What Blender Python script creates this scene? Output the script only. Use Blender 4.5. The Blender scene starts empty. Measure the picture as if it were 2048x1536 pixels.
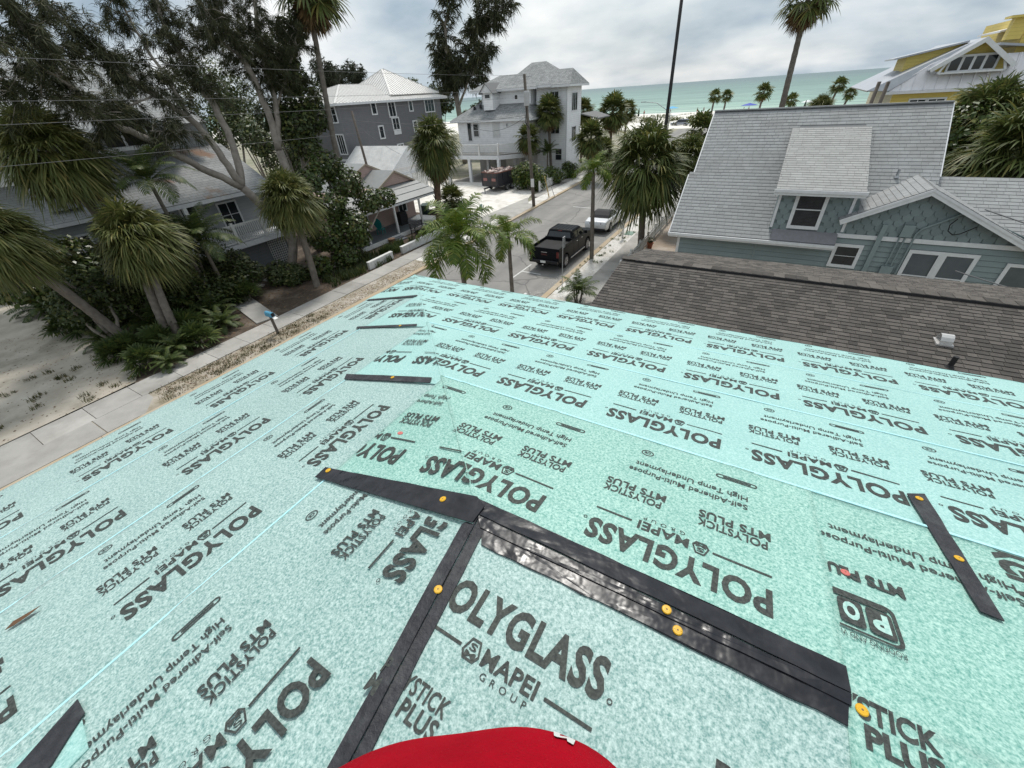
import bpy, math, random
import numpy as np
from mathutils import Vector, Matrix
R = math.radians
rnd = random.Random(7)
nrg = np.random.default_rng(11)
SC = bpy.context.scene
COL = SC.collection
# ------------------------------------------------------------------ camera
CAM = np.array([0.0, 0.0, 9.0])
FPX, PITCH, ROLL, AZ = 785.73, R(36.31), R(4.122), R(32.3)
FW = np.array([-math.sin(AZ) * math.cos(PITCH), math.cos(AZ) * math.cos(PITCH), -math.sin(PITCH)])
RT0 = np.array([math.cos(AZ), math.sin(AZ), 0.0])
UP0 = np.cross(RT0, FW)
RT = math.cos(ROLL) * RT0 - math.sin(ROLL) * UP0
UP = math.sin(ROLL) * RT0 + math.cos(ROLL) * UP0
cd = bpy.data.cameras.new('camera')
cd.sensor_width = 36.0
cd.lens = FPX / 2048 * 36
cd.clip_start = 0.02
cd.clip_end = 60000
cam = bpy.data.objects.new('camera', cd)
COL.objects.link(cam)
m = Matrix.Identity(4)
for i in range(3):
    m[i][0], m[i][1], m[i][2], m[i][3] = RT[i], UP[i], -FW[i], CAM[i]
cam.matrix_world = m
SC.camera = cam
# survey helpers: sight line of a measured point, met with a plane of known x, y or z
def sight(px, py):
    return (px - 1024) / FPX * RT - (py - 768) / FPX * UP + FW
def at_x(px, py, X):
    d = sight(px, py); return CAM + d * (X / d[0])
def at_y(px, py, Y):
    d = sight(px, py); return CAM + d * (Y / d[1])
def at_z(px, py, z=0.0):
    d = sight(px, py); return CAM + d * ((z - 9.0) / d[2])
# ------------------------------------------------------------------ world: Nishita sky under broken overcast
SUN_EL, SUN_AZ = R(57), R(340)          # azimuth measured clockwise from +Y
W = bpy.data.worlds.new('World')
SC.world = W
W.use_nodes = True
nt = W.node_tree
for n in list(nt.nodes): nt.nodes.remove(n)
def N(t, **k):
    n = nt.nodes.new(t)
    for a, b in k.items(): setattr(n, a, b)
    return n
out = N('ShaderNodeOutputWorld'); bg = N('ShaderNodeBackground'); bg2 = N('ShaderNodeBackground'); mixs = N('ShaderNodeMixShader')
sky = N('ShaderNodeTexSky', sky_type='NISHITA', sun_disc=False, sun_elevation=SUN_EL, sun_rotation=SUN_AZ, air_density=1.3, dust_density=2.2)
bg.inputs[1].default_value = 0.10
nt.links.new(sky.outputs[0], bg.inputs[0])
tc = N('ShaderNodeTexCoord'); sep = N('ShaderNodeSeparateXYZ')
nt.links.new(tc.outputs['Generated'], sep.inputs[0])
def math_(op, a, b=None, clamp=False):
    n = N('ShaderNodeMath', operation=op); n.use_clamp = clamp
    for i, v in enumerate((a, b)):
        if v is None: continue
        if isinstance(v, (int, float)): n.inputs[i].default_value = v
        else: nt.links.new(v, n.inputs[i])
    return n.outputs[0]
den = math_('ADD', math_('MAXIMUM', sep.outputs[2], 0.0), 0.28)
cx = math_('DIVIDE', sep.outputs[0], den); cy = math_('DIVIDE', sep.outputs[1], den)
comb = N('ShaderNodeCombineXYZ')
nt.links.new(cx, comb.inputs[0]); nt.links.new(cy, comb.inputs[1])
n1 = N('ShaderNodeTexNoise'); n1.inputs['Scale'].default_value = 1.15; n1.inputs['Detail'].default_value = 6; n1.inputs['Roughness'].default_value = 0.5
nt.links.new(comb.outputs[0], n1.inputs['Vector'])
n2 = N('ShaderNodeTexNoise'); n2.inputs['Scale'].default_value = 0.33; n2.inputs['Detail'].default_value = 4
nt.links.new(comb.outputs[0], n2.inputs['Vector'])
rampc = N('ShaderNodeValToRGB')
e = rampc.color_ramp.elements
e[0].position = 0.36; e[0].color = (0.31, 0.395, 0.48, 1)
e[1].position = 0.66; e[1].color = (0.83, 0.845, 0.85, 1)
em = e.new(0.50); em.color = (0.54, 0.605, 0.655, 1)
nt.links.new(n1.outputs[0], rampc.inputs[0])
bg2.inputs[1].default_value = 0.96
nt.links.new(rampc.outputs[0], bg2.inputs[0])
cover = N('ShaderNodeValToRGB')
e = cover.color_ramp.elements
e[0].position = 0.30; e[0].color = (0.72, 0.72, 0.72, 1)
e[1].position = 0.55; e[1].color = (0.97, 0.97, 0.97, 1)
nt.links.new(n2.outputs[0], cover.inputs[0])
nt.links.new(cover.outputs[0], mixs.inputs[0])
nt.links.new(bg.outputs[0], mixs.inputs[1]); nt.links.new(bg2.outputs[0], mixs.inputs[2])
nt.links.new(mixs.outputs[0], out.inputs[0])
# ------------------------------------------------------------------ sun behind thin cloud
sl = bpy.data.lights.new('sun', 'SUN'); sl.energy = 2.4; sl.angle = R(11); sl.color = (1.0, 0.96, 0.90)
so = bpy.data.objects.new('sun', sl); COL.objects.link(so)
sd = Vector((math.sin(SUN_AZ) * math.cos(SUN_EL), math.cos(SUN_AZ) * math.cos(SUN_EL), math.sin(SUN_EL)))
so.rotation_euler = (-sd).to_track_quat('-Z', 'Y').to_euler()
so.location = (0, 0, 60)
# ------------------------------------------------------------------ exposure
vs = SC.view_settings
vs.view_transform = 'Standard'; vs.look = 'None'; vs.exposure = 0.33; vs.gamma = 1.0; vs.use_curve_mapping = False
SC.cycles.max_bounces = 6; SC.cycles.diffuse_bounces = 3; SC.cycles.glossy_bounces = 3; SC.cycles.transparent_max_bounces = 6; SC.cycles.transmission_bounces = 4
SC.cycles.use_denoising = True

# ------------------------------------------------------------------ mesh helpers
def V(*a): return np.array(a, float)
def unit(v):
    v = np.asarray(v, float); return v / (np.linalg.norm(v) + 1e-12)
def tag(o, label=None, cat=None, group=None, kind=None):
    if label: o['label'] = label
    if cat: o['category'] = cat
    if group: o['group'] = group
    if kind: o['kind'] = kind
    return o
def empty(name, loc=(0, 0, 0), rz=0.0, label=None, cat=None, group=None, kind=None):
    o = bpy.data.objects.new(name, None); COL.objects.link(o)
    o.location = loc; o.rotation_euler = (0, 0, rz); o.empty_display_size = 0.2
    return tag(o, label, cat, group, kind)
class MB:
    def __init__(s): s.v = []; s.f = []; s.m = []
    def poly(s, pts, mi=0):
        i = len(s.v); s.v.extend(tuple(map(float, p)) for p in pts); s.f.append(tuple(range(i, i + len(pts)))); s.m.append(mi); return s
    def arr(s, verts, faces, mi=0):
        i = len(s.v); s.v.extend(map(tuple, verts)); s.f.extend(tuple(int(k) + i for k in f) for f in faces); s.m.extend([mi] * len(faces)); return s
    def hexa(s, b, t, mi=0):     # bottom quad, top quad
        return s.arr(list(b) + list(t), [(3, 2, 1, 0), (4, 5, 6, 7), (0, 1, 5, 4), (1, 2, 6, 5), (2, 3, 7, 6), (3, 0, 4, 7)], mi)
    def box(s, x0, x1, y0, y1, z0, z1, mi=0):
        return s.hexa([(x0, y0, z0), (x1, y0, z0), (x1, y1, z0), (x0, y1, z0)], [(x0, y0, z1), (x1, y0, z1), (x1, y1, z1), (x0, y1, z1)], mi)
    def obox(s, c, a, b, n, mi=0):   # centre and three half vectors
        c, a, b, n = map(np.asarray, (c, a, b, n))
        return s.hexa([c - a - b - n, c + a - b - n, c + a + b - n, c - a + b - n], [c - a - b + n, c + a - b + n, c + a + b + n, c - a + b + n], mi)
    def beam(s, p, q, w, h, up=(0, 0, 1), mi=0):
        p, q = np.asarray(p, float), np.asarray(q, float); d = q - p; a = unit(d); b = np.cross(up, a)
        if np.linalg.norm(b) < 1e-6: b = np.cross((1, 0, 0), a)
        b = unit(b); n = np.cross(a, b)
        return s.obox((p + q) / 2, d / 2, b * w / 2, n * h / 2, mi)
    def slab(s, pts, off, mi=0):     # polygon given a thickness vector
        pts = [np.asarray(p, float) for p in pts]; off = np.asarray(off, float); n = len(pts)
        lo = [p - off for p in pts]
        f = [tuple(range(n)), tuple(range(2 * n - 1, n - 1, -1))]
        for i in range(n): j = (i + 1) % n; f.append((i, n + i, n + j, j))
        return s.arr(pts + lo, f, mi)
    def tube(s, pts, rad, n=8, mi=0, cap=True):
        pts = [np.asarray(p, float) for p in pts]; k = len(pts)
        if np.isscalar(rad): rad = [rad] * k
        vs_ = []; ref = None
        for i, p in enumerate(pts):
            d = unit(pts[min(i + 1, k - 1)] - pts[max(i - 1, 0)])
            if ref is None:
                ref = V(1, 0, 0) if abs(d[0]) < 0.8 else V(0, 1, 0)
            b = unit(ref - d * (ref @ d)); c = np.cross(d, b); ref = b
            for j in range(n):
                t = 2 * math.pi * j / n; vs_.append(p + rad[i] * (math.cos(t) * b + math.sin(t) * c))
        f = []
        for i in range(k - 1):
            for j in range(n):
                a, b2 = i * n + j, i * n + (j + 1) % n; f.append((a, b2, b2 + n, a + n))
        if cap: f.append(tuple(range(n - 1, -1, -1))); f.append(tuple((k - 1) * n + j for j in range(n)))
        return s.arr(vs_, f, mi)
    def lathe(s, c, prof, n=12, mi=0, axis=(0, 0, 1)):
        c = np.asarray(c, float); a = unit(axis); return s.tube([c + a * z for r_, z in prof], [r_ for r_, z in prof], n, mi)
    def mesh(s, name, mats):
        me = bpy.data.meshes.new(name); me.from_pydata(s.v, [], s.f)
        for mt in (mats if isinstance(mats, (list, tuple)) else [mats]): me.materials.append(mt)
        if any(s.m): me.polygons.foreach_set('material_index', s.m)
        return me
    def build(s, name, mats, parent=None, smooth=False, bevel=0.0, **k):
        return link(name, s.mesh(name, mats), parent, smooth, bevel, **k)
def world_of(o):
    return o.matrix_basis.copy() if o.parent is None else world_of(o.parent) @ o.matrix_parent_inverse @ o.matrix_basis
def link(name, me, parent=None, smooth=False, bevel=0.0, loc=None, rz=None, **k):
    if smooth: me.polygons.foreach_set('use_smooth', [True] * len(me.polygons))
    o = bpy.data.objects.new(name, me); COL.objects.link(o)
    if parent is not None:
        o.parent = parent
        if k.pop('world', False):
            o.matrix_parent_inverse = world_of(parent).inverted()
    else: k.pop('world', None)
    if loc is not None: o.location = loc
    if rz is not None: o.rotation_euler = (0, 0, rz)
    if bevel > 0:
        b = o.modifiers.new('bevel', 'BEVEL'); b.width = bevel; b.segments = 2; b.limit_method = 'ANGLE'
    return tag(o, k.get('label'), k.get('cat'), k.get('group'), k.get('kind'))
def np_mesh(name, verts, quads=None, tris=None, mat=None, smooth=False):
    # fast mesh from numpy arrays
    verts = np.asarray(verts, np.float32).reshape(-1, 3)
    me = bpy.data.meshes.new(name)
    q = np.zeros((0, 4), np.int32) if quads is None else np.asarray(quads, np.int32).reshape(-1, 4)
    t = np.zeros((0, 3), np.int32) if tris is None else np.asarray(tris, np.int32).reshape(-1, 3)
    me.vertices.add(len(verts)); me.vertices.foreach_set('co', verts.ravel())
    me.loops.add(q.size + t.size); me.loops.foreach_set('vertex_index', np.concatenate([q.ravel(), t.ravel()]))
    me.polygons.add(len(q) + len(t))
    st = np.concatenate([np.arange(len(q)) * 4, q.size + np.arange(len(t)) * 3]).astype(np.int32)
    me.polygons.foreach_set('loop_start', st)
    if mat is not None: me.materials.append(mat)
    me.update(calc_edges=True)
    if smooth: me.polygons.foreach_set('use_smooth', [True] * len(me.polygons))
    return me
def copy_tree(o, parent=None):
    c = o.copy(); COL.objects.link(c); c.parent = parent
    for ch in list(o.children): copy_tree(ch, c)
    return c

# ------------------------------------------------------------------ materials
def newmat(name):
    mt = bpy.data.materials.new(name); mt.use_nodes = True
    return mt, mt.node_tree, mt.node_tree.nodes['Principled BSDF']
def lk(t, a, b): t.links.new(a, b)
def nd(t, typ, **k):
    n = t.nodes.new(typ)
    for a, b in k.items(): setattr(n, a, b)
    return n
def rgba(c): return (c[0], c[1], c[2], 1)
def noise_(t, vec, scale, detail=4, rough=0.5):
    n = nd(t, 'ShaderNodeTexNoise'); n.inputs['Scale'].default_value = scale; n.inputs['Detail'].default_value = detail; n.inputs['Roughness'].default_value = rough
    if vec is not None: lk(t, vec, n.inputs['Vector'])
    return n.outputs[0]
def ramp_(t, fac, stops):
    r = nd(t, 'ShaderNodeValToRGB'); e = r.color_ramp.elements
    while len(e) < len(stops): e.new(0.5)
    for el, (p, c) in zip(e, stops): el.position = p; el.color = rgba(c)
    lk(t, fac, r.inputs[0]); return r.outputs[0]
def mix_(t, fac, a, b, mode='MIX'):
    n = nd(t, 'ShaderNodeMix', data_type='RGBA', blend_type=mode)
    for s_, v in ((n.inputs[0], fac), (n.inputs[6], a), (n.inputs[7], b)):
        if isinstance(v, (int, float)): s_.default_value = v
        elif isinstance(v, tuple): s_.default_value = rgba(v)
        else: lk(t, v, s_)
    return n.outputs[2]
def coord(t, kind='Object'):
    return nd(t, 'ShaderNodeTexCoord').outputs[kind]
def bump_(t, b, h, strength=0.3, dist=0.02):
    n = nd(t, 'ShaderNodeBump'); n.inputs['Strength'].default_value = strength; n.inputs['Distance'].default_value = dist
    lk(t, h, n.inputs['Height']); lk(t, n.outputs[0], b.inputs['Normal'])
def pm(name, c1, c2=None, scale=4.0, rough=0.7, bump=0.0, bscale=None, metal=0.0, spec=0.4, dirt=None, dscale=0.6, island=0.0):
    """mottled surface: two tones by noise, optional large soft dirt patches, fine bump, per piece variation"""
    mt, t, b = newmat(name); co = coord(t)
    c2 = c2 or tuple(x * 0.8 for x in c1)
    col = ramp_(t, noise_(t, co, scale, 6, 0.6), [(0.32, c1), (0.68, c2)])
    if dirt:
        f = ramp_(t, noise_(t, co, dscale, 5, 0.65), [(0.48, (0, 0, 0)), (0.70, (0.75, 0.75, 0.75))]); col = mix_(t, f, col, dirt)
    if island:
        g = nd(t, 'ShaderNodeNewGeometry'); oi = nd(t, 'ShaderNodeObjectInfo')
        ad = nd(t, 'ShaderNodeMath', operation='ADD'); lk(t, g.outputs['Random Per Island'], ad.inputs[0]); lk(t, oi.outputs['Random'], ad.inputs[1])
        fr = nd(t, 'ShaderNodeMath', operation='FRACT'); lk(t, ad.outputs[0], fr.inputs[0])
        v = ramp_(t, fr.outputs[0], [(0.0, (1 - island,) * 3), (1.0, (1 + island * 0.6,) * 3)])
        col = mix_(t, 1.0, col, v, 'MULTIPLY')
    lk(t, col, b.inputs['Base Color'])
    b.inputs['Roughness'].default_value = rough; b.inputs['Metallic'].default_value = metal; b.inputs['Specular IOR Level'].default_value = spec
    if bump: bump_(t, b, noise_(t, co, bscale or scale * 6, 5, 0.6), bump)
    return mt
def leafmat(name, c1, c2, c3=None, trans=0.25, rough=0.55, patch=1.2):
    """foliage: tone per leaf and per clump, some light passes through"""
    mt, t, b = newmat(name); g = nd(t, 'ShaderNodeNewGeometry'); co = coord(t)
    stops = [(0.0, c1), (0.75, c2)] + ([(0.97, c3)] if c3 else [])
    col = ramp_(t, g.outputs['Random Per Island'], stops)
    pt = ramp_(t, noise_(t, co, patch, 3), [(0.3, (0.72, 0.74, 0.7)), (0.7, (1.2, 1.18, 1.1))])
    col = mix_(t, 1.0, col, pt, 'MULTIPLY')
    lk(t, col, b.inputs['Base Color']); b.inputs['Roughness'].default_value = rough; b.inputs['Specular IOR Level'].default_value = 0.35
    tr = nd(t, 'ShaderNodeBsdfTranslucent'); lk(t, col, tr.inputs[0])
    mx = nd(t, 'ShaderNodeMixShader'); mx.inputs[0].default_value = trans
    lk(t, b.outputs[0], mx.inputs[1]); lk(t, tr.outputs[0], mx.inputs[2]); lk(t, mx.outputs[0], t.nodes['Material Output'].inputs[0])
    return mt
def siding(name, c1, pitch=0.18, rough=0.6, strength=0.5, c2=None):
    """lap boards too far off to build: saw profile along z"""
    mt, t, b = newmat(name); co = coord(t); s = nd(t, 'ShaderNodeSeparateXYZ'); lk(t, co, s.inputs[0])
    mu = nd(t, 'ShaderNodeMath', operation='MULTIPLY'); lk(t, s.outputs[2], mu.inputs[0]); mu.inputs[1].default_value = 1 / pitch
    fr = nd(t, 'ShaderNodeMath', operation='FRACT'); lk(t, mu.outputs[0], fr.inputs[0])
    gap = ramp_(t, fr.outputs[0], [(0.0, (0.55, 0.55, 0.55)), (0.10, (1, 1, 1))])
    base = ramp_(t, noise_(t, co, 2.2, 5), [(0.3, c1), (0.75, c2 or tuple(x * 0.86 for x in c1))])
    lk(t, mix_(t, 1.0, base, gap, 'MULTIPLY'), b.inputs['Base Color']); b.inputs['Roughness'].default_value = rough
    inv = nd(t, 'ShaderNodeMath', operation='SUBTRACT'); inv.inputs[0].default_value = 1.0; lk(t, fr.outputs[0], inv.inputs[1])
    bump_(t, b, inv.outputs[0], strength, 0.02); return mt
def shinglemat(name, c1, c2, rowv=(0, 0.19), tab=0.3, axis='X', rough=0.9, mort=0.35, stain=None):
    """far shingle fields: running bond by brick texture, laid in roof coordinates (x along eave, y up slope by UV)"""
    mt, t, b = newmat(name); uv = coord(t, 'UV')
    br = nd(t, 'ShaderNodeTexBrick'); lk(t, uv, br.inputs['Vector'])
    br.inputs['Color1'].default_value = rgba(c1); br.inputs['Color2'].default_value = rgba(c2); br.inputs['Mortar'].default_value = rgba(tuple(x * mort for x in c1))
    br.inputs['Scale'].default_value = 1.0; br.inputs['Mortar Size'].default_value = 0.012; br.inputs['Brick Width'].default_value = tab; br.inputs['Row Height'].default_value = rowv[1]
    br.inputs['Bias'].default_value = 0.0
    col = br.outputs[0]
    col = mix_(t, 1.0, col, ramp_(t, noise_(t, uv, 0.9, 6, 0.65), [(0.3, (0.8, 0.8, 0.8)), (0.7, (1.12, 1.12, 1.12))]), 'MULTIPLY')
    if stain: col = mix_(t, ramp_(t, noise_(t, uv, 0.35, 6, 0.6), [(0.56, (0, 0, 0)), (0.64, (1, 1, 1))]), col, stain)
    lk(t, col, b.inputs['Base Color']); b.inputs['Roughness'].default_value = rough
    bump_(t, b, br.outputs[1], -0.5, 0.02); return mt
def uv_plane(o, origin, ax, ay):
    """planar coordinates in metres along two roof axes"""
    me = o.data; uvl = me.uv_layers.new(name='UVMap'); ax, ay, og = V(*ax), V(*ay), V(*origin)
    for lp in me.loops:
        p = np.array(me.vertices[lp.vertex_index].co) - og; uvl.data[lp.index].uv = (p @ ax, p @ ay)
    return o
M = {}
M['white'] = pm('white_paint', (0.76, 0.76, 0.74), (0.66, 0.66, 0.64), 3, 0.5, dirt=(0.5, 0.5, 0.47))
M['trim'] = pm('white_trim', (0.72, 0.73, 0.74), (0.62, 0.63, 0.64), 5, 0.45)
M['glass'] = pm('window_glass', (0.012, 0.016, 0.018), (0.03, 0.036, 0.04), 1.5, 0.06, spec=0.6)
M['glass2'] = pm('curtained_glass', (0.07, 0.09, 0.10), (0.10, 0.12, 0.13), 1.5, 0.08, spec=0.6)
M['blind'] = pm('dark_blind', (0.02, 0.02, 0.022), (0.045, 0.045, 0.05), 3, 0.3)
M['void'] = pm('unlit_room', (0.02, 0.02, 0.02), (0.03, 0.03, 0.03), 2, 0.9)
def asphalt_mat():
    """worn asphalt: mottled, faint wheel lanes along the street, hairline cracks, sand blown over it"""
    mt, t, b = newmat('asphalt'); co = coord(t)
    col = ramp_(t, noise_(t, co, 0.7, 7, 0.65), [(0.3, (0.205, 0.200, 0.190)), (0.7, (0.265, 0.256, 0.240))])
    mp = nd(t, 'ShaderNodeMapping'); mp.inputs['Scale'].default_value = (0.9, 0.035, 1); lk(t, co, mp.inputs[0])
    col = mix_(t, 1.0, col, ramp_(t, noise_(t, mp.outputs[0], 1.0, 4), [(0.35, (0.84, 0.84, 0.85)), (0.65, (1.12, 1.11, 1.09))]), 'MULTIPLY')
    vo = nd(t, 'ShaderNodeTexVoronoi', feature='DISTANCE_TO_EDGE'); vo.inputs['Scale'].default_value = 0.28
    wv = nd(t, 'ShaderNodeMapping'); lk(t, co, wv.inputs[0]); ns = nd(t, 'ShaderNodeTexNoise'); ns.inputs['Scale'].default_value = 1.3; lk(t, co, ns.inputs['Vector'])
    ad = nd(t, 'ShaderNodeMix', data_type='VECTOR'); ad.inputs[0].default_value = 0.35; lk(t, co, ad.inputs[4]); lk(t, ns.outputs[1], ad.inputs[5]); lk(t, ad.outputs[1], vo.inputs['Vector'])
    col = mix_(t, ramp_(t, vo.outputs[0], [(0.0, (0.75, 0.75, 0.75)), (0.012, (0, 0, 0))]), col, (0.09, 0.088, 0.085))
    col = mix_(t, ramp_(t, noise_(t, co, 0.55, 8, 0.75), [(0.60, (0, 0, 0)), (0.74, (0.7, 0.7, 0.7))]), col, (0.46, 0.43, 0.385))
    col = mix_(t, ramp_(t, noise_(t, co, 1.9, 4, 0.5), [(0.70, (0, 0, 0)), (0.76, (0.6, 0.6, 0.6))]), col, (0.12, 0.118, 0.115))
    lk(t, col, b.inputs['Base Color']); b.inputs['Roughness'].default_value = 0.88; bump_(t, b, noise_(t, co, 60, 5, .6), .3); return mt
M['asphalt'] = asphalt_mat()
M['concrete'] = pm('concrete_slab', (0.42, 0.405, 0.375), (0.34, 0.33, 0.305), 1.2, 0.85, 0.2, 50, dirt=(0.27, 0.255, 0.23), dscale=0.7, island=0.12)
M['kerb'] = pm('kerb_concrete', (0.46, 0.40, 0.31), (0.42, 0.32, 0.20), 0.9, 0.85, 0.2, 40)
M['shell'] = pm('white_shell_sand', (0.80, 0.78, 0.73), (0.68, 0.65, 0.59), 1.4, 0.95, 0.6, 25, dirt=(0.46, 0.42, 0.36), dscale=0.35)
M['gravel'] = pm('white_gravel', (0.78, 0.77, 0.73), (0.54, 0.52, 0.48), 9, 0.95, 0.9, 22, dirt=(0.33, 0.28, 0.22), dscale=0.9)
M['verge'] = pm('worn_verge', (0.36, 0.31, 0.25), (0.22, 0.19, 0.13), 1.5, 0.95, 0.6, 18, dirt=(0.50, 0.46, 0.40), dscale=1.1)
M['mulch'] = pm('brown_mulch', (0.095, 0.070, 0.050), (0.052, 0.040, 0.030), 5, 0.95, 0.9, 30, dirt=(0.22, 0.18, 0.14), dscale=0.8)
M['sandlawn'] = pm('sandy_lawn', (0.54, 0.495, 0.42), (0.38, 0.335, 0.27), 0.8, 0.95, 0.6, 14, dirt=(0.22, 0.20, 0.15), dscale=0.5)
M['ground'] = pm('sandy_soil', (0.36, 0.33, 0.27), (0.20, 0.20, 0.13), 0.3, 0.95, 0.4, 6, dirt=(0.13, 0.15, 0.07), dscale=0.08)
M['beach'] = pm('beach_sand', (0.80, 0.77, 0.70), (0.72, 0.69, 0.62), 0.1, 0.95, 0.3, 1.5)
M['wood'] = pm('weathered_wood', (0.16, 0.135, 0.115), (0.10, 0.085, 0.072), 3, 0.85, 0.5, 20)
M['steel'] = pm('galvanised_steel', (0.42, 0.43, 0.44), (0.34, 0.35, 0.36), 8, 0.45, metal=0.6)
M['black'] = pm('black_rubber', (0.016, 0.016, 0.017), (0.026, 0.026, 0.027), 6, 0.7)
M['bark'] = pm('grey_bark', (0.35, 0.31, 0.27), (0.20, 0.175, 0.15), 3, 0.9, 0.9, 16)
M['palmtrunk'] = pm('palm_trunk', (0.20, 0.175, 0.148), (0.12, 0.102, 0.086), 5, 0.9, 0.9, 24)
M['boots'] = pm('palm_boots', (0.16, 0.10, 0.065), (0.075, 0.05, 0.035), 8, 0.9, 0.9, 22)
M['sabal'] = leafmat('sabal_leaf', (0.064, 0.090, 0.026), (0.120, 0.150, 0.042), (0.22, 0.20, 0.065))
M['sabaly'] = leafmat('sabal_leaf_olive', (0.074, 0.094, 0.026), (0.145, 0.166, 0.050), (0.25, 0.22, 0.08))
M['dead'] = leafmat('dead_frond', (0.10, 0.065, 0.035), (0.20, 0.125, 0.06), (0.26, 0.19, 0.11), trans=0.15)
M['queen'] = leafmat('feather_leaf', (0.062, 0.110, 0.014), (0.135, 0.200, 0.028), (0.24, 0.26, 0.05))
M['areca'] = leafmat('areca_leaf', (0.036, 0.062, 0.017), (0.075, 0.108, 0.030), (0.13, 0.15, 0.04))
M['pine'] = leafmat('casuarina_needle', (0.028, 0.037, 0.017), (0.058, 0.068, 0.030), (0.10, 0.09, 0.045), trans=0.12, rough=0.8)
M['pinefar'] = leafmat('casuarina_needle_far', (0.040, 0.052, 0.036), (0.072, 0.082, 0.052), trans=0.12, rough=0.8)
M['grape'] = leafmat('sea_grape_leaf', (0.036, 0.060, 0.017), (0.082, 0.118, 0.032), (0.14, 0.13, 0.04), rough=0.35, trans=0.18)
M['hedge'] = leafmat('hedge_leaf', (0.042, 0.072, 0.017), (0.095, 0.140, 0.034), (0.17, 0.18, 0.04), rough=0.4)
M['darkleaf'] = leafmat('dark_leaf', (0.032, 0.048, 0.016), (0.066, 0.092, 0.028), (0.13, 0.14, 0.04), rough=0.5, trans=0.15)
M['grass'] = leafmat('grass_blade', (0.05, 0.06, 0.02), (0.11, 0.11, 0.04), (0.2, 0.16, 0.07))
# ================================================================== SETTING
def sheet(name, pts, z, mat, kind='structure', thick=0.0):
    b = MB()
    if thick: b.slab([(p[0], p[1], z) for p in pts], (0, 0, thick))
    else: b.poly([(p[0], p[1], z) for p in pts])
    return b.build(name, mat, kind=kind)
sheet('ground', [(-6000, -6000), (6000, -6000), (6000, 172), (-6000, 172)], 0.0, M['ground'])
# beach: gently rolling dune field then a slope down to the water
nx, ny = 160, 46
xs = np.concatenate([[-6000, -2000, -700], np.linspace(-260, 260, nx), [700, 2000, 6000]]); ys = np.concatenate([np.linspace(118, 170, 26), np.linspace(173, 240, 20)])
def fbm(x, y, s=1.0, seed=0):
    r = np.zeros_like(x); a = 1.0
    for k in range(5):
        f = s * 1.9 ** k; r += a * (np.sin(x * f * 1.0 + y * f * 0.37 + 1.7 * k + seed) * np.cos(y * f * 0.9 - x * f * 0.31 + 2.9 * k + seed * 2)); a *= 0.55
    return r
gx, gy = np.meshgrid(xs, ys)
dune = np.clip((gy - 118) / 10, 0, 1) * np.clip((168 - gy) / 16, 0, 1)
gz = 0.03 + dune * (0.5 + 0.5 * fbm(gx, gy, 0.16)) - np.clip((gy - 172) / 30, 0, 3) * 0.85
gz = np.where(np.abs(gx) > 300, np.clip(gz, -3, 0.03), gz)
gz[gy < 119] = -0.05
q = [(j * len(xs) + i, j * len(xs) + i + 1, (j + 1) * len(xs) + i + 1, (j + 1) * len(xs) + i) for j in range(len(ys) - 1) for i in range(len(xs) - 1)]
link('beach', np_mesh('beach', np.stack([gx, gy, gz], -1), q, mat=M['beach'], smooth=True), kind='structure')
def sea_mat():
    mt, t, b = newmat('gulf_water'); co = coord(t); s = nd(t, 'ShaderNodeSeparateXYZ'); lk(t, co, s.inputs[0])
    mr = nd(t, 'ShaderNodeMapRange'); mr.inputs[1].default_value = 195; mr.inputs[2].default_value = 2600; lk(t, s.outputs[1], mr.inputs[0])
    pw = nd(t, 'ShaderNodeMath', operation='POWER'); lk(t, mr.outputs[0], pw.inputs[0]); pw.inputs[1].default_value = 0.42
    col = ramp_(t, pw.outputs[0], [(0.0, (0.36, 0.50, 0.40)), (0.22, (0.19, 0.32, 0.26)), (0.55, (0.105, 0.205, 0.18)), (1.0, (0.075, 0.14, 0.145))])
    mp = nd(t, 'ShaderNodeMapping'); mp.inputs['Scale'].default_value = (0.012, 0.085, 1); lk(t, co, mp.inputs[0])
    wv = noise_(t, mp.outputs[0], 1.0, 9, 0.68)
    col = mix_(t, 1.0, col, ramp_(t, wv, [(0.42, (0.66, 0.71, 0.73)), (0.57, (1.28, 1.24, 1.22))]), 'MULTIPLY')
    mp2 = nd(t, 'ShaderNodeMapping'); mp2.inputs['Scale'].default_value = (0.02, 0.11, 1); mp2.inputs['Location'].default_value = (3, 5, 0); lk(t, co, mp2.inputs[0])
    foam = ramp_(t, noise_(t, mp2.outputs[0], 1.7, 8, 0.7), [(0.66, (0, 0, 0)), (0.70, (0.6, 0.6, 0.6))])
    near = nd(t, 'ShaderNodeMapRange'); near.inputs[1].default_value = 205; near.inputs[2].default_value = 420; near.inputs[3].default_value = 1.0; near.inputs[4].default_value = 0.0; lk(t, s.outputs[1], near.inputs[0])
    col = mix_(t, mix_(t, 1.0, foam, near.outputs[0], 'MULTIPLY'), col, (0.75, 0.78, 0.76))
    lk(t, col, b.inputs['Base Color']); b.inputs['Roughness'].default_value = 0.42; b.inputs['Specular IOR Level'].default_value = 0.28
    bump_(t, b, wv, 0.6, 0.6); return mt
sheet('sea', [(-45000, 196), (45000, 196), (45000, 45000), (-45000, 45000)], -0.78, sea_mat())
def ripple(pts, n):   # ragged waterline and foam
    return pts
foam = MB()
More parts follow.
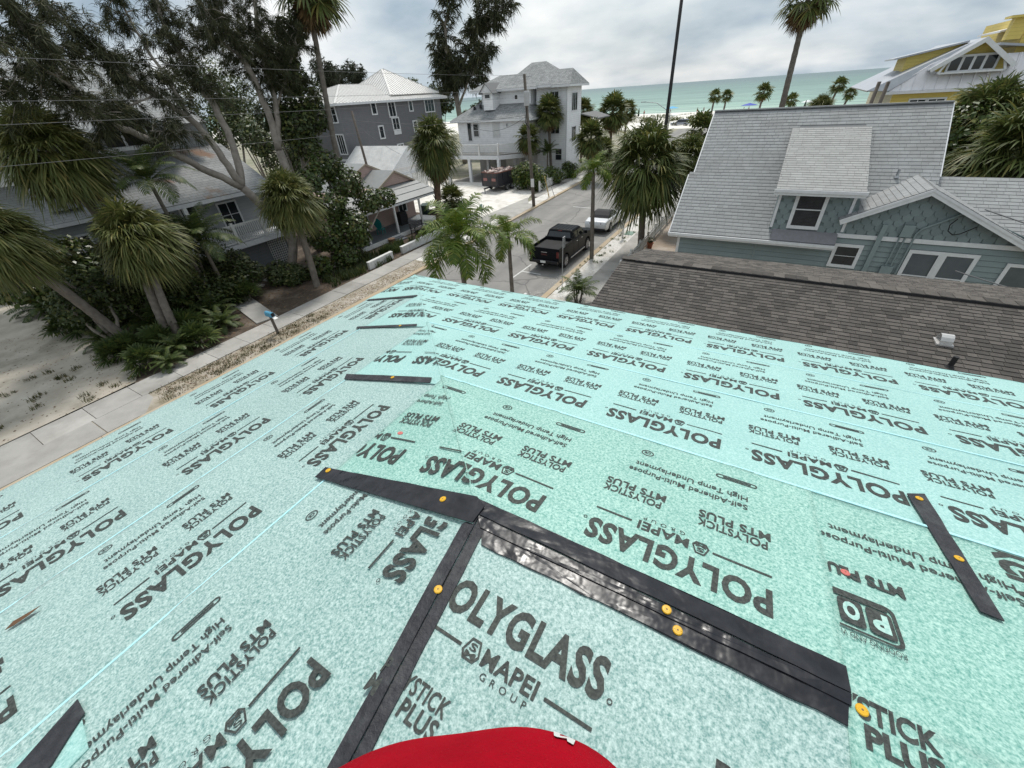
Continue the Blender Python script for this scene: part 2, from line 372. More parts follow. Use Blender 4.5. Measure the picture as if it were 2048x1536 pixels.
for k, (y0, w) in enumerate(((199.5, 1.6), (206, 0.9), (214, 0.7))):
    x = -240.0
    while x < 200:
        L = rnd.uniform(6, 26)
        foam.poly([(x, y0 + rnd.uniform(-.6, .6), -0.765 + .002 * k), (x + L, y0 + rnd.uniform(-.6, .6), -0.765 + .002 * k), (x + L, y0 + w * rnd.uniform(.5, 1.3), -0.765 + .002 * k), (x, y0 + w * rnd.uniform(.5, 1.3), -0.765 + .002 * k)])
        x += L * (1.0 if k == 0 else rnd.uniform(1.2, 3))
foam.build('surf_foam', pm('foam', (0.82, 0.84, 0.83), (0.7, 0.74, 0.73), 0.6, 0.7), kind='stuff', label='broken white foam lines along the shore water', cat='foam')
# ---- street
def kx(y): return -17.75 - 0.036 * max(0.0, y - 9)          # left kerb face
YS = [-40, 0, 9, 25, 40, 60, 85, 118]
XR = -9.0
sheet('road', [(XR, -40), (XR, 118)] + [(kx(y), y) for y in reversed(YS)], 0.006, M['asphalt'])
def strip(name, fx0, fx1, ys, z, mat, thick, parent=None, **k):
    b = MB()
    for y0, y1 in zip(ys[:-1], ys[1:]):
        b.slab([(fx0(y0), y0, z), (fx1(y0), y0, z), (fx1(y1), y1, z), (fx0(y1), y1, z)], (0, 0, thick))
    return b.build(name, mat, parent, **k)
def C_(v): return lambda y: v
# kerbs in cast lengths, each piece its own
def kerb_run(name, fx, w, y0, y1, L=3.05):
    root = empty(name, (0, 0, 0), kind='structure'); y = y0
    while y < y1:
        e_ = min(y + L, y1) - 0.012
        MB().hexa([(fx(y) - w, y, -.05), (fx(y), y, -.05), (fx(e_), e_, -.05), (fx(e_) - w, e_, -.05)], [(fx(y) - w, y, .125), (fx(y) - .02, y, .12), (fx(e_) - .02, e_, .12), (fx(e_) - w, e_, .125)]).build('kerb_stone', M['kerb'], root)
        y += L
kerb_run('kerb_far_side', kx, 0.34, -14, 62)
def kxr(y): return XR + 0.34
kerb_run('kerb_near_side', kxr, 0.34, -8, 62)
# verges and walks
strip('verge_far_side', lambda y: kx(y) - 1.75, lambda y: kx(y) - .345, [-14, 0, 9, 20], 0.10, M['verge'], .1, kind='structure')
strip('verge_far_gravel', lambda y: kx(y) - 1.75, lambda y: kx(y) - .345, [20, 30, 40, 62], 0.10, M['gravel'], .1, kind='structure')
strip('verge_near_side', C_(XR + .345), C_(-7.52), [-8, 62], 0.10, M['gravel'], .1, kind='structure')
def walk(name, fx0, fx1, y0, y1, L, seed):
    root = empty(name, (0, 0, 0), kind='structure'); y = y0; r = random.Random(seed)
    while y < y1:
        e_ = y + L - 0.02; dz = r.uniform(-.006, .006); t_ = r.uniform(-.004, .004)
        MB().hexa([(fx0(y), y, 0), (fx1(y), y, 0), (fx1(e_), e_, 0), (fx0(e_), e_, 0)], [(fx0(y), y, .128 + dz), (fx1(y), y, .128 + dz + t_), (fx1(e_), e_, .128 + dz + t_), (fx0(e_), e_, .128 + dz)]).build('slab', M['concrete'], root)
        y += L
    strip(name.replace('sidewalk', 'joint_bed'), fx0, fx1, [y0, y1], .1, M['mulch'], .1, parent=root)
walk('sidewalk_far_side', lambda y: kx(y) - 3.15, lambda y: kx(y) - 1.76, -6.0, 33.0, 1.52, 3)
walk('sidewalk_near_side', C_(-7.5), C_(-6.2), 6.0, 60.0, 1.52, 4)
# driveway apron of the far lot at the bottom left: two broad slabs across the verge
ap = empty('driveway_apron', (0, 0, 0), kind='structure')
for y0, y1 in ((-5.2, -2.0), (-1.96, 1.42), (1.46, 3.3)):
    MB().hexa([(-19.49, y0, .02), (-18.12, y0, .02), (-18.12, y1, .02), (-19.49, y1, .02)], [(-19.49, y0, .135), (-18.12, y0, .128), (-18.12, y1 - (.9 if y1 > 3 else 0), .128), (-19.49, y1, .135)]).build('slab', M['concrete'], ap)
# lots
sheet('sandy_lot', [(-48, -14), (-20.95, -14), (-20.95, 3.4), (-24.5, 5.2), (-48, 7.5)], .10, M['sandlawn'], thick=.1)
sheet('planting_bed', [(-48, 7.5), (-24.5, 5.2), (-20.95, 3.4), (-21.2, 14.5), (-21.5, 20.0), (-48, 21)], .095, M['mulch'], thick=.1)
sheet('cottage_bed', [(-48, 21), (-21.5, 20.0), (-22.1, 31.2), (-48, 31.5)], .098, M['mulch'], thick=.1)
sheet('shell_lot', [(-60, 31.5), (-22.1, 31.2), (-20.1, 31.2), (-20.3, 36.0), (-22.4, 43.0), (-24, 48), (-60, 48)], .10, M['shell'], thick=.1)
sheet('lot_apron', [(-21.9, 31.3), (-18.95, 31.3), (-19.15, 37.0), (-20.2, 37.5), (-21.6, 40.0)], .118, M['concrete'], thick=.1)
sheet('far_walk', [(-21.5, 40.5), (-20.6, 40.5), (-22.0, 80), (-23.0, 80)], .12, M['concrete'], thick=.1)
sheet('side_yard', [(-6.15, 17.2), (-3.4, 17.2), (-3.4, 40), (-6.15, 40)], .10, pm('yard_soil', (0.42, 0.34, 0.27), (0.32, 0.26, 0.2), 1.3, .95, .5, 12, dirt=(.5, .47, .42)), thick=.1)
sheet('own_front_yard', [(-6.15, -10), (-3.9, -10), (-3.9, 17.2), (-6.15, 17.2)], .10, M['verge'], thick=.1)
# painted parking tee on the asphalt
wl = pm('road_paint', (0.72, 0.72, 0.70), (0.45, 0.45, 0.44), 14, 0.8)
pt = MB(); P1, P2 = V(-12.35, 18.9), V(-11.85, 22.0)
pt.poly([(-12.0, 19.6, .012), (-11.90, 19.6, .012), (-11.90, 22.3, .012), (-12.0, 22.3, .012)])
pt.poly([(-11.90, 20.95, .012), (-10.6, 20.9, .012), (-10.6, 21.0, .012), (-11.90, 21.05, .012)])
pt.poly([(-12.0, 28.0, .012), (-11.9, 28.0, .012), (-11.9, 29.6, .012), (-12.0, 29.6, .012)])
pt.poly([(-15.5, 37.7, .012), (-13.6, 37.6, .012), (-13.6, 37.72, .012), (-15.5, 37.82, .012)])
pt.build('parking_marking', wl, label='white painted tee of a parking bay on the asphalt', cat='road marking', kind='structure')
# loose shell washed over the road edges, weeds and stones on the verges
def scatter(name, mat, n, area, size, seed, z, label, cat, flat=0.5):
    r = np.random.default_rng(seed); c = np.stack([area(r) for _ in range(n)]); vs_, ts = [], []
    oct_ = np.array([(1, 0, 0), (0, 1, 0), (-1, 0, 0), (0, -1, 0), (0, 0, 1), (0, 0, -1.0)]); tf = np.array([(0, 1, 4), (1, 2, 4), (2, 3, 4), (3, 0, 4)])
    sc = r.uniform(size[0], size[1], (n, 1, 1)); jit = r.uniform(.6, 1.4, (n, 6, 3))
    v = oct_[None] * sc * jit; v[:, :, 2] *= flat; v[:, :, :2] += c[:, None, :]; v[:, :, 2] += z
    t = tf[None] + (np.arange(n) * 6)[:, None, None]
    return link(name, np_mesh(name, v, None, t, mat), kind='stuff', label=label, cat=cat)
stone = pm('shell_stone', (0.72, 0.70, 0.66), (0.5, 0.48, 0.44), 12, .95, island=.35)
scatter('shell_gravel', stone, 5000, lambda r: (r.uniform(-8.95, -7.55), r.uniform(15, 45)), (.012, .034), 5, .10, 'loose white shell gravel beside the near sidewalk', 'gravel')
scatter('shell_gravel', stone, 3000, lambda r: (lambda y: (kx(y) - r.uniform(.4, 1.7), y))(r.uniform(12, 48)), (.012, .032), 6, .10, 'loose white shell gravel along the far kerb', 'gravel')
litter = pm('leaf_litter', (0.17, 0.11, 0.065), (0.09, 0.06, 0.04), 9, .95, island=.5)
scatter('leaf_litter', litter, 5000, lambda r: (r.uniform(-29, -21.1), r.uniform(5, 30)), (.03, .075), 7, .10, 'brown leaf litter under the trees across the street', 'leaf litter', .25)
scatter('leaf_litter', litter, 1500, lambda r: (r.uniform(-19.5, -18.2), r.uniform(3.5, 20)), (.02, .05), 8, .10, 'brown leaf litter on the far verge by the mailbox', 'leaf litter', .25)
def tufts(name, mat, centres, n, h, label, cat, seed, spread=.18):
    r = np.random.default_rng(seed); cs = np.repeat(np.asarray(centres, float), n, 0); k = len(cs)
    a = r.uniform(0, 2 * np.pi, k); rr = spread * np.sqrt(r.uniform(0, 1, k)); b = cs + np.stack([rr * np.cos(a), rr * np.sin(a), 0 * a], -1)
    d = r.uniform(0, 2 * np.pi, k); ln = r.uniform(.5, 1, k) * h; le = r.uniform(.1, .7, k) * ln; w = .006 + h * .03
    side = np.stack([-np.sin(d), np.cos(d), 0 * d], -1) * w; dirv = np.stack([np.cos(d), np.sin(d), 0 * d], -1)
    m_ = b + dirv * (le * .4)[:, None] + np.array([0, 0, 1]) * (ln * .65)[:, None]; t_ = b + dirv * le[:, None] + np.array([0, 0, 1]) * ln[:, None]
    v = np.stack([b - side, b + side, m_ + side * .8, m_ - side * .8, t_], 1); i = np.arange(k)[:, None] * 5
    return link(name, np_mesh(name, v, i + np.array([[0, 1, 2, 3]]), i + np.array([[3, 2, 4]]), mat), kind='stuff', label=label, cat=cat)
r_ = np.random.default_rng(21)
tufts('grass', M['grass'], [(x, y, .1) for x, y in zip(r_.uniform(-19.4, -18.2, 170), r_.uniform(3.4, 11.5, 170))], 14, .11, 'sparse grass on the far verge by the blue mailbox', 'grass', 1, .2)
tufts('grass', M['grass'], [(x, y, .1) for x, y in zip(r_.uniform(-26.5, -21.0, 26), r_.uniform(-1, 4.6, 26) )], 40, .16, 'dry grass tufts in the sandy lot', 'grass', 2, .22)
tufts('grass', M['hedge'], [(x, y, .1) for x, y in zip(r_.uniform(-8.9, -7.6, 60), r_.uniform(16, 42, 60))], 16, .16, 'small weeds in the gravel of the near verge', 'weeds', 3, .12)
tufts('sea_oats', M['grass'], [(x, y, .5) for x, y in zip(r_.uniform(-70, 40, 420), r_.uniform(122, 160, 420))], 26, .8, 'olive dune grass on the sand behind the beach', 'dune grass', 4, .8)
scatter('leaf_litter', litter, 900, lambda r: (r.uniform(-33, -21.1), r.uniform(-4, 5)), (.015, .05), 12, .10, 'scattered dry leaves on the sandy lot', 'leaf litter', .25)
scatter('shell_gravel', stone, 1400, lambda r: (XR - abs(r.normal()) * .35, r.uniform(14, 50)), (.008, .025), 13, .012, 'shell fragments washed onto the near edge of the road', 'gravel')
# ================================================================== OWN HOUSE: hip roof under printed underlayment
AX, AY, AZ_ = -0.631, 0.697, 7.688
pR_, pL_, tB = R(13.1), R(12.69), 0.0354
cR, sR, cL, sL = math.cos(pR_), math.sin(pR_), math.cos(pL_), math.sin(pL_)
nR = V(0, sR, cR); nL = V(-sL, 0, cL); nB = unit(V(0, tB, 1))
_s = math.sin
def wr(x, y):   # shallow wrinkles and blisters of the laid sheets, in metres
    a = .0020 * _s(7.3 * x + 2.2 * _s(1.9 * y) + .6) * _s(5.1 * y + 1.7 * _s(2.7 * x)) + .0006 * _s(23 * x + 3 * _s(4 * y)) * _s(27 * y + 3 * _s(5 * x) + 1)
    rdg = _s(1.9 * x - 3.1 * y + 1.4 * _s(1.3 * x + 2.1 * y)); return a + .0022 * math.exp(-(rdg / .05) ** 2)
def PR(w, s, h=0.0): return V(-w, AY + s * cR, AZ_ - s * sR) + nR * (h + wr(-w, s) if h else 0)
def PL(u, s, h=0.0): return V(AX - s * cL, u, AZ_ - s * sL) + nL * (h + wr(s + 3, u) if h else 0)
def PB(w, y, h=0.0): return V(-w, y, AZ_ + tB * (AY - y)) + nB * (h + wr(-w, y) if h else 0)
def whip(s): return 0.631 + 1.0066 * s
def uhip(s): return 0.697 + 0.944 * s
SRk = [0.0, 0.94, 1.854, 2.768, 3.645]
SLk = [0.0, 0.936, 1.861, 2.786, 3.761]
UK = [0.655, 1.515, 2.40, 3.25]
def membrane(name, dark, light, speck=95.0, lo=0.36, hi=0.64, bump=0.35):
    mt, t, b = newmat(name); co = coord(t)
    n = noise_(t, co, speck, 3, 0.6); n2 = noise_(t, co, speck * 2.3, 2, 0.5)
    md = nd(t, 'ShaderNodeMix', data_type='FLOAT'); md.inputs[0].default_value = 0.35; lk(t, n, md.inputs[2]); lk(t, n2, md.inputs[3])
    col = ramp_(t, md.outputs[0], [(lo, dark), (0.5, tuple((a + c) / 2 for a, c in zip(dark, light))), (hi, light)])
    mp = nd(t, 'ShaderNodeMapping'); mp.inputs['Scale'].default_value = (0.5, 0.5, 0.5); lk(t, co, mp.inputs[0])
    col = mix_(t, 1.0, col, ramp_(t, noise_(t, mp.outputs[0], 2.4, 6, 0.7), [(0.3, (0.90, 0.92, 0.92)), (0.7, (1.06, 1.05, 1.05))]), 'MULTIPLY')
    scuff = ramp_(t, noise_(t, co, 5.0, 7, 0.72), [(0.69, (0, 0, 0)), (0.76, (0.35, 0.35, 0.35))])
    col = mix_(t, scuff, col, (0.42, 0.46, 0.44))
    lk(t, col, b.inputs['Base Color']); b.inputs['Roughness'].default_value = 0.55; b.inputs['Specular IOR Level'].default_value = 0.35
    b.inputs['Sheen Weight'].default_value = 0.25; b.inputs['Sheen Roughness'].default_value = 0.5
    ad = nd(t, 'ShaderNodeMath', operation='MULTIPLY_ADD'); lk(t, noise_(t, co, 3.2, 3), ad.inputs[0]); ad.inputs[1].default_value = 7.0; lk(t, md.outputs[0], ad.inputs[2])
    bump_(t, b, ad.outputs[0], bump, 0.004); return mt
M['memR1'] = membrane('underlayment_green', (0.105, 0.310, 0.262), (0.44, 0.675, 0.590))  # three tones of one membrane, partly slope sheen put into the colour
M['memR'] = membrane('underlayment_turquoise', (0.215, 0.452, 0.420), (0.43, 0.675, 0.632), bump=.22)
M['memL'] = membrane('underlayment_pale_sheen', (0.125, 0.268, 0.248), (0.505, 0.650, 0.615))  # paleness partly paints in the sky sheen on this slope
M['lap'] = pm('film_selvage', (0.38, 0.74, 0.78), (0.5, 0.80, 0.82), 40, 0.35)
M['ink'] = pm('print_ink', (0.015, 0.020, 0.018), (0.070, 0.080, 0.072), 105, 0.7)
def tape_mat():
    mt, t, b = newmat('butyl_tape'); co = coord(t)
    lk(t, ramp_(t, noise_(t, co, 14, 5, .6), [(.35, (0.010, 0.011, 0.014)), (.7, (0.026, 0.027, 0.032))]), b.inputs['Base Color'])
    lk(t, ramp_(t, noise_(t, co, 9, 4), [(.4, (.22, .22, .22)), (.65, (.42, .42, .42))]), b.inputs['Roughness'])
    b.inputs['Specular IOR Level'].default_value = 0.34
    ad = nd(t, 'ShaderNodeMath', operation='ADD'); lk(t, noise_(t, co, 7, 2), ad.inputs[0]); lk(t, noise_(t, co, 17, 2, .4), ad.inputs[1])
    bump_(t, b, ad.outputs[0], .5, .016); return mt
M['tape'] = tape_mat()
M['tape_dull'] = pm('dull_tape', (0.016, 0.017, 0.021), (0.034, 0.035, 0.041), 30, .55, .35, 60, spec=.35, dirt=(.075, .08, .082), dscale=9)
house = empty('house', (4, -2, 0), label='house under the camera, roof wrapped in turquoise printed underlayment', cat='house')
def hb(b, name, mat, parent=house, **k): return b.build(name, mat, parent, world=True, **k)
def sheet3(name, pts_fn, ring, mat, lift, nsub=1):
    """membrane laid as a fine grid over a four-cornered patch, with a turned-down edge all round"""
    c = [V(*r_) for r_ in ring]; L1 = max(np.linalg.norm(c[1] - c[0]), np.linalg.norm(c[2] - c[3])); L2 = max(np.linalg.norm(c[3] - c[0]), np.linalg.norm(c[2] - c[1]))
    n, m_ = max(2, min(260, int(L1 / .045))), max(2, min(200, int(L2 / .045))); b = MB()
    for j in range(m_ + 1):
        for i in range(n + 1):
            s_, t_ = i / n, j / m_; k = [(1 - s_) * (1 - t_), s_ * (1 - t_), s_ * t_, (1 - s_) * t_]
            q = sum(w_ * p for w_, p in zip(k, c)); b.v.append(tuple(pts_fn(q[0], q[1], sum(w_ * l for w_, l in zip(k, lift)))))
    id_ = lambda i, j: j * (n + 1) + i
    fl = np.cross(np.array(b.v[id_(1, 0)]) - np.array(b.v[0]), np.array(b.v[id_(0, 1)]) - np.array(b.v[0]))[2] < 0
    for j in range(m_):
        for i in range(n):
            f = (id_(i, j), id_(i + 1, j), id_(i + 1, j + 1), id_(i, j + 1)); b.f.append(f[::-1] if fl else f)
    rim = [id_(i, 0) for i in range(n)] + [id_(n, j) for j in range(m_)] + [id_(i, m_) for i in range(n, 0, -1)] + [id_(0, j) for j in range(m_, 0, -1)]
    o = len(b.v); b.v += [(b.v[i][0], b.v[i][1], b.v[i][2] - .006) for i in rim]; k = len(rim)
    for i in range(k): b.f.append((rim[i], o + i, o + (i + 1) % k, rim[(i + 1) % k]))
    b.m = [0] * len(b.f); ob = hb(b, name, mat, smooth=False)
    ob.data.polygons.foreach_set('use_smooth', [True] * (n * m_) + [False] * k); return ob
sheetsR, sheetsL, wraps = [], [], []
WEND = -13.0
for k in range(4):
    a, b_ = max(SRk[k] - .08, 0), SRk[k + 1]; lo, hi = .003, .011
    w0 = WEND if k else -.527
    sheetsR.append(sheet3('underlayment_sheet', PR, [(w0, a), (whip(a) + .016, a), (whip(b_) + .016, b_), (w0, b_)], M['memR1'] if k == 0 else M['memR'], [lo if k else .009, lo if k else .009, hi if k else .0155, hi if k else .0155]))
    a2, b2 = SLk[k], SLk[k + 1]
    wraps.append(sheet3('underlayment_wrap', PL, [(UK[k], a2), (uhip(a2) + .012, a2), (uhip(b2) + .012, b2), (UK[k], b2)], M['memR1'] if k == 0 else M['memR'], [.0135, .0065 if k else .009, .0115 if k else .0155, .0145 if k else .0165]))
    a3 = max(SLk[k] - .08, -.9 if k == 0 else 0)
    if k == 0:   # top course runs up to the bent ridge line behind the apex
        sheetsL.append(sheet3('underlayment_sheet', PL, [(-9.0, -1.56), (AY, 0), (UK[0] + .06, SLk[1]), (-9.0, SLk[1])], M['memL'], [.003, .003, .011, .011]))
    else:
        sheetsL.append(sheet3('underlayment_sheet', PL, [(-9.0, a3), (UK[k] + .06, a3), (UK[k] + .06, b2), (-9.0, b2)], M['memL'], [lo, lo, hi, hi]))
right_sheet = sheet3('underlayment_sheet', PR, [(WEND, 0), (-.50, 0), (-.50, SRk[1]), (WEND, SRk[1])], M['memR1'], [.003, .003, .0105, .0105])
top_sheet = sheet3('underlayment_sheet', PB, [(-.56, AY), (.631, AY), (.631 - .157 * 9.697, -9.0), (-.56, -9.0)], M['memL'], [.004] * 4)
top_sheet2 = sheet3('underlayment_sheet', PB, [(WEND, AY), (-.516, AY), (-.49, -9.0), (WEND, -9.0)], M['memR1'], [.008] * 4)
# bright film selvage along each lap
for k in (1, 2, 3):
    b = MB(); s_ = SRk[k]
    hh = .0125 if k > 1 else .0165; b.slab([PR(WEND, s_ - .004, hh), PR(WEND, s_ + .010, hh), PR(whip(s_) - .02, s_ + .010, hh), PR(whip(s_) - .02, s_ - .004, hh)], nR * .003); hb(b, 'lap_edge', M['lap'], sheetsR[k - 1])
    b = MB(); s_ = SLk[k]
    b.slab([PL(-9, s_ - .004, .0125), PL(UK[k - 1] + .02, s_ - .004, .0125), PL(UK[k - 1] + .02, s_ + .007, .0125), PL(-9, s_ + .007, .0125)], nL * .003); hb(b, 'lap_edge', M['lap'], sheetsL[k - 1])
# ---- printing
_tx = {}
def text_tris(txt, bold=0.0, space=1.0, shear=0.0):
    key = (txt, bold, space, shear)
    if key in _tx: return _tx[key]
    cu = bpy.data.curves.new('t', 'FONT'); cu.body = txt; cu.size = 1.0; cu.offset = bold; cu.space_character = space; cu.shear = shear; cu.resolution_u = 3; cu.fill_mode = 'FRONT'; cu.dimensions = '2D'
    ob = bpy.data.objects.new('t', cu); COL.objects.link(ob)
    dg = bpy.context.evaluated_depsgraph_get(); me = bpy.data.meshes.new_from_object(ob.evaluated_get(dg))
    me.calc_loop_triangles(); co = np.array([v.co[:2] for v in me.vertices]); tr = co[np.array([t.vertices for t in me.loop_triangles])]
    cap = 0.0
    if len(tr):
        tr[:, :, 0] -= co[:, 0].min(); w = np.ptp(co[:, 0]); cap = co[:, 1].max(); tr[:, :, 0] /= w; base = 0.0 if not any(c in txt for c in 'pygqj') else 0.0; tr[:, :, 1] /= cap
    bpy.data.objects.remove(ob); bpy.data.curves.remove(cu); bpy.data.meshes.remove(me)
    _tx[key] = tr; return tr
def place(tr, x0, x1, base, cap):
    """text triangles to unit coords: x along reading, y down from the uphill edge"""
    o = tr.copy(); o[:, :, 0] = x0 + tr[:, :, 0] * (x1 - x0); o[:, :, 1] = base - tr[:, :, 1] * cap; return o
def rect(x0, x1, y0, y1):
    n = max(1, int((x1 - x0) / .03)); o = []
    for i in range(n):
        a, b_ = x0 + (x1 - x0) * i / n, x0 + (x1 - x0) * (i + 1) / n; o += [[(a, y0), (b_, y0), (b_, y1)], [(a, y0), (b_, y1), (a, y1)]]
    return np.array(o, float)
def ringtris(cx_, cy_, pts_o, pts_i):
    o = []; n = len(pts_o)
    for i in range(n):
        j = (i + 1) % n; a, b_, c, d = pts_o[i], pts_o[j], pts_i[j], pts_i[i]; o += [(a, b_, c), (a, c, d)]
    o = np.array(o, float); o[:, :, 0] += cx_; o[:, :, 1] += cy_; return o
def circ_pts(rx, ry, n=18): return [(rx * math.cos(2 * math.pi * i / n), ry * math.sin(2 * math.pi * i / n)) for i in range(n)]
def rrect(w, h, r, n=4):
    p = []
    for cx_, cy_, a0 in ((w - r, h - r, 0), (-w + r, h - r, 90), (-w + r, -h + r, 180), (w - r, -h + r, 270)):
        for i in range(n + 1): a = R(a0 + 90 * i / n); p.append((cx_ + r * math.cos(a), cy_ + r * math.sin(a)))
    return p
BO = 0.045
def unit_print(e):
    L = []
    L.append(place(text_tris('POLYGLASS', .038, 1.10), 0, e, .235, .105)); L.append(ringtris(e + .02, .225, circ_pts(.008, .008, 8), circ_pts(.005, .005, 8)))
    L.append(rect(0, .30 * e, .298, .307)); L.append(rect(.77 * e, e, .298, .307))
    hexp = [(-.016, -.030), (.016, -.030), (.030, .010), (.018, .030), (-.018, .030), (-.030, .010)]
    L.append(ringtris(.365 * e, .300, hexp, [(x * .78, y * .78) for x, y in hexp]))
    L.append(place(text_tris('S', .02), .345 * e, .385 * e, .302, .020)); L.append(place(text_tris('M', .03), .335 * e, .395 * e, .322, .016))
    L.append(place(text_tris('MAPEI', .026, 1.05), .43 * e, .73 * e, .320, .046)); L.append(place(text_tris('GROUP', .0, 1.9), .46 * e, .71 * e, .350, .018))
    for x0 in (.0, .62 * e):
        L.append(place(text_tris('POLYSTICK', .020, 1.05), x0 + .01, x0 + .41 * e, .470, .042)); L.append(place(text_tris('MTS PLUS', .028, 1.05), x0, x0 + .41 * e, .522, .044))
    L.append(place(text_tris('Self-Adhered Multi-Purpose', .012), .13 * e, .93 * e, .655, .034)); L.append(place(text_tris('High Temp Underlayment', .012), .13 * e, .90 * e, .715, .034))
    po = rrect(.085, .015, .014); L.append(ringtris(.21 * e, .815, po, [(x * .93, y * .62) for x, y in po])); L.append(rect(.21 * e - .06, .21 * e + .055, .811, .819))
    L.append(place(text_tris('MULTI-PURPOSE', 0), .21 * e - .055, .21 * e + .05, .8205, .011))
    L.append(ringtris(.85 * e, .81, circ_pts(.030, .025), circ_pts(.025, .020))); L.append(place(text_tris('CE', .03), .85 * e - .015, .85 * e + .015, .820, .018))
    return np.concatenate(L)
def clip(tris, planes):
    """keep the part of each 2-D triangle with a*x+b*y<=c"""
    out_ = []
    for tr in tris:
        p = [tuple(q) for q in tr]
        for (a, b_, c) in planes:
            if not p: break
            d = [a * x + b_ * y - c for x, y in p]
            if max(d) <= 0: continue
            if min(d) > 0: p = []; break
            q = []
            for i in range(len(p)):
                j = (i + 1) % len(p)
                if d[i] <= 0: q.append(p[i])
                if (d[i] <= 0) != (d[j] <= 0):
                    t_ = d[i] / (d[i] - d[j]); q.append((p[i][0] + t_ * (p[j][0] - p[i][0]), p[i][1] + t_ * (p[j][1] - p[i][1])))
            p = q
        if len(p) > 2: out_.append(p)
    return out_
def ink(polys, fn, h, parent, name='print', mat='ink'):
    b = MB()
    for p in polys:
        pts = [fn(x, y, h(y) if callable(h) else h) for x, y in p]
        b.poly(pts)
    if b.f: hb(b, name, M[mat], parent, kind='stuff')
HR = unit(V(1.0066, 1.0)); HL = unit(V(.944, 1.0))
def fold(w, s):
    d = V(w - .631, s); t_ = d @ HR; dl = d @ V(HR[1], -HR[0]); q = t_ * HL + dl * V(-HL[1], HL[0]); return .697 + q[0], q[1]
UR, UL, UB = unit_print(.62), unit_print(.565), unit_print(.575)
def put(U, ox, oy, sx=1): o = U.copy(); o[:, :, 0] = ox + sx * o[:, :, 0]; o[:, :, 1] += oy; return o
PRow = [[.458 + .79, .458, -.357], [1.387 + .765 * i for i in range(3, -10, -1)], [1.831 + .76 * i for i in range(3, -11, -1)], [2.499 + .755 * i for i in range(3, -13, -1)]]
for k in range(4):
    T = np.concatenate([put(UR, p, SRk[k] + (.012 if k else 0)) for p in PRow[k]])
    a, b_ = SRk[k], SRk[k + 1]
    pl = [(0, 1, b_ - .01), (0, -1, -a - .012)] + ([(-1, 0, .52)] if k == 0 else [])
    ink(clip(T, pl + [(1, -1.0066, .631)]), PR, (lambda s_, a=max(a - .08, 0), b_=b_, k=k: ((.003 + .008 * (s_ - a) / (b_ - a)) if k else (.009 + .0065 * (s_ - a) / (b_ - a))) + .0022), sheetsR[k])
    wp = clip(T, [(0, 1, b_), (-1, 1.0066, -.631)])
    wp = [[fold(*q) for q in p] for p in wp]; tri = []
    for p in wp: tri += [[p[0], p[i], p[i + 1]] for i in range(1, len(p) - 1)]
    if tri: ink(clip(tri, [(-1, 0, -UK[k] - .03), (0, 1, SLk[k + 1] - .01), (0, -1, -SLk[k])]), PL, .0185 if k else .0198, wraps[k])
PLow = [[.92, .065, -.80, -1.66], [1.238, .364, -.51, -1.39], [1.79, .911, .035, -.84, -1.7], [3.2, 2.33, 1.455, .582, -.29, -1.17]]
for k in range(4):
    T = np.concatenate([put(UL, p, SLk[k] + (.03 if k else -.03), -1) for p in PLow[k]])
    ink(clip(T, [(1, 0, UK[k] - .03), (0, 1, SLk[k + 1] - .01), (0, -1, -SLk[k] - .012)] if k else [(1, 0, UK[0] - .03), (0, 1, SLk[1] - .01), (0, -1, .02)]), PL, (lambda s_, k=k: .003 + .008 * (s_ - SLk[k] + .08) / (SLk[k + 1] - SLk[k] + .08) + .0026) if k else .0128, sheetsL[k])
def putB(U, wP, yTop): o = U.copy(); o[:, :, 0] = wP - o[:, :, 0]; o[:, :, 1] = yTop - o[:, :, 1]; return o
TB = np.concatenate([putB(UB, .605, .605), putB(UB, -.245, .530)])
ink(clip(TB, [(-1, 0, .512), (0, 1, .60)]), PB, .0068, top_sheet)
# boxed maker's mark with the line above it, two of them on the right hand sheet and one at the bottom left
def boxlogo(s_, flip=1):
    L = [ringtris(0, 0, rrect(.155, .062, .02), rrect(.147, .055, .016))]
    L.append(rect(-.14, .14, .040, .055))
    for i, ch in enumerate('POLYG'):
        cx_ = -.118 + i * .059; L.append(ringtris(cx_, -.004, rrect(.026, .040, .010), [(0, 0)] * 20))
    L.append(place(text_tris('ROOFING AND WATERPROOFING SYSTEMS', 0), -.15, .15, -.070, .016)); return np.concatenate(L) * s_
def boxletters(s_): return np.concatenate([place(text_tris(ch, .05), -.118 + i * .059 - .017, -.118 + i * .059 + .017, .022, .052) for i, ch in enumerate('POLYG')]) * s_
BL1 = boxlogo(1.25)
BLt = boxletters(1.25)
M['pale_ink'] = pm('bare_membrane', (.26, .48, .43), (.48, .68, .61), 100, .6)
T = BL1.copy(); T1 = np.empty_like(T); T1[:, :, 0] = -.50 + T[:, :, 0]; T1[:, :, 1] = .300 + T[:, :, 1]
for (T_, h_, m_) in ((BL1, .0115, 'ink'), (BLt, .0123, 'pale_ink')):
    T1 = np.empty_like(T_); T1[:, :, 0] = -.50 + T_[:, :, 0]; T1[:, :, 1] = .300 + T_[:, :, 1]
    ink(clip(T1, [(1, 0, -.535), (0, -1, 0)]), PR, h_, right_sheet, mat=m_)
T2 = np.empty_like(T); T2[:, :, 0] = -1.06 - T[:, :, 0]; T2[:, :, 1] = .62 - T[:, :, 1]
ink(clip(T2, [(0, 1, .69)]), PB, .0105, top_sheet2)
T2 = np.empty_like(BLt); T2[:, :, 0] = -1.06 - BLt[:, :, 0]; T2[:, :, 1] = .62 - BLt[:, :, 1]; ink(clip(T2, [(0, 1, .69)]), PB, .0113, top_sheet2, mat='pale_ink')
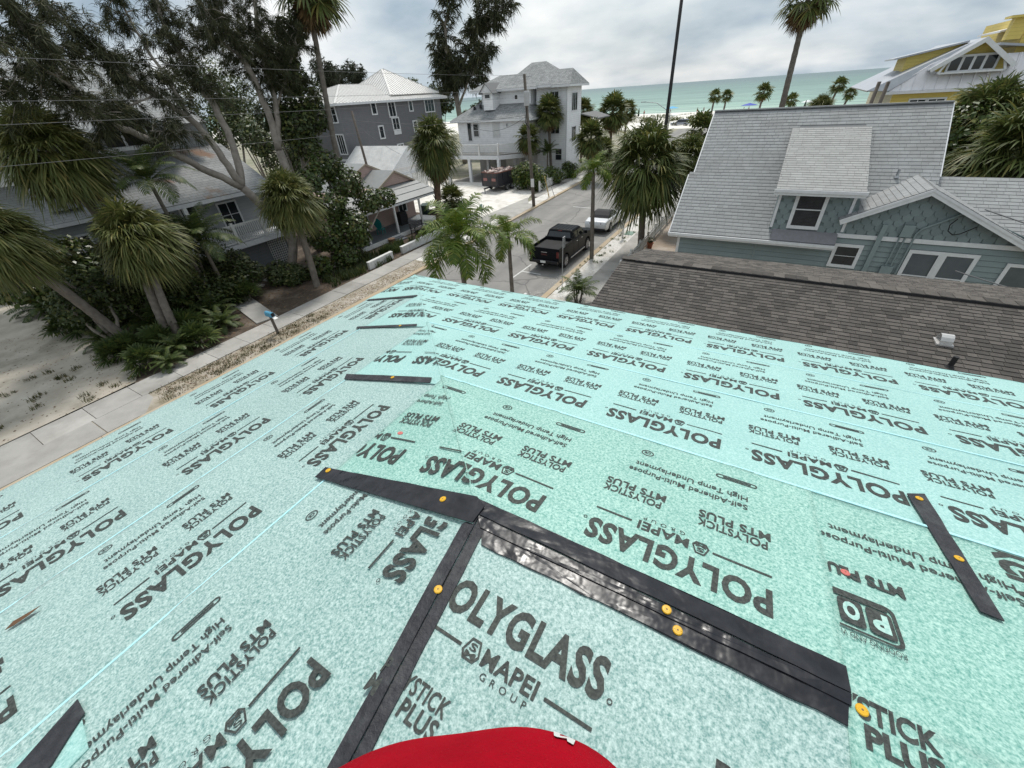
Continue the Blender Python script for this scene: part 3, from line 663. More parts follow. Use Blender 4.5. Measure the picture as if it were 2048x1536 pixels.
TP = np.concatenate([place(text_tris('POLYSTICK', .035), 0, .30, 0, .05), place(text_tris('MTS PLUS', .045), 0, .30, .062, .052)]); TP2 = TP.copy(); TP2[:, :, 0] = -.40 - TP[:, :, 0]; TP2[:, :, 1] = .655 - TP[:, :, 1]
ink(clip(TP2, [(1, 0, -.53)]), PB, .0105, top_sheet2)
TQ = np.concatenate([place(text_tris('MTS PLUS', .045), 0, .24, 0, .05), place(text_tris('Self-Adhered Multi-Purpose', .012), -.35, .22, .17, .036), place(text_tris('High Temp Underlayment', .012), -.35, .18, .235, .036)])
TQ2 = TQ.copy(); TQ2[:, :, 0] = -.745 + TQ[:, :, 0]; TQ2[:, :, 1] = .50 + TQ[:, :, 1]
ink(clip(TQ2, [(1, 0, -.535)]), PR, .0115, right_sheet, 'print')
TV = np.concatenate([place(text_tris('POLYGLASS', .055), 0, .62, 0, .105), rect(0, .2, .06, .068), place(text_tris('POLYSTICK', .035), .02, .28, .22, .045), place(text_tris('MTS PLUS', .045), .02, .28, .27, .045)])
TV2 = np.empty_like(TV); TV2[:, :, 0] = -1.20 - TV[:, :, 1]; TV2[:, :, 1] = 1.17 - TV[:, :, 0]
ink(clip(TV2, [(0, 1, .93), (0, -1, -.05)]), PR, .0115, right_sheet)
TL_ = BL1.copy(); T3 = np.empty_like(TL_); T3[:, :, 0] = -.60 - TL_[:, :, 1]; T3[:, :, 1] = .56 + TL_[:, :, 0] * -1
patch = sheet3('underlayment_sheet', PL, [(-1.6, .50), (-.40, .66), (-.385, .86), (-1.6, .92)], M['memR'], [.014] * 4)
ink(clip(T3, [(1, 0, -.42)]), PL, .0165, patch)
T3 = np.empty_like(BLt); T3[:, :, 0] = -.60 - BLt[:, :, 1]; T3[:, :, 1] = .56 - BLt[:, :, 0]; ink(clip(T3, [(1, 0, -.42)]), PL, .0172, patch, mat='pale_ink')
# ---- butyl tape
def tape(fn, ring, h, thick=.004, jag=0.0, seed=0, mat='tape_dull'):
    r = random.Random(seed); pts = []
    n = len(ring)
    for i in range(n):
        a, b_ = V(*ring[i]), V(*ring[(i + 1) % n]); m_ = max(1, int(np.linalg.norm(b_ - a) / .06)) if jag else 1
        for j in range(m_):
            p = a + (b_ - a) * j / m_
            if jag and j: p = p + V(r.uniform(-jag, jag), r.uniform(-jag, jag))
            pts.append(fn(p[0], p[1], h))
    n_ = nR if fn is PR else nL if fn is PL else nB
    if np.cross(pts[1] - pts[0], pts[2] - pts[0])[2] < 0 and not jag: pts = pts[::-1]
    elif jag:
        A = sum(pts[i][0] * pts[(i + 1) % len(pts)][1] - pts[(i + 1) % len(pts)][0] * pts[i][1] for i in range(len(pts)))
        if A < 0: pts = pts[::-1]
    hb(MB().slab(pts, n_ * thick), 'flashing_tape', M[mat])
tape(PR, [(.66, 0.0), (.70, .07), (-.527, .075), (-.527, 0.0)], .0185, jag=.0015, seed=1, mat='tape')
tape(PB, [(.64, .697), (-.527, .697), (-.525, .668), (.60, .655)], .0150, jag=.0015, seed=2, mat='tape')
tape(PB, [(.60, .664), (-.522, .676), (-.515, .618), (.560, .600)], .0110, jag=.0035, seed=3, mat='tape')
tape(PL, [(.612, 1.005), (.683, 1.012), (.772, .06), (.74, 0.0), (.655, 0.0)], .0215, jag=.0015, seed=4, mat='tape')
tape(PL, [(1.455, 1.87), (1.525, 1.93), (1.578, 1.03), (1.515, .99)], .0205, jag=.001, seed=5)
tape(PL, [(2.36, 2.85), (2.405, 2.88), (2.45, 2.0), (2.40, 1.96)], .0205)
tape(PL, [(3.22, 3.69), (3.262, 3.70), (3.285, 2.78), (3.235, 2.76)], .0205)
h2 = lambda y: .631 - .157 * (AY - y)
tape(PB, [(h2(.697), .697), (.583, .66), (.485, 0.0), (.40, -.55), (h2(-.55), -.55)], .0100, jag=.0015, seed=6)
def hipL(y): return -.157 * (AY - y) / cL
tape(PL, [(.697, 0), (-.55, hipL(-.55)), (-.55, hipL(-.55) + .045), (.64, hipL(.64) + .052)], .0135, jag=.0015, seed=7)
tape(PL, [(-.378, .80), (-.380, .885), (-.80, 1.02), (-.86, .93), (-.66, .83), (-.46, .72)][0:2] + [(-.53, .82), (-1.1, .55), (-1.05, .46), (-.47, .715)], .0215, jag=.001, seed=8)
tape(PR, [(-.911, 1.168), (-.984, 1.215), (-.993, .515), (-.940, .520)], .0185, jag=.0015, seed=9)
# ---- plastic cap nails
capm = MB(); capm.lathe((0, 0, 0), [(.0140, 0), (.0142, .0022), (.0120, .0042), (.0066, .0046), (.0054, .0028)], 16); cap_me = capm.mesh('nail_cap', pm('yellow_plastic', (0.72, 0.42, 0.02), (0.66, 0.36, 0.02), 20, .4))
cap_me2 = capm.mesh('nail_cap', pm('pink_plastic', (0.62, 0.16, 0.14), (0.5, 0.14, 0.12), 20, .5))
headm = MB(); headm.lathe((0, 0, 0.0022), [(.0048, 0), (.0048, .0018), (.0015, .0026)], 10); head_me = headm.mesh('nail_head', pm('rusty_nail', (.20, .12, .06), (.10, .07, .05), 30, .6))
def nail(P, n, me=cap_me):
    o = link('nail_cap', me, house, world=True)
    o.location = Vector(P); o.rotation_mode = 'QUATERNION'; o.rotation_quaternion = Vector(n).to_track_quat('Z', 'Y')
    h_ = link('nail_head', head_me, o)
for w_, y_ in ((-.068, .682), (-.109, .640), (.592, .394)): nail(PB(w_, y_, .0165 if y_ > .66 else .0125), nB)
nail(PB(-.548, .672, .0095), nB)
for u_, s_ in ((.668, .965), (.712, .199)): nail(PL(u_, s_, .0225), nL)
nail(PL(1.53, 1.38, .0215), nL); nail(PL(2.41, 2.2, .0215), nL)
for w_, s_ in ((-.948, 1.150), (-.965, .775)): nail(PR(w_, s_, .0195), nR)
nail(PR(-.585, .473, .0095), nR, cap_me2); nail(PR(1.30, .26, .0095), nR, cap_me2)
# ---- deck, eaves, fascia, walls below
ez = AZ_ - 3.645 * sR
dk = MB()
dk.slab([PR(WEND, 0, 0), PR(.631, 0, 0), PR(whip(3.645), 3.645, 0), PR(WEND, 3.645, 0)][::-1], nR * .02)
dk.slab([PL(-9, -1.56, 0), PL(.697, 0, 0), PL(uhip(3.761), 3.761, 0), PL(-9, 3.761, 0)], nL * .02)
dk.slab([PB(WEND, AY, 0), PB(.631, AY, 0), PB(.631 - .157 * 9.697, -9, 0), PB(WEND, -9, 0)], nB * .02)
hb(dk, 'roof_deck', pm('plywood', (.42, .32, .2), (.36, .27, .17), 6, .8))
fx, fy = PL(0, 3.761)[0], PR(0, 3.645)[1]
fb = MB(); fb.box(fx, fx + .03, -9, fy - .03, ez - .21, ez - .025); fb.box(fx, 13, fy - .03, fy, ez - .21, ez - .025); hb(fb, 'fascia', M['trim'])
db = MB(); db.box(fx - .012, fx + .05, -9, fy + .012, ez - .022, ez - .004); db.box(fx - .012, 13, fy - .05, fy + .012, ez - .0215, ez - .0045); hb(db, 'drip_edge', M['steel'])
sf = MB(); sf.box(fx + .03, fx + .45, -9, fy - .03, ez - .20, ez - .18); sf.box(fx + .45, 13, fy - .45, fy - .03, ez - .20, ez - .18); hb(sf, 'soffit', M['white'])
wb = MB(); wx, wy = fx + .40, fy - .40
wb.box(wx, 13, wy - .16, wy, 0.1, ez - .19); wb.box(wx, wx + .16, -9, wy - .16, .1, ez - .19); wb.box(12.84, 13, -9, wy - .16, .1, ez + .2); wb.box(wx + .16, 12.84, -9, -8.84, .1, ez + .2)
hb(wb, 'wall', siding('own_siding', (.55, .58, .57), .2))
for y0 in (-6.5, -3.2, 0.4):
    for z0 in (1.1, 4.0):
        f_ = MB(); f_.box(wx - .03, wx + .0, y0 - .62, y0 + .62, z0 - .12, z0 + 1.52); fo = hb(f_, 'window', M['trim'])
        for h_ in (0, 1): hb(MB().box(wx - .042, wx - .031, y0 - .5, y0 + .5, z0 + .02 + h_ * .71, z0 + .68 + h_ * .71), 'pane', M['glass'], fo)
for x0 in (-1.5, 2.5, 6.5, 10.0):
    for z0 in (1.1, 4.0):
        f_ = MB(); f_.box(x0 - .62, x0 + .62, wy, wy + .03, z0 - .12, z0 + 1.52); fo = hb(f_, 'window', M['trim'])
        for h_ in (0, 1): hb(MB().box(x0 - .5, x0 + .5, wy + .031, wy + .042, z0 + .02 + h_ * .71, z0 + .68 + h_ * .71), 'pane', M['glass'], fo)

# a dry leaf blown onto the membrane at the left
d_ = sight(55, 1240); n_ = V(-sL, 0, cL); lp_ = CAM + d_ * (((V(AX, AY, AZ_) - CAM) @ n_) / (d_ @ n_))
lf = MB(); ax_, ay_ = unit(V(.2, 1, 0)), unit(V(-1, .2, -.2))
pts_ = [(-.06, 0, 0), (-.03, .014, .010), (.02, .018, .006), (.06, .0, .016), (.02, -.012, .010), (-.03, -.012, .004)]
lf.slab([lp_ + ax_ * a + ay_ * b_ + V(0, 0, .016 + c) for a, b_, c in pts_], (0, 0, .0012)); lf.build('dry_leaf', pm('dry_leaf', (.16, .085, .04), (.09, .05, .03), 40, .8), label='small dry brown leaf lying on the underlayment at the left', cat='leaf')
# ================================================================== NEIGHBOURING BUILDINGS
def win(parent, c, right, up_, w, h, nrm, cols=1, rows=2, frame=.10, glass='glass', proud=.05, name='window', mull=.04):
    """window: casing with recessed panes; each pane its own piece"""
    c, right, up_, nrm = V(*c), unit(right), unit(up_), unit(nrm)
    b = MB()
    for sx in (-1, 1): b.obox(c + right * sx * (w / 2 - frame / 2) + nrm * proud / 2, right * frame / 2, up_ * h / 2, nrm * proud / 2)
    for sy in (-1, 1): b.obox(c + up_ * sy * (h / 2 - frame / 2) + nrm * proud / 2, right * (w / 2 - frame), up_ * frame / 2, nrm * proud / 2)
    iw, ih = w - 2 * frame, h - 2 * frame
    for i in range(1, cols): b.obox(c + right * (-iw / 2 + iw * i / cols) + nrm * proud * .4, right * mull / 2, up_ * ih / 2, nrm * proud * .4)
    for j in range(1, rows): b.obox(c + up_ * (-ih / 2 + ih * j / rows) + nrm * proud * .38, right * iw / 2, up_ * mull / 2, nrm * proud * .38)
    fo = b.build(name, M['trim'], parent, world=True)
    for i in range(cols):
        for j in range(rows):
            pc = c + right * (-iw / 2 + iw * (i + .5) / cols) + up_ * (-ih / 2 + ih * (j + .5) / rows) + nrm * .008
            MB().obox(pc, right * iw / cols / 2, up_ * ih / rows / 2, nrm * .006).build('pane', M[glass], fo, world=True)
    return fo
def roof_plane(name, ring, mat, parent, origin, ax, ay, thick=.12, **k):
    pts = [V(*p) for p in ring]; n = unit(np.cross(pts[1] - pts[0], pts[2] - pts[0]))
    if n[2] < 0: pts = pts[::-1]; n = -n
    o = MB().slab(pts, n * thick).build(name, mat, parent, world=True, **k); uv_plane(o, origin, unit(ax), unit(ay)); return o
X_, Y_, Z_ = V(1, 0, 0), V(0, 1, 0), V(0, 0, 1)
def tabs(parent, origin, ax, ay, nrm, spans, W_, L_, row, tab, mat, near, th=.012, seed=1, nsolo=300, name='shingle', gap=.02):
    """lapped shingle tabs: the `nsolo` best seen as own pieces, the rest one mesh. origin at eave, ax along eave, ay up slope"""
    r = random.Random(seed); ax, ay, nrm, og = unit(ax), unit(ay), unit(nrm), V(*origin); items = []
    for j in range(int(L_ / row)):
        cy_ = (j + .5) * row
        for lo_x, hi_x in spans(cy_):
            x = lo_x - tab * (r.random() + (.5 if j % 2 else 0))
            while x < hi_x:
                w = tab * r.choice((.7, 1, 1, 1.25)); xa, xb = max(x, lo_x), min(x + w, hi_x)
                if xb - xa > .03: items.append(((xa + xb) / 2, cy_, xb - xa))
                x += w
    P = [og + ax * a + ay * b_ for a, b_, w in items]
    d = [np.linalg.norm(p - CAM) for p in P]
    vis = [near(p) for p in P]
    order = sorted(range(len(items)), key=lambda i: (not vis[i], d[i])); solo = set(order[:nsolo]); rest = MB()
    lo = .004
    meshes = {}
    tilt = math.atan2(th, row)
    def corners(w, l):
        g = .005
        f = ax * (w / 2 - g); b0 = -ay * (l / 2 - gap); t0 = ay * (l / 2 + .002)
        return [-f + b0, f + b0, f + t0, -f + t0]
    for i, (a, b_, w) in enumerate(items):
        p = P[i] + nrm * lo
        key = round(w, 3)
        cs = corners(w, row); top = [c + nrm * (th if q < 2 else .002) for q, c in enumerate(cs)]
        fc = [(0, 1, 2, 3), (0, 4, 5, 1), (1, 5, 6, 2), (3, 7, 4, 0)]
        if i in solo:
            if key not in meshes:
                b2 = MB(); b2.arr(top + [c - nrm * .002 for c in cs], fc); meshes[key] = b2.mesh(name, mat)
            o = link(name, meshes[key], parent, world=True); o.location = Vector(p)
        else: rest.arr([p + c for c in top] + [p + c - nrm * .002 for c in cs], fc)
    if rest.f: rest.build(name + '_field', mat, parent, world=True, kind='stuff')
# ------------------------------------------------------------------ low dark house next door
dh = empty('bungalow', (3, 11, 0), label='low house next door with a dark mottled shingle roof', cat='house')
DX0, DX1, RY, RZ = -3.5, 9.6, 13.0, 4.40
sN, sF = .135, .20
dsh = pm('dark_shingle', (0.112, 0.101, 0.091), (0.084, 0.076, 0.069), 7, .95, .6, 60, island=.42)
dshf = pm('brown_shingle', (0.122, 0.110, 0.098), (0.092, 0.083, 0.074), 7, .95, .6, 60, island=.5)
n1_ = unit(V(0, -sN, 1)); n2_ = unit(V(0, sF, 1))
y0n, y1f = 6.4, 16.1
roof_plane('roof', [(DX0, y0n, RZ - (RY - y0n) * sN), (DX1, y0n, RZ - (RY - y0n) * sN), (DX1, RY, RZ), (DX0, RY, RZ)], dsh, dh, (DX0, y0n, 0), X_, V(0, 1, sN))
roof_plane('roof', [(DX0, y1f, RZ - (y1f - RY) * sF), (DX1, y1f, RZ - (y1f - RY) * sF), (DX1, RY, RZ), (DX0, RY, RZ)], dsh, dh, (DX0, y1f, 0), X_, V(0, -1, sF))
tabs(dh, (DX0, y0n, RZ - (RY - y0n) * sN), X_, V(0, 1, sN), n1_, lambda c_: [(0, DX1 - DX0)], DX1 - DX0, (RY - y0n) / math.cos(math.atan(sN)) - .12, .15, .235, dsh, lambda p: p[1] > 8.6 - .35 * (p[0] < 0) and p[0] < 7.2, seed=3)
tabs(dh, (DX0, y1f, RZ - (y1f - RY) * sF), X_, V(0, -1, sF), n2_, lambda c_: [(0, DX1 - DX0)], DX1 - DX0, (y1f - RY) / math.cos(math.atan(sF)) - .12, .15, .235, dshf, lambda p: True, seed=4, nsolo=0)
rv = MB(); rv.box(DX0 + .45, DX1, RY - .17, RY - .145, RZ - .012, RZ + .045); rv.build('ridge_vent_shade', M['black'], dh, world=True)  # black strip stands for the vent's slot and its near-side shadow
x = DX0
rc = MB()
while x < DX1:
    rc.hexa([(x, RY - .15, RZ + .035), (x + .27, RY - .15, RZ + .026), (x + .27, RY + .16, RZ + .012), (x, RY + .16, RZ + .02)], [(x, RY - .15, RZ + .058), (x + .27, RY - .15, RZ + .048), (x + .27, RY + .16, RZ + .034), (x, RY + .16, RZ + .044)]); x += .2715
rc.build('ridge_cap', dshf, dh, world=True, kind='stuff')
dw = MB(); dw.box(DX0 + .35, DX1, y0n + .4, y0n + .55, .1, 3.30); dw.box(DX0 + .35, DX1, y1f - .55, y1f - .4, .1, 3.55); dw.box(DX0 + .35, DX0 + .5, y0n + .55, y1f - .55, .1, 3.30); dw.build('wall', siding('taupe_siding', (.40, .38, .35)), dh, world=True)
gb = MB(); gb.slab([(DX0 + .35, y0n + .55, 3.31), (DX0 + .35, y1f - .55, 3.31), (DX0 + .35, y1f - .55, 3.6), (DX0 + .35, RY, RZ - .13), (DX0 + .35, y0n + .55, 3.42)], (-.15, 0, 0)); gb.build('gable', siding('taupe_siding', (.40, .38, .35)), dh, world=True)
win(dh, (DX0 + .35, 9.2, 1.7), (0, -1, 0), Z_, .9, 1.3, (-1, 0, 0)); win(dh, (DX0 + .35, 12.8, 1.7), (0, -1, 0), Z_, .9, 1.3, (-1, 0, 0))
def dz(x, y): return RZ - (RY - y) * sN
def on_near(px, py):
    d = sight(px, py); n = V(0, -sN, 1); return CAM + d * (((V(0, RY, RZ) - CAM) @ n) / (d @ n))
vp = on_near(1885, 686); vx, vy = vp[0], vp[1]; vz = dz(vx, vy)
gv = MB(); gv.box(vx - .14, vx + .14, vy - .16, vy + .16, vz + .0, vz + .035)
for i in range(7):
    a0, a1 = R(180 - i * 180 / 7), R(180 - (i + 1) * 180 / 7)
    gv.hexa([(vx - .10, vy + .13 * math.cos(a0), vz + .03 + .17 * math.sin(a0)), (vx + .10, vy + .13 * math.cos(a0), vz + .03 + .17 * math.sin(a0)), (vx + .10, vy + .13 * math.cos(a1), vz + .03 + .17 * math.sin(a1)), (vx - .10, vy + .13 * math.cos(a1), vz + .03 + .17 * math.sin(a1))],
            [(vx - .105, vy + .145 * math.cos(a0), vz + .03 + .185 * math.sin(a0)), (vx + .105, vy + .145 * math.cos(a0), vz + .03 + .185 * math.sin(a0)), (vx + .105, vy + .145 * math.cos(a1), vz + .03 + .185 * math.sin(a1)), (vx - .105, vy + .145 * math.cos(a1), vz + .03 + .185 * math.sin(a1))])
gv.build('roof_vent', pm('mill_aluminium', (.60, .59, .57), (.5, .49, .48), 9, .45, metal=.4), dh, world=True)
pv = on_near(1898, 735); MB().lathe((pv[0], pv[1], dz(0, pv[1])), [(.09, 0), (.06, .03), (.045, .06), (.045, .26)], 12).build('vent_pipe', M['black'], dh, world=True)
# ------------------------------------------------------------------ blue-grey house with the big light grey roof
bh = empty('blue_house', (2, 24, 0), label='blue-grey clapboard house with a large light grey shingle roof and dormer', cat='house')
EY, EZ, RYb, RZb = 20.9, 3.18, 27.0, 7.69
tb = (RZb - EZ) / (RYb - EY); nb = unit(V(0, -tb, 1)); cb = math.cos(math.atan(tb))
XL, XRb = -3.5, 5.98
gsh = pm('light_shingle', (0.335, 0.345, 0.345), (0.29, 0.297, 0.297), 3, .95, .5, 60, island=.10, dirt=(.26, .257, .25), dscale=.5)
gshm = pm('roof_bed', (0.20, 0.203, 0.203), (0.18, 0.18, 0.18), 5, .95)  # dark bed between tabs stands in for the shadow line under each course
def bz(y): return EZ + (y - EY) * tb
JY = 23.75                                   # the rake steps in above here
roof_plane('roof', [(XL, EY, EZ), (3.08, EY, EZ), (3.08, JY, bz(JY)), (XL, JY, bz(JY))], gshm, bh, (XL, EY, EZ), X_, V(0, 1, tb))
roof_plane('roof', [(XL + .22, JY, bz(JY)), (XRb, JY, bz(JY)), (XRb, RYb, RZb), (XL + .22, RYb, RZb)], gshm, bh, (XL, EY, EZ), X_, V(0, 1, tb))
roof_plane('roof', [(3.08, 22.6, bz(22.6)), (XRb, 22.6, bz(22.6)), (XRb, JY, bz(JY)), (3.08, JY, bz(JY))], gshm, bh, (XL, EY, EZ), X_, V(0, 1, tb))
roof_plane('roof', [(XL + .22, RYb, RZb), (XRb, RYb, RZb), (XRb, 32.5, RZb - 4.4), (XL + .22, 32.5, RZb - 4.4)], gshm, bh, (XL, EY, EZ), X_, V(0, -1, tb))
def spanb(c_):
    y = EY + c_ * cb; x0 = 0 if y < JY else .22; x1 = XRb - XL if y > 22.6 else 3.08 - XL
    if y < 20.88 or y > 26.05: return [(x0, x1)]
    da, db = (.70 - XL, 3.18 - XL) if y > 21.3 else (.75 - XL, 3.1 - XL)
    return [(x0, da)] + ([(db, x1)] if x1 > db else [])
tabs(bh, (XL, EY, EZ), X_, V(0, 1, tb), nb, spanb, XRb - XL, (RYb - EY) / cb, .19, .33, gsh, lambda p: True, th=.013, seed=8, gap=.014)
MB().box(XL + .2, XRb, RYb - .12, RYb + .12, RZb - .02, RZb + .035).build('ridge_cap', gsh, bh, world=True)
fa = MB(); fa.box(XL - .02, 3.12, EY - .05, EY - .002, EZ - .20, EZ - .015); fa.build('eave_board', M['trim'], bh, world=True)
fa = MB(); fa.box(XL - .05, 3.12, EY - .11, EY - .052, EZ - .12, EZ - .01); fa.build('gutter', M['trim'], bh, world=True)
ra = MB()
for (y0, y1, xx) in ((EY, JY, XL), (JY, RYb, XL + .22)):
    if y0 == JY: ra.build('rake_board', M['trim'], bh, world=True); ra = MB()
    ra.beam((xx - .02, y0, bz(y0) - .13), (xx - .02, y1, bz(y1) - .13), .045, .2)
ra.build('rake_board', M['trim'], bh, world=True); ra = MB(); ra.beam((XRb + .02, 23.9, bz(23.9) - .13), (XRb + .02, RYb, RZb - .13), .045, .2); ra.build('rake_board', M['trim'], bh, world=True)
bcol, bcol2 = (0.235, 0.288, 0.292), (0.21, 0.258, 0.262)
bw = pm('blue_clapboard', bcol, bcol2, 2, .6, .15, 30, island=.06)
WY = 21.36
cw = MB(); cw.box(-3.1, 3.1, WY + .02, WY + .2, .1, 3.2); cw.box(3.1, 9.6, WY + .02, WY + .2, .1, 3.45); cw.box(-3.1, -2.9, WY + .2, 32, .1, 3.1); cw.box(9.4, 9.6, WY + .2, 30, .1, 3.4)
cw.slab([(-3.1, WY + .3, 3.1), (-3.1, 31.9, 3.1), (-3.1, RYb, RZb - .25)], (-.2, 0, 0)); cw.build('wall', pm('lap_shade_backing', (.07, .085, .087), None, 4, .8), bh, world=True)  # dark tone showing between boards paints the shadow under each lap
z = .3
while z < 3.42:
    xl = -3.12 if z < 3.1 else 3.15; zt = z + .188 if z < 3.0 else min(z + .188, 3.22 if xl < 0 else 3.5)
    MB().hexa([(xl, WY - .030, z), (9.62, WY - .030, z), (9.62, WY + .019, z), (xl, WY + .019, z)], [(xl, WY + .004, zt), (9.62, WY + .004, zt), (9.62, WY + .019, zt), (xl, WY + .019, zt)]).build('clapboard', bw, bh, world=True); z += .205
cbm = MB(); cbm.box(-3.14, -3.02, WY - .03, WY - .016, .1, 3.1); cbm.build('corner_board', M['trim'], bh, world=True)
cbm = MB(); cbm.box(.26, .36, WY - .03, WY - .0155, .1, 3.0); cbm.build('pilaster', bw, bh, world=True)
# gable wing over the side wall
GX, GZ, gs, GY = 5.31, 5.40, .515, 20.98
gly, grx = 2.92, 9.35
def gz_(x): return GZ - abs(x - GX) * gs
for nm, xe in (('roof', gly), ('roof', grx)):
    yb = lambda z: EY + (z - EZ) / tb + .12
    roof_plane(nm, [(xe, GY, gz_(xe)), (GX, GY, GZ), (GX, yb(GZ), GZ), (xe, yb(gz_(xe)) if xe < GX else 26.0, gz_(xe))], gshm, bh, (xe, GY, 0), Y_, V(1 if xe < GX else -1, 0, gs), thick=.1)
    sx = 1 if xe < GX else -1; ay_ = unit(V(sx, 0, gs)); L_ = abs(GX - xe) / math.cos(math.atan(gs))
    def spang(c_, xe=xe, sx=sx):
        x = xe + sx * c_ * math.cos(math.atan(gs)); return [(0, 4.6)] if sx < 0 else [(0, yb(gz_(x)) + .05 - GY)]
    tabs(bh, (xe, GY + .02, gz_(xe)), Y_, ay_, unit(np.cross(Y_, ay_)) if np.cross(Y_, ay_)[2] > 0 else unit(np.cross(ay_, Y_)), spang, 4.8, L_, .19, .33, gsh, lambda p: False, seed=12, nsolo=0, gap=.014)
    b = MB(); d_ = V(GX - xe, 0, GZ - gz_(xe)); n_ = unit(V(-d_[2], 0, d_[0])); n_ = n_ if n_[2] > 0 else -n_
    off_ = V(0, .004 if xe < GX else 0, 0); b.obox((V(xe, GY - .025, gz_(xe)) + V(GX, GY - .025, GZ)) / 2 - n_ * .115 + off_, d_ / 2, V(0, .022, 0), n_ * .095); b.build('barge_board', M['trim'], bh, world=True)
    b = MB(); b.obox((V(xe, GY - .06, gz_(xe)) + V(GX, GY - .06, GZ)) / 2 - n_ * .05 + off_, d_ / 2, V(0, .012, 0), n_ * .04); b.build('barge_moulding', M['trim'], bh, world=True)
gw = MB(); gw.slab([(.62, WY - .01, 3.5), (9.3, WY - .01, 3.5), (GX, WY - .01, GZ - .2), (3.5, WY - .01, gz_(3.5) - .12), (3.3, WY - .01, 5.2), (.62, WY - .01, 5.2)][::-1], (0, -.15, 0)); gw.build('gable_wall', pm('scale_shade_backing', (.15, .186, .189), None, 4, .8), bh, world=True)  # darker backing paints the shadow outline round each scale
# fish-scale shingles
scal = MB(); sc_p = [(-.165, .15), (-.165, -.02), (-.12, -.12), (-.045, -.165), (.045, -.165), (.12, -.12), (.165, -.02), (.165, .15)]
scal.slab([(x * .95, 0, z * .95) for x, z in sc_p], (0, -.022, 0)); sc_me = scal.mesh('scallop', pm('blue_scallop', (0.215, 0.263, 0.266), (0.19, 0.234, 0.238), 4, .6, .2, 40, island=.12))
j = 0; z = 3.66
while z < 5.3:
    x = .8 + (.17 if j % 2 else 0)
    while x < 9.2:
        top = gz_(x) - .22 if x > 3.45 else 5.15
        if z + .05 < top and z - .1 > (3.52 if x > 3.1 else 3.3) and not (1.18 < x < 2.42 and z < 5.1) and not (3.25 < x < 3.75 and z > 4.4):
            o = link('scallop', sc_me, bh, world=True); o.location = (x, WY - .030, z); o.rotation_euler = (R(-6), 0, rnd.uniform(-.01, .01))
        x += .34
    z += .215; j += 1
MB().box(3.08, 9.4, WY - .06, WY - .012, 3.40, 3.56).build('belt_board', M['trim'], bh, world=True)
# dormer
DXa, DXb, DYt, DZt, DYf, DZf = .41, 3.42, 26.05, 6.98, 20.86, 5.22
roof_plane('dormer_roof', [(DXa, DYf, DZf), (DXb, DYf, DZf), (DXb, DYt, DZt), (DXa, DYt, DZt)], gshm, bh, (DXa, DYf, 0), X_, V(0, DYt - DYf, DZt - DZf), thick=.10)
dn = unit(np.cross(X_, V(0, DYt - DYf, DZt - DZf)))
tabs(bh, (DXa, DYf, DZf), X_, V(0, DYt - DYf, DZt - DZf), dn, lambda c_: [(0, DXb - DXa)], DXb - DXa, 5.46, .19, .33, pm('pale_shingle', (0.375, 0.38, 0.365), (0.325, 0.328, 0.315), 2.5, .95, .5, 60, island=.10), lambda p: False, seed=15, nsolo=0, gap=.014)
fb = MB(); fb.box(DXa - .03, DXb + .03, DYf - .04, DYf - .002, DZf - .21, DZf - .01); fb.box(DXa - .05, DXb + .05, DYf - .10, DYf - .042, DZf - .10, DZf + .01); fb.build('dormer_fascia', M['trim'], bh, world=True)
ck = MB()
for xx in (.72, 3.14): ck.slab([(xx, WY, bz(WY)), (xx, 25.9, bz(25.9)), (xx, WY, DZf + .12)], (.12, 0, 0))
ck.build('dormer_cheek', bw, bh, world=True)
for xx in (.66, 3.22): MB().box(xx - .05, xx + .05, WY - .07, WY - .045, 3.62, 5.16).build('corner_board', M['trim'], bh, world=True)
wd = win(bh, (1.80, WY - .03, 4.40), X_, Z_, 1.15, 1.55, (0, -1, 0), frame=.13, glass='blind')
sl_ = MB()
for i in range(22): sl_.box(1.36, 2.24, WY - .058, WY - .050, 3.80 + i * .054, 3.80 + i * .054 + .022)
sl_.build('blind_slats', pm('blind_slat', (.035, .035, .038), (.06, .06, .063), 5, .35), wd, world=True, kind='stuff')
sk = roof_plane('dormer_apron', [(.75, 20.88, EZ + .03), (3.12, 20.88, EZ + .03), (3.12, WY - .03, 3.56), (.75, WY - .03, 3.56)], pm('apron_shingle', (0.24, 0.235, 0.25), (.2, .2, .21), 6, .9, .5, 30), bh, (.75, 20.88, 0), X_, V(0, .4, .35), thick=.03)
win(bh, (3.66, WY - .02, 2.67), X_, Z_, .98, .98, (0, -1, 0), frame=.12, cols=1, rows=2, mull=.015)
wdw = win(bh, (6.62, WY - .02, 2.15), X_, Z_, 2.05, 2.0, (0, -1, 0), frame=.13, cols=2, rows=2, glass='glass2', mull=.045)
MB().box(6.50, 6.74, WY - .082, WY - .071, 1.28, 3.02).build('mullion', M['trim'], wdw, world=True)
win(bh, (9.0, WY - .02, 2.0), X_, Z_, 1.1, 1.9, (0, -1, 0), frame=.12, glass='glass2')
pp = MB(); pp.box(4.42, 4.58, WY - .13, WY - .02, .2, 4.02); pp.build('downpipe', bw, bh, world=True)
pp = MB(); pp.box(5.05, 5.40, WY - .17, WY - .05, 3.62, 4.06); pp.build('meter_box', bw, bh, world=True)
for xx in (5.10, 5.27): MB().tube([(xx, WY - .08, 3.62), (xx, WY - .08, 2.45)], .028, 8).build('conduit', bw, bh, world=True)
MB().box(4.98, 5.36, WY - .16, WY - .03, 2.1, 2.44).build('junction_box', bw, bh, world=True)
MB().tube([(5.52, WY - .09, 1.8), (5.52, WY - .09, 3.75), (5.62, WY - .10, 3.95), (6.5, WY - .10, 4.55)], .035, 8).build('mast_pipe', bw, bh, world=True)
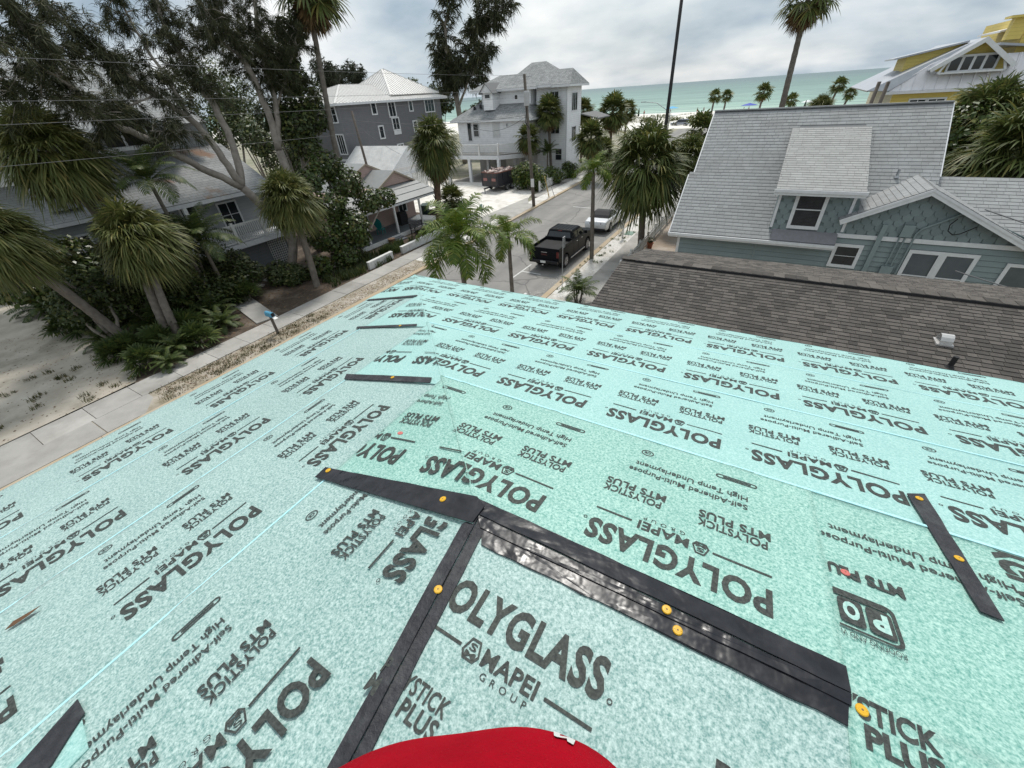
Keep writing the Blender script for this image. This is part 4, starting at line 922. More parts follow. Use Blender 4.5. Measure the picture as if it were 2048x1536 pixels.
lc = [at_y(*q, WY - .16) for q in ((1916, 438), (1900, 450), (1896, 462), (1905, 470), (1920, 468), (1940, 460), (1954, 454))]
MB().tube(lc, .018, 6).build('service_loop', M['black'], bh, world=True)
vpb = at_y(1803, 350, 23.6); MB().lathe((4.62, 23.75, bz(23.75)), [(.10, 0), (.07, .05), (.05, .08), (.05, .32)], 10).build('vent_pipe', M['steel'], bh, world=True)
# right-hand wing, a lower ridge behind the gable
roof_plane('wing_roof', [(5.6, 24.3, 5.28), (15, 24.3, 5.28), (15, 20.9, 3.5), (9.1, 20.9, 3.5), (9.1, 21.6, 3.866), (5.6, 21.6, 3.866)], gshm, bh, (6, 20.9, 0), X_, V(0, 3.4, 1.78))
tabs(bh, (6.0, 20.9, 3.5), X_, V(0, 3.4, 1.78), unit(V(0, -1.78, 3.4)), lambda c_: [(max(0, 5.31 + (5.40 - (3.5 + c_ * .4637)) / .515 - 6.08), 9)], 9, 3.84, .19, .33, gsh, lambda p: False, seed=17, nsolo=0)
roof_plane('wing_roof', [(6.0, 24.3, 5.28), (15, 24.3, 5.28), (15, 28, 3.5), (6.0, 28, 3.5)], gshm, bh, (6, 28, 0), X_, V(0, -3.4, 1.78))
wgw = MB(); wgw.box(9.6, 14.8, WY + .01, WY + .2, .1, 3.5); wgw.build('wing_wall', bw, bh, world=True)
# ------------------------------------------------------------------ yellow beach house
yh = empty('yellow_house', (10, 48, 0), label='yellow beach house with white metal wall panels and a peaked dormer', cat='house')
ym = siding('yellow_siding', (0.70, 0.55, 0.15), .2, strength=.35, c2=(.63, .49, .13)); mr_ = pm('grey_metal_roof', (.40, .42, .45), (.34, .36, .39), 2, .4, metal=.25)
wm = pm('white_metal_panel', (.78, .77, .79), (.70, .69, .71), 3, .4)
F = 45.0
MB().box(6.4, 20, F, F + .3, .1, 7.42).build('wall', ym, yh, world=True)
MB().box(6.4, 6.7, F + .3, 58, .1, 7.42).build('wall', siding('cream_siding', (.6, .55, .4), .2), yh, world=True)
MB().box(5.9, 20, F - .5, F - .02, 7.40, 7.56).build('eave_board', M['trim'], yh, world=True)
k = 0; x = 6.05
ptop = lambda x: min(7.6 + (x - 5.9) * .72, 10.4)
while x < 17:
    w = .62; z1, z2 = ptop(x), ptop(x + w)
    MB().hexa([(x, F - .30, 7.57), (x + w - .02, F - .30, 7.57), (x + w - .02, F - .1, 7.57), (x, F - .1, 7.57)], [(x, F - .30 + (z1 - 7.57) * .45, min(z1, 9.3)), (x + w - .02, F - .30 + (z2 - 7.57) * .45, min(z2, 9.3)), (x + w - .02, F + .1 + (z2 - 7.57) * .45, min(z2, 9.3)), (x, F + .1 + (z1 - 7.57) * .45, min(z1, 9.3))]).build('metal_panel', wm, yh, world=True)
    MB().beam((x + w - .01, F - .33, 7.57), (x + w - .01, F - .33 + (min(z2, 9.3) - 7.57) * .45, min(z2, 9.3)), .03, .05).build('rib', wm, yh, world=True); x += w
MB().beam((5.95, F - .2, 7.62), (8.0, F + .40, 9.02), .1, .14).build('hip_cap', wm, yh, world=True)
roof_plane('roof', [(4.7, F - .4, 7.7), (5.95, F - .45, 7.62), (10.0, F + 1.2, 10.2), (9.2, 54, 10.2)], mr_, yh, (0, 0, 0), X_, Y_, thick=.1)
roof_plane('roof', [(4.7, F - .4, 7.7), (9.2, 54, 10.2), (4.7, 58, 7.7)], mr_, yh, (0, 0, 0), X_, Y_, thick=.1)
# shed dormer on the sea side
MB().slab([(6.6, 47.0, 8.0), (9.6, 47.0, 8.0), (9.6, 47.0, 10.07), (6.6, 47.0, 9.52)][::-1], (0, -4.0, 0)).build('dormer_wall', ym, yh, world=True)
MB().slab([(5.85, 46.6, 9.50), (9.6, 46.6, 10.18), (9.6, 51.5, 10.18), (5.85, 51.5, 9.50)], (0, 0, .1)).build('dormer_roof', mr_, yh, world=True)
# peaked dormer with the three-part window
pa, plx, prx, py_ = V(9.95, F - .55, 10.22), V(7.75, F - .55, 8.72), V(12.0, F - .55, 8.72), F - .55
for a, b_ in ((plx, pa), (pa, prx)):
    MB().slab([a, b_, b_ + V(0, 4.2, 0), a + V(0, 4.2, 0)] if a[0] < b_[0] else [b_, a, a + V(0, 4.2, 0), b_ + V(0, 4.2, 0)], (0, 0, .09)).build('peak_roof', mr_, yh, world=True)
    d_ = b_ - a; n_ = unit(V(-d_[2], 0, d_[0])); MB().obox((a + b_) / 2 - n_ * .10 + V(0, -.03 if a is pa else -.036, 0), d_ / 2, V(0, .03, 0), n_ * .12).build('barge_board', M['trim'], yh, world=True)
MB().slab([(8.2, F + .2, 8.5), (11.7, F + .2, 8.5), (11.7, F + .2, 8.95), (9.95, F + .2, 10.1), (8.2, F + .2, 8.95)][::-1], (0, -.1, 0)).build('gable_wall', ym, yh, world=True)
wp_ = win(yh, (9.95, F + .09, 8.92), X_, Z_, 2.5, .95, (0, -1, 0), cols=4, rows=1, frame=.12, mull=.14)
MB().box(8.3, 11.6, F - .45, F + .1, 8.40, 8.50).build('sill', M['trim'], yh, world=True)
for xx in (8.3, 11.6): MB().beam((xx, F - .4, 8.45), (xx + (.25 if xx < 9 else -.25), F - .4, 9.05), .12, .14, up=(0, 1, 0)).build('bracket', M['trim'], yh, world=True)
for xx in (7.95, 8.98): win(yh, (xx, F - .01, 6.78), X_, Z_, 1.05, .62, (0, -1, 0), cols=2, rows=1, frame=.1)
for xx in (11.0, 12.5): win(yh, (xx, F - .01, 6.85), X_, Z_, 1.1, .62, (0, -1, 0), cols=2, rows=1, frame=.1)
MB().box(12.1, 20, F + 1.5, 56, 8.4, 11.2).build('upper_wall', ym, yh, world=True)
MB().slab([(11.0, F + .7, 9.9), (14.0, F + .7, 9.5), (14.0, 50, 9.5), (11.0, 50, 9.9)], (0, 0, .12)).build('porch_roof', mr_, yh, world=True)
MB().slab([(11.0, F + 2, 10.55), (13.0, F + 2, 10.9), (13.0, 52, 10.9), (11.0, 52, 10.55)], (0, 0, .1)).build('upper_roof', wm, yh, world=True)
ch = MB(); ch.box(11.2, 11.9, 46.0, 46.7, 10.0, 11.1); ch.box(10.9, 12.2, 45.7, 47.0, 11.1, 11.22); ch.build('chimney', ym, yh, world=True)
# ------------------------------------------------------------------ white three-storey house with the deck
wh = empty('white_house', (-29, 53, 0), label='white three-storey house with a railed deck on tall posts', cat='house')
wsid = siding('white_siding', (.86, .87, .88), .2, strength=.4); wsh = shinglemat('speckled_shingle', (.33, .34, .34), (.20, .21, .21), (0, .16), .25, stain=None)
def hip(parent, x0, x1, y0, y1, ze, zr, rx0, rx1, ry, mat, over=.5, name='roof'):
    x0 -= over; x1 += over; y0 -= over; y1 += over
    a, b_, c, d = V(x0, y0, ze), V(x1, y0, ze), V(x1, y1, ze), V(x0, y1, ze); r0, r1 = V(rx0, ry, zr), V(rx1, ry, zr)
    roof_plane(name, [a, b_, r1, r0], mat, parent, a, X_, V(0, ry - y0, zr - ze)); roof_plane(name, [c, d, r0, r1], mat, parent, c, -X_, V(0, ry - y1, zr - ze))
    roof_plane(name, [b_, c, r1], mat, parent, b_, Y_, V(rx1 - x1, 0, zr - ze)); roof_plane(name, [d, a, r0], mat, parent, d, -Y_, V(rx0 - x0, 0, zr - ze))
    e_ = MB(); e_.box(x0, x1, y0 - .03, y0 - .002, ze - .24, ze - .02); e_.box(x1 + .002, x1 + .03, y0, y1, ze - .24, ze - .02); e_.box(x0 - .03, x0 - .002, y0, y1, ze - .24, ze - .02); e_.build('fascia', M['trim'], parent, world=True)
# main block above the garage level
MB().box(-36.4, -26.2, 49.0, 60, 3.0, 6.6).build('wall', wsid, wh, world=True)
hip(wh, -36.6, -26.0, 49.0, 62, 6.72, 10.2, -32, -30, 56, wsh, over=.55)
MB().box(-34.0, -27.0, 51.5, 60, 7.6, 9.55).build('upper_wall', wsid, wh, world=True)
hip(wh, -35.0, -26.4, 51.2, 60, 9.62, 11.05, -33.4, -28.6, 55.2, wsh, over=.35)
hip(wh, -31.0, -24.5, 51.5, 61, 9.7, 12.05, -29.1, -27.1, 56, wsh, over=.2)
# tall street-side block
MB().box(-26.6, -22.6, 52.2, 56.6, .1, 9.55).build('wall', wsid, wh, world=True)
MB().box(-22.72, -22.56, 52.16, 52.24, .1, 9.5).build('corner_board', M['trim'], wh, world=True)
hip(wh, -27.2, -22.5, 52.0, 56.8, 9.62, 11.1, -26.9, -22.9, 54.4, wsh, over=.55)
win(wh, (-24.2, 52.19, 8.7), X_, Z_, 1.2, .75, (0, -1, 0), cols=2, rows=1)
win(wh, (-24.1, 52.19, 5.6), X_, Z_, 1.3, 1.7, (0, -1, 0), cols=2, rows=1); win(wh, (-23.6, 52.19, 2.6), X_, Z_, 1.0, 1.4, (0, -1, 0))
win(wh, (-22.59, 54.4, 7.9), Y_, Z_, 1.8, 1.9, X_, cols=3, rows=1); win(wh, (-22.59, 54.4, 4.6), Y_, Z_, 1.4, 1.7, X_, cols=2, rows=1)
# small dormer on the front slope
MB().box(-32.75, -31.4, 49.9, 52.5, 7.6, 9.35).build('dormer', wsid, wh, world=True)
win(wh, (-32.1, 49.89, 9.0), X_, Z_, .85, .5, (0, -1, 0), rows=1, frame=.07)
dg = MB(); dg.slab([(-33.0, 49.6, 9.35), (-31.2, 49.6, 9.35), (-32.1, 49.6, 10.25)][::-1], (0, -.2, 0)); dg.build('dormer_gable', M['trim'], wh, world=True)
for sx in (-1, 1):
    MB().slab([(-32.1 + sx * 1.0, 49.45, 9.28), (-32.1, 49.45, 10.32), (-32.1, 53, 10.32), (-32.1 + sx * 1.0, 53, 9.28)][::sx], (0, 0, .08)).build('dormer_roof', wsh if False else gshm, wh, world=True)
win(wh, (-34.6, 48.99, 5.45), X_, Z_, .75, 2.1, (0, -1, 0), rows=1); win(wh, (-33.6, 48.99, 5.6), X_, Z_, .95, 1.5, (0, -1, 0), rows=2)
lv = win(wh, (-30.6, 48.99, 5.6), X_, Z_, 1.05, 1.6, (0, -1, 0), rows=1, glass='trim'); lm = MB()
for i in range(12): lm.box(-31.0, -30.2, 48.93, 48.96, 4.95 + i * .11, 5.01 + i * .11)
lm.build('louvre', M['white'], lv, world=True, kind='stuff')
for xx in (-33.2, -29.0): MB().lathe((xx - .0, 48.9, 5.9), [(.06, 0), (.06, .3)], 8).build('wall_lamp', M['steel'], wh, world=True)
for q in ((949, 215), (961, 211), (1032, 192)): p = at_y(*q, 50.6); MB().lathe((p[0], 50.6, p[2] - .3), [(.16, 0), (.16, .35), (.05, .4)], 8).build('roof_vent', M['black'], wh, world=True)
# deck on posts
dkm = MB(); dkm.box(-37.0, -28.9, 46.4, 49.0, 3.0, 3.18); dkm.hexa([(-28.9, 46.4, 3.0), (-26.0, 49.0, 3.0), (-26.0, 52.0, 3.0), (-28.9, 52.0, 3.0)], [(-28.9, 46.4, 3.18), (-26.0, 49.0, 3.18), (-26.0, 52.0, 3.18), (-28.9, 52.0, 3.18)]); dkm.build('deck', M['wood'], wh, world=True)
rim = MB(); rim.box(-37.0, -28.9, 46.36, 46.395, 2.72, 3.17); rim.beam((-28.88, 46.37, 2.945), (-25.97, 48.98, 2.945), .035, .45); rim.build('rim_board', M['trim'], wh, world=True)
for xx, yy in ((-36.8, 46.5), (-33.35, 46.5), (-29.0, 46.5), (-26.1, 49.1), (-32.5, 49.5), (-29.0, 50.5)): MB().box(xx - .17, xx + .17, yy - .17, yy + .17, .1, 2.99).build('post', M['trim'], wh, world=True)
rl = MB(); bl = MB()
def rail(p, q, n):
    p, q = V(*p), V(*q)
    rl.beam(p + V(0, 0, 1.1), q + V(0, 0, 1.1), .1, .08); rl.beam(p + V(0, 0, .12), q + V(0, 0, .12), .07, .06)
    for i in range(n + 1): c = p + (q - p) * i / n; bl.box(c[0] - .02, c[0] + .02, c[1] - .02, c[1] + .02, c[2] + .1, c[2] + 1.1)
rail((-37, 46.45, 3.18), (-28.95, 46.45, 3.18), 62); rail((-28.95, 46.45, 3.18), (-26.05, 49.05, 3.18), 30); rail((-26.05, 49.05, 3.18), (-26.05, 52, 3.18), 22)
rl.build('railing', M['white'], wh, world=True); bl.build('balusters', M['white'], wh, world=True, kind='stuff')
for xx, yy in ((-37, 46.45), (-34.4, 46.45), (-31.7, 46.45), (-28.95, 46.45), (-26.05, 49.05)): MB().box(xx - .1, xx + .1, yy - .1, yy + .1, 3.18, 4.42).build('newel', M['white'], wh, world=True)
ug = MB(); ug.box(-36.2, -26.4, 53.0, 53.2, .1, 3.0); ug.build('garage_wall', pm('grey_stucco', (.45, .45, .44), (.38, .38, .37), 2, .8), wh, world=True)  # mid-grey stucco, mottled
for xx in (-30.6, -27.6): MB().box(xx - 1.2, xx + 1.2, 52.95, 52.99, .15, 2.4).build('garage_door', M['white'], wh, world=True)
MB().box(-36.4, -26.4, 49.0, 60, 2.85, 2.995).build('ceiling', M['white'], wh, world=True)
st = MB()
for i in range(14): st.box(-37.6 - i * .28, -37.3 - i * .28, 46.5, 47.6, 2.95 - i * .2, 3.0 - i * .2)
st.beam((-37.2, 46.45, 4.0), (-41.2, 46.45, 1.1), .07, .1); st.beam((-37.2, 47.65, 4.0), (-41.2, 47.65, 1.1), .07, .1); st.beam((-37.2, 46.45, 2.8), (-41.2, 46.45, -.0), .07, .3); st.build('stair', M['white'], wh, world=True)
MB().box(-36.4, -28.0, 46.6, 53.0, .1, .13).build('garage_floor', M['concrete'], wh, world=True)
MB().slab([(-22.6, 56.6, 6.6), (-20.6, 57.5, 6.0), (-20.6, 62, 6.0), (-22.6, 62, 6.6)], (0, 0, .12)).build('porch_roof', gshm, wh, world=True)
MB().box(-20.95, -20.75, 57.8, 58.0, .1, 5.9).build('porch_post', M['white'], wh, world=True)
# ------------------------------------------------------------------ grey house with the white metal roof
gh = empty('grey_house', (-51, 47, 0), label='tall grey clapboard house with a white standing-seam metal hip roof', cat='house')
gsid = siding('grey_siding', (.165, .165, .175), .2, strength=.45); mw_ = pm('white_metal_roof', (.74, .73, .70), (.66, .64, .61), 1.2, .42)
MB().box(-57, -45, 38, 56.9, .1, 9.3).build('wall', gsid, gh, world=True)
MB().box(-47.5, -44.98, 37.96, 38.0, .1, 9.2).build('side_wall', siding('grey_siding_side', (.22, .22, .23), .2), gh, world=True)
def metal_roof(parent, x0, x1, y0, y1, ze, zr, ra, rb, mat):
    a, b_, c, d = V(x0, y0, ze), V(x1, y0, ze), V(x1, y1, ze), V(x0, y1, ze); r0, r1 = V(*ra), V(*rb); tris_ = [(a, b_, r0), (b_, c, r1, r0), (c, d, r1), (d, a, r0, r1)]
    for T in tris_:
        pts = list(T); n = unit(np.cross(pts[1] - pts[0], pts[2] - pts[0])); n = n if n[2] > 0 else -n
        MB().slab(pts if np.cross(pts[1] - pts[0], pts[2] - pts[0])[2] > 0 else pts[::-1], n * .1).build('roof', mat, parent, world=True)
        e = unit(pts[1] - pts[0]); L = np.linalg.norm(pts[1] - pts[0]); up_ = unit(np.cross(n, e)); rib = MB(); t_ = .3
        poly2 = [((p - pts[0]) @ e, (p - pts[0]) @ up_) for p in pts]
        while t_ < L:
            hs = []
            for i in range(len(poly2)):
                (xa, ya), (xb, yb_) = poly2[i], poly2[(i + 1) % len(poly2)]
                if (xa - t_) * (xb - t_) < 0: hs.append(ya + (yb_ - ya) * (t_ - xa) / (xb - xa))
            if len(hs) >= 2:
                p0, p1 = pts[0] + e * t_ + up_ * min(hs), pts[0] + e * t_ + up_ * max(hs); rib.obox((p0 + p1) / 2 + n * .03, (p1 - p0) / 2, e * .02, n * .035)
            t_ += .5
        rib.build('standing_seams', mat, parent, world=True, kind='stuff')
    for p, q in ((a, r0), (b_, r0), (b_, r1) if False else (c, r1), (d, r1), (r0, r1)): MB().beam(p, q, .22, .08).build('ridge_cap', mat, parent, world=True)
metal_roof(gh, -58, -44.4, 37.2, 58.0, 9.36, 11.25, (-51, 44.2, 11.3), (-51, 51.2, 11.3), mw_)
metal_roof(gh, -56, -45.5, 47.5, 57.6, 9.9, 12.9, (-51, 52.4, 12.95), (-51, 52.8, 12.95), mw_)
MB().box(-44.42, -44.38, 37.2, 58, 9.12, 9.34).build('fascia', M['trim'], gh, world=True); MB().box(-58, -44.4, 37.16, 37.2, 9.12, 9.34).build('fascia', M['trim'], gh, world=True)
for y, z, w, h, c, r_n in ((43.45, 8.6, .95, 1.35, 1, 1), (46.6, 8.35, 1.4, 1.75, 2, 1), (46.85, 6.75, 1.4, 1.5, 2, 1), (50.3, 8.55, .85, 1.3, 1, 1), (54.3, 8.4, 2.2, 1.6, 3, 1), (43.95, 6.05, .95, 1.5, 1, 1), (46.9, 3.9, 1.3, 1.2, 2, 1), (50.6, 6.2, .95, 1.4, 1, 1)):
    win(gh, (-44.99, y, z), Y_, Z_, w, h, X_, cols=c, rows=r_n, frame=.14, proud=.08)
MB().box(-44.98, -44.93, 46.2, 47.55, 5.55, 5.98).build('apron_panel', M['trim'], gh, world=True)
win(gh, (-46.2, 37.95, 8.3), X_, Z_, 1.6, 1.7, (0, -1, 0), cols=2, rows=2, frame=.14, proud=.08); win(gh, (-45.9, 37.95, 5.3), X_, Z_, 1.4, 2.2, (0, -1, 0), cols=3, rows=1, frame=.14, proud=.08)
MB().box(-47.4, -44.95, 37.92, 37.95, 3.5, 3.75).build('belt_board', M['trim'], gh, world=True)
# ------------------------------------------------------------------ white garage
ga = empty('garage', (-40, 38, 0), label='white garage with a pale shingle gable roof behind the pink cottage', cat='garage')
gmat = shinglemat('pale_roof', (.62, .62, .60), (.56, .56, .55), (0, .2), .35, mort=.75)
roof_plane('roof', [(-44, 35.3, 3.1), (-35.7, 35.3, 3.1), (-35.7, 38.35, 5.1), (-44, 38.35, 5.1)], gmat, ga, (-44, 35.3, 3.1), X_, V(0, 3.05, 2))
roof_plane('roof', [(-44, 41.4, 3.1), (-35.7, 41.4, 3.1), (-35.7, 38.35, 5.1), (-44, 38.35, 5.1)], gmat, ga, (-44, 41.4, 3.1), X_, V(0, -3.05, 2))
gwm = siding('garage_siding', (.76, .77, .78), .18); MB().box(-43.6, -36.05, 35.6, 41.1, .1, 3.15).build('wall', gwm, ga, world=True)
MB().slab([(-36.0, 35.6, 3.1), (-36.0, 41.1, 3.1), (-36.0, 38.35, 4.92)], (-.2, 0, 0)).build('gable', gwm, ga, world=True)
for a, b_ in (((-35.72, 35.3, 3.0), (-35.72, 38.35, 5.0)), ((-35.72, 38.35, 5.0), (-35.72, 41.4, 3.0))): MB().beam(a, b_, .06, .2).build('barge_board', M['trim'], ga, world=True)
for y in (36.9, 39.7):
    d_ = empty('garage_door', (0, 0, 0)); d_.parent = ga; d_.matrix_parent_inverse = world_of(ga).inverted()
    for i in range(4): MB().box(-36.04, -35.99, y - 1.15, y + 1.15, .12 + i * .55, .65 + i * .55).build('panel', M['white'], d_, world=True)
    MB().box(-36.04, -35.96, y - 1.3, y + 1.3, 2.33, 2.45).build('lintel', M['trim'], d_, world=True)
# ------------------------------------------------------------------ pink cottage
pc = empty('pink_cottage', (-29, 25, 0), label='small pink cottage with two gables and a grey porch roof', cat='house')
pk = siding('pink_siding', (.50, .36, .32), .15, strength=.4); mg = pm('porch_metal', (.29, .30, .295), (.24, .25, .245), 2, .5, dirt=(.28, .29, .29), dscale=.8)
MB().box(-36, -27.7, 21.2, 29.2, .1, 3.4).build('wall', pk, pc, world=True)
for (x, ya, za, yl, yr, zl) in ((-27.62, 27.2, 4.45, 24.9, 29.5, 3.42), (-30.2, 26.6, 5.0, 22.6, 30.2, 3.45)):
    MB().slab([(x, yl + .1, zl), (x, yr - .1, zl), (x, ya, za - .1)], (-.15, 0, 0)).build('gable_wall', pk, pc, world=True)
    for s_, ye in ((1, yl), (-1, yr)):
        pts = [(x + .22, ye, zl - .03), (x + .22, ya, za), (x - 5, ya, za), (x - 5, ye, zl - .03)]
        MB().slab([V(*p) for p in (pts if s_ < 0 else pts[::-1])], (0, 0, .08)).build('roof', mg, pc, world=True)
        MB().beam((x + .24, ye, zl - .1), (x + .24, ya, za - .07), .05, .14).build('barge_board', pm('tan_trim', (.4, .33, .26), (.33, .27, .21), 5, .6), pc, world=True)
    vw = MB(); vw.box(x - .01, x + .05, ya - .32, ya + .32, zl + .18, zl + .18 + .72); v_ = vw.build('attic_vent', M['trim'], pc, world=True); MB().box(x + .051, x + .06, ya - .2, ya + .2, zl + .28, zl + .80).build('louvre', pm('tan_louvre', (.38, .25, .12), (.3, .2, .1), 12, .6), v_, world=True)
MB().slab([(-25.0, 19.6, 2.62), (-25.0, 29.6, 2.62), (-27.7, 29.6, 3.42), (-27.7, 19.6, 3.42)], (0, 0, .07)).build('porch_roof', mg, pc, world=True)
for xx in (-25.9, -26.8): MB().box(xx - .02, xx + .02, 19.6, 29.6, 2.62 - (xx + 25) * .296 + .0, 2.66 - (xx + 25) * .296).build('roof_batten', mg, pc, world=True)
MB().box(-25.06, -25.0, 19.6, 29.6, 2.40, 2.60).build('porch_beam', M['trim'], pc, world=True)
MB().box(-27.7, -24.9, 19.8, 29.5, .1, .42).build('porch_floor', pm('grey_deck_paint', (.16, .18, .19), (.13, .145, .155), 3, .5), pc, world=True)
MB().box(-24.9, -24.84, 19.8, 29.5, .1, .40).build('porch_skirt', M['white'], pc, world=True)
for yy in (20.9, 24.0, 27.0, 29.3): MB().box(-25.12, -24.98, yy - .07, yy + .07, .42, 2.55).build('porch_post', M['white'], pc, world=True)
win(pc, (-27.69, 27.6, 1.75), Y_, Z_, 1.1, 1.4, X_, cols=2); win(pc, (-27.69, 23.0, 1.75), Y_, Z_, 1.0, 1.4, X_)
stp = MB(); stp.box(-24.83, -24.45, 22.9, 23.9, .1, .28); stp.box(-24.45, -24.1, 22.9, 23.9, .1, .19); stp.build('porch_step', pm('slate_paint', (.12, .13, .15), (.1, .11, .12), 4, .6), pc, world=True)
# ------------------------------------------------------------------ grey house behind the big pines
lh = empty('pine_house', (-32, 11, 0), label='pale grey house half hidden behind the leaning pines, with a white balcony', cat='house')
ls = siding('pale_siding', (.36, .38, .39), .2); lr = shinglemat('grey_roof_rust', (.34, .35, .35), (.28, .29, .29), (0, .21), .4, stain=(.24, .155, .11), mort=.5); lr2 = shinglemat('grey_roof', (.40, .415, .415), (.33, .345, .345), (0, .21), .4, mort=.55)
MB().box(-40, -30.2, 8.2, 17.2, .1, 5.4).build('wall', ls, lh, world=True)
roof_plane('porch_roof', [(-28.0, 8.6, 5.15), (-28.0, 16.8, 5.15), (-32.2, 16.8, 7.5), (-32.2, 8.6, 7.5)], lr, lh, (-28, 8.6, 5.15), Y_, V(-4.2, 0, 2.35))
MB().box(-28.03, -27.98, 8.6, 16.8, 4.92, 5.12).build('fascia', M['trim'], lh, world=True)
MB().slab([(-28.3, 16.6, 5.1), (-35, 16.6, 5.1), (-35, 16.6, 8.6), (-32.2, 16.6, 7.4)][::-1], (0, -.15, 0)).build('side_gable', ls, lh, world=True)
MB().box(-40, -32.3, 7.0, 16.4, 5.4, 8.8).build('upper_wall', ls, lh, world=True)
roof_plane('roof', [(-31.2, 2.0, 8.75), (-31.2, 16.0, 8.75), (-35.5, 15.2, 11.85), (-35.5, 2.0, 11.85)], lr2, lh, (-31.2, 2, 8.75), Y_, V(-4.3, 0, 3.1))
roof_plane('roof', [(-40.5, 2.0, 8.75), (-40.5, 16.0, 8.75), (-35.5, 15.2, 11.85), (-35.5, 2.0, 11.85)], lr2, lh, (-40.5, 2, 8.75), Y_, V(5, 0, 3.1))
# cross gable with the arched dark window
GXp = -30.9
for ya, yb_ in (((9.55, 8.55), (11.65, 9.95)), ((11.65, 9.95), (13.9, 8.45))):
    pts = [(GXp + .4, ya[0], ya[1]), (GXp + .4, yb_[0], yb_[1]), (GXp - 4, yb_[0], yb_[1]), (GXp - 4, ya[0], ya[1])]; MB().slab([V(*p) for p in pts], (0, 0, .1)).build('gable_roof', lr2 if False else gsh, lh, world=True)
    MB().beam((GXp + .42, ya[0], ya[1] - .14), (GXp + .42, yb_[0], yb_[1] - .14), .06, .28).build('barge_board', M['trim'], lh, world=True)
MB().slab([(GXp, 9.9, 7.6), (GXp, 13.6, 7.6), (GXp, 13.6, 8.5), (GXp, 11.65, 9.8), (GXp, 9.9, 8.65)], (.15, 0, 0)).build('gable_wall', ls, lh, world=True)
aw = MB(); aw.slab([(GXp + .04, 10.35, 7.95)] + [(GXp + .04, 11.6 - 1.25 * math.cos(R(a)), 8.3 + .95 * math.sin(R(a))) for a in range(0, 181, 20)] + [(GXp + .04, 12.85, 7.95)], (.03, 0, 0)); aw_o = aw.build('arched_window', M['void'], lh, world=True)
for yy in (11.2, 12.4): MB().box(GXp + .045, GXp + .09, yy - .05, yy + .05, 7.95, 9.2).build('mullion', M['trim'], aw_o, world=True)
MB().box(GXp, GXp + .16, 9.8, 13.8, 7.75, 7.94).build('sill', M['trim'], lh, world=True)
# balcony and basement
MB().box(-30.2, -28.0, 11.2, 17.0, 2.05, 2.35).build('balcony', M['trim'], lh, world=True)
rl2, bl2 = MB(), MB(); rl, bl = rl2, bl2; rail((-28.05, 11.2, 2.35), (-28.05, 17.0, 2.35), 44)
rl2.build('railing', M['white'], lh, world=True); bl2.build('balusters', M['white'], lh, world=True, kind='stuff')
for yy in (11.25, 13.2, 15.1, 16.95): MB().box(-28.13, -27.97, yy - .08, yy + .08, 2.35, 3.6).build('newel', M['white'], lh, world=True)
for yy in (11.2, 16.9): MB().box(-28.2, -28.0, yy - .1, yy + .1, 3.6, 5.0).build('porch_post', M['white'], lh, world=True)
win(lh, (-30.19, 12.2, 3.6), Y_, Z_, 1.0, 2.2, X_, rows=1); win(lh, (-30.19, 14.5, 3.7), Y_, Z_, 1.3, 1.6, X_, cols=2)
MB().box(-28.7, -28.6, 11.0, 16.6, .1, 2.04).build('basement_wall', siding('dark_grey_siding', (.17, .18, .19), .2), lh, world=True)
lt = MB()
for i in range(9): lt.box(-28.58, -28.56, 15.2 + i * .15, 15.23 + i * .15, .3, 1.9); 
for i in range(11): lt.box(-28.56, -28.54, 15.2, 16.45, .3 + i * .15, .33 + i * .15)
lt.build('lattice', M['white'], lh, world=True, kind='stuff')
# lower wing on the left with its own roof and window bay
roof_plane('wing_roof', [(-31.8, 5.6, 4.9), (-31.8, 8.6, 4.9), (-35.2, 8.6, 6.6), (-35.2, 5.6, 6.6)], lr2, lh, (-31.8, 5.6, 4.9), Y_, V(-3.6, 0, 1.8))
MB().box(-36.0, -32.2, 6.0, 8.2, .1, 4.85).build('wing_wall', ls, lh, world=True); MB().box(-31.82, -31.77, 5.6, 8.6, 4.7, 4.88).build('fascia', M['trim'], lh, world=True)
win(lh, (-32.19, 7.1, 3.3), Y_, Z_, 1.3, 1.7, X_, cols=2)
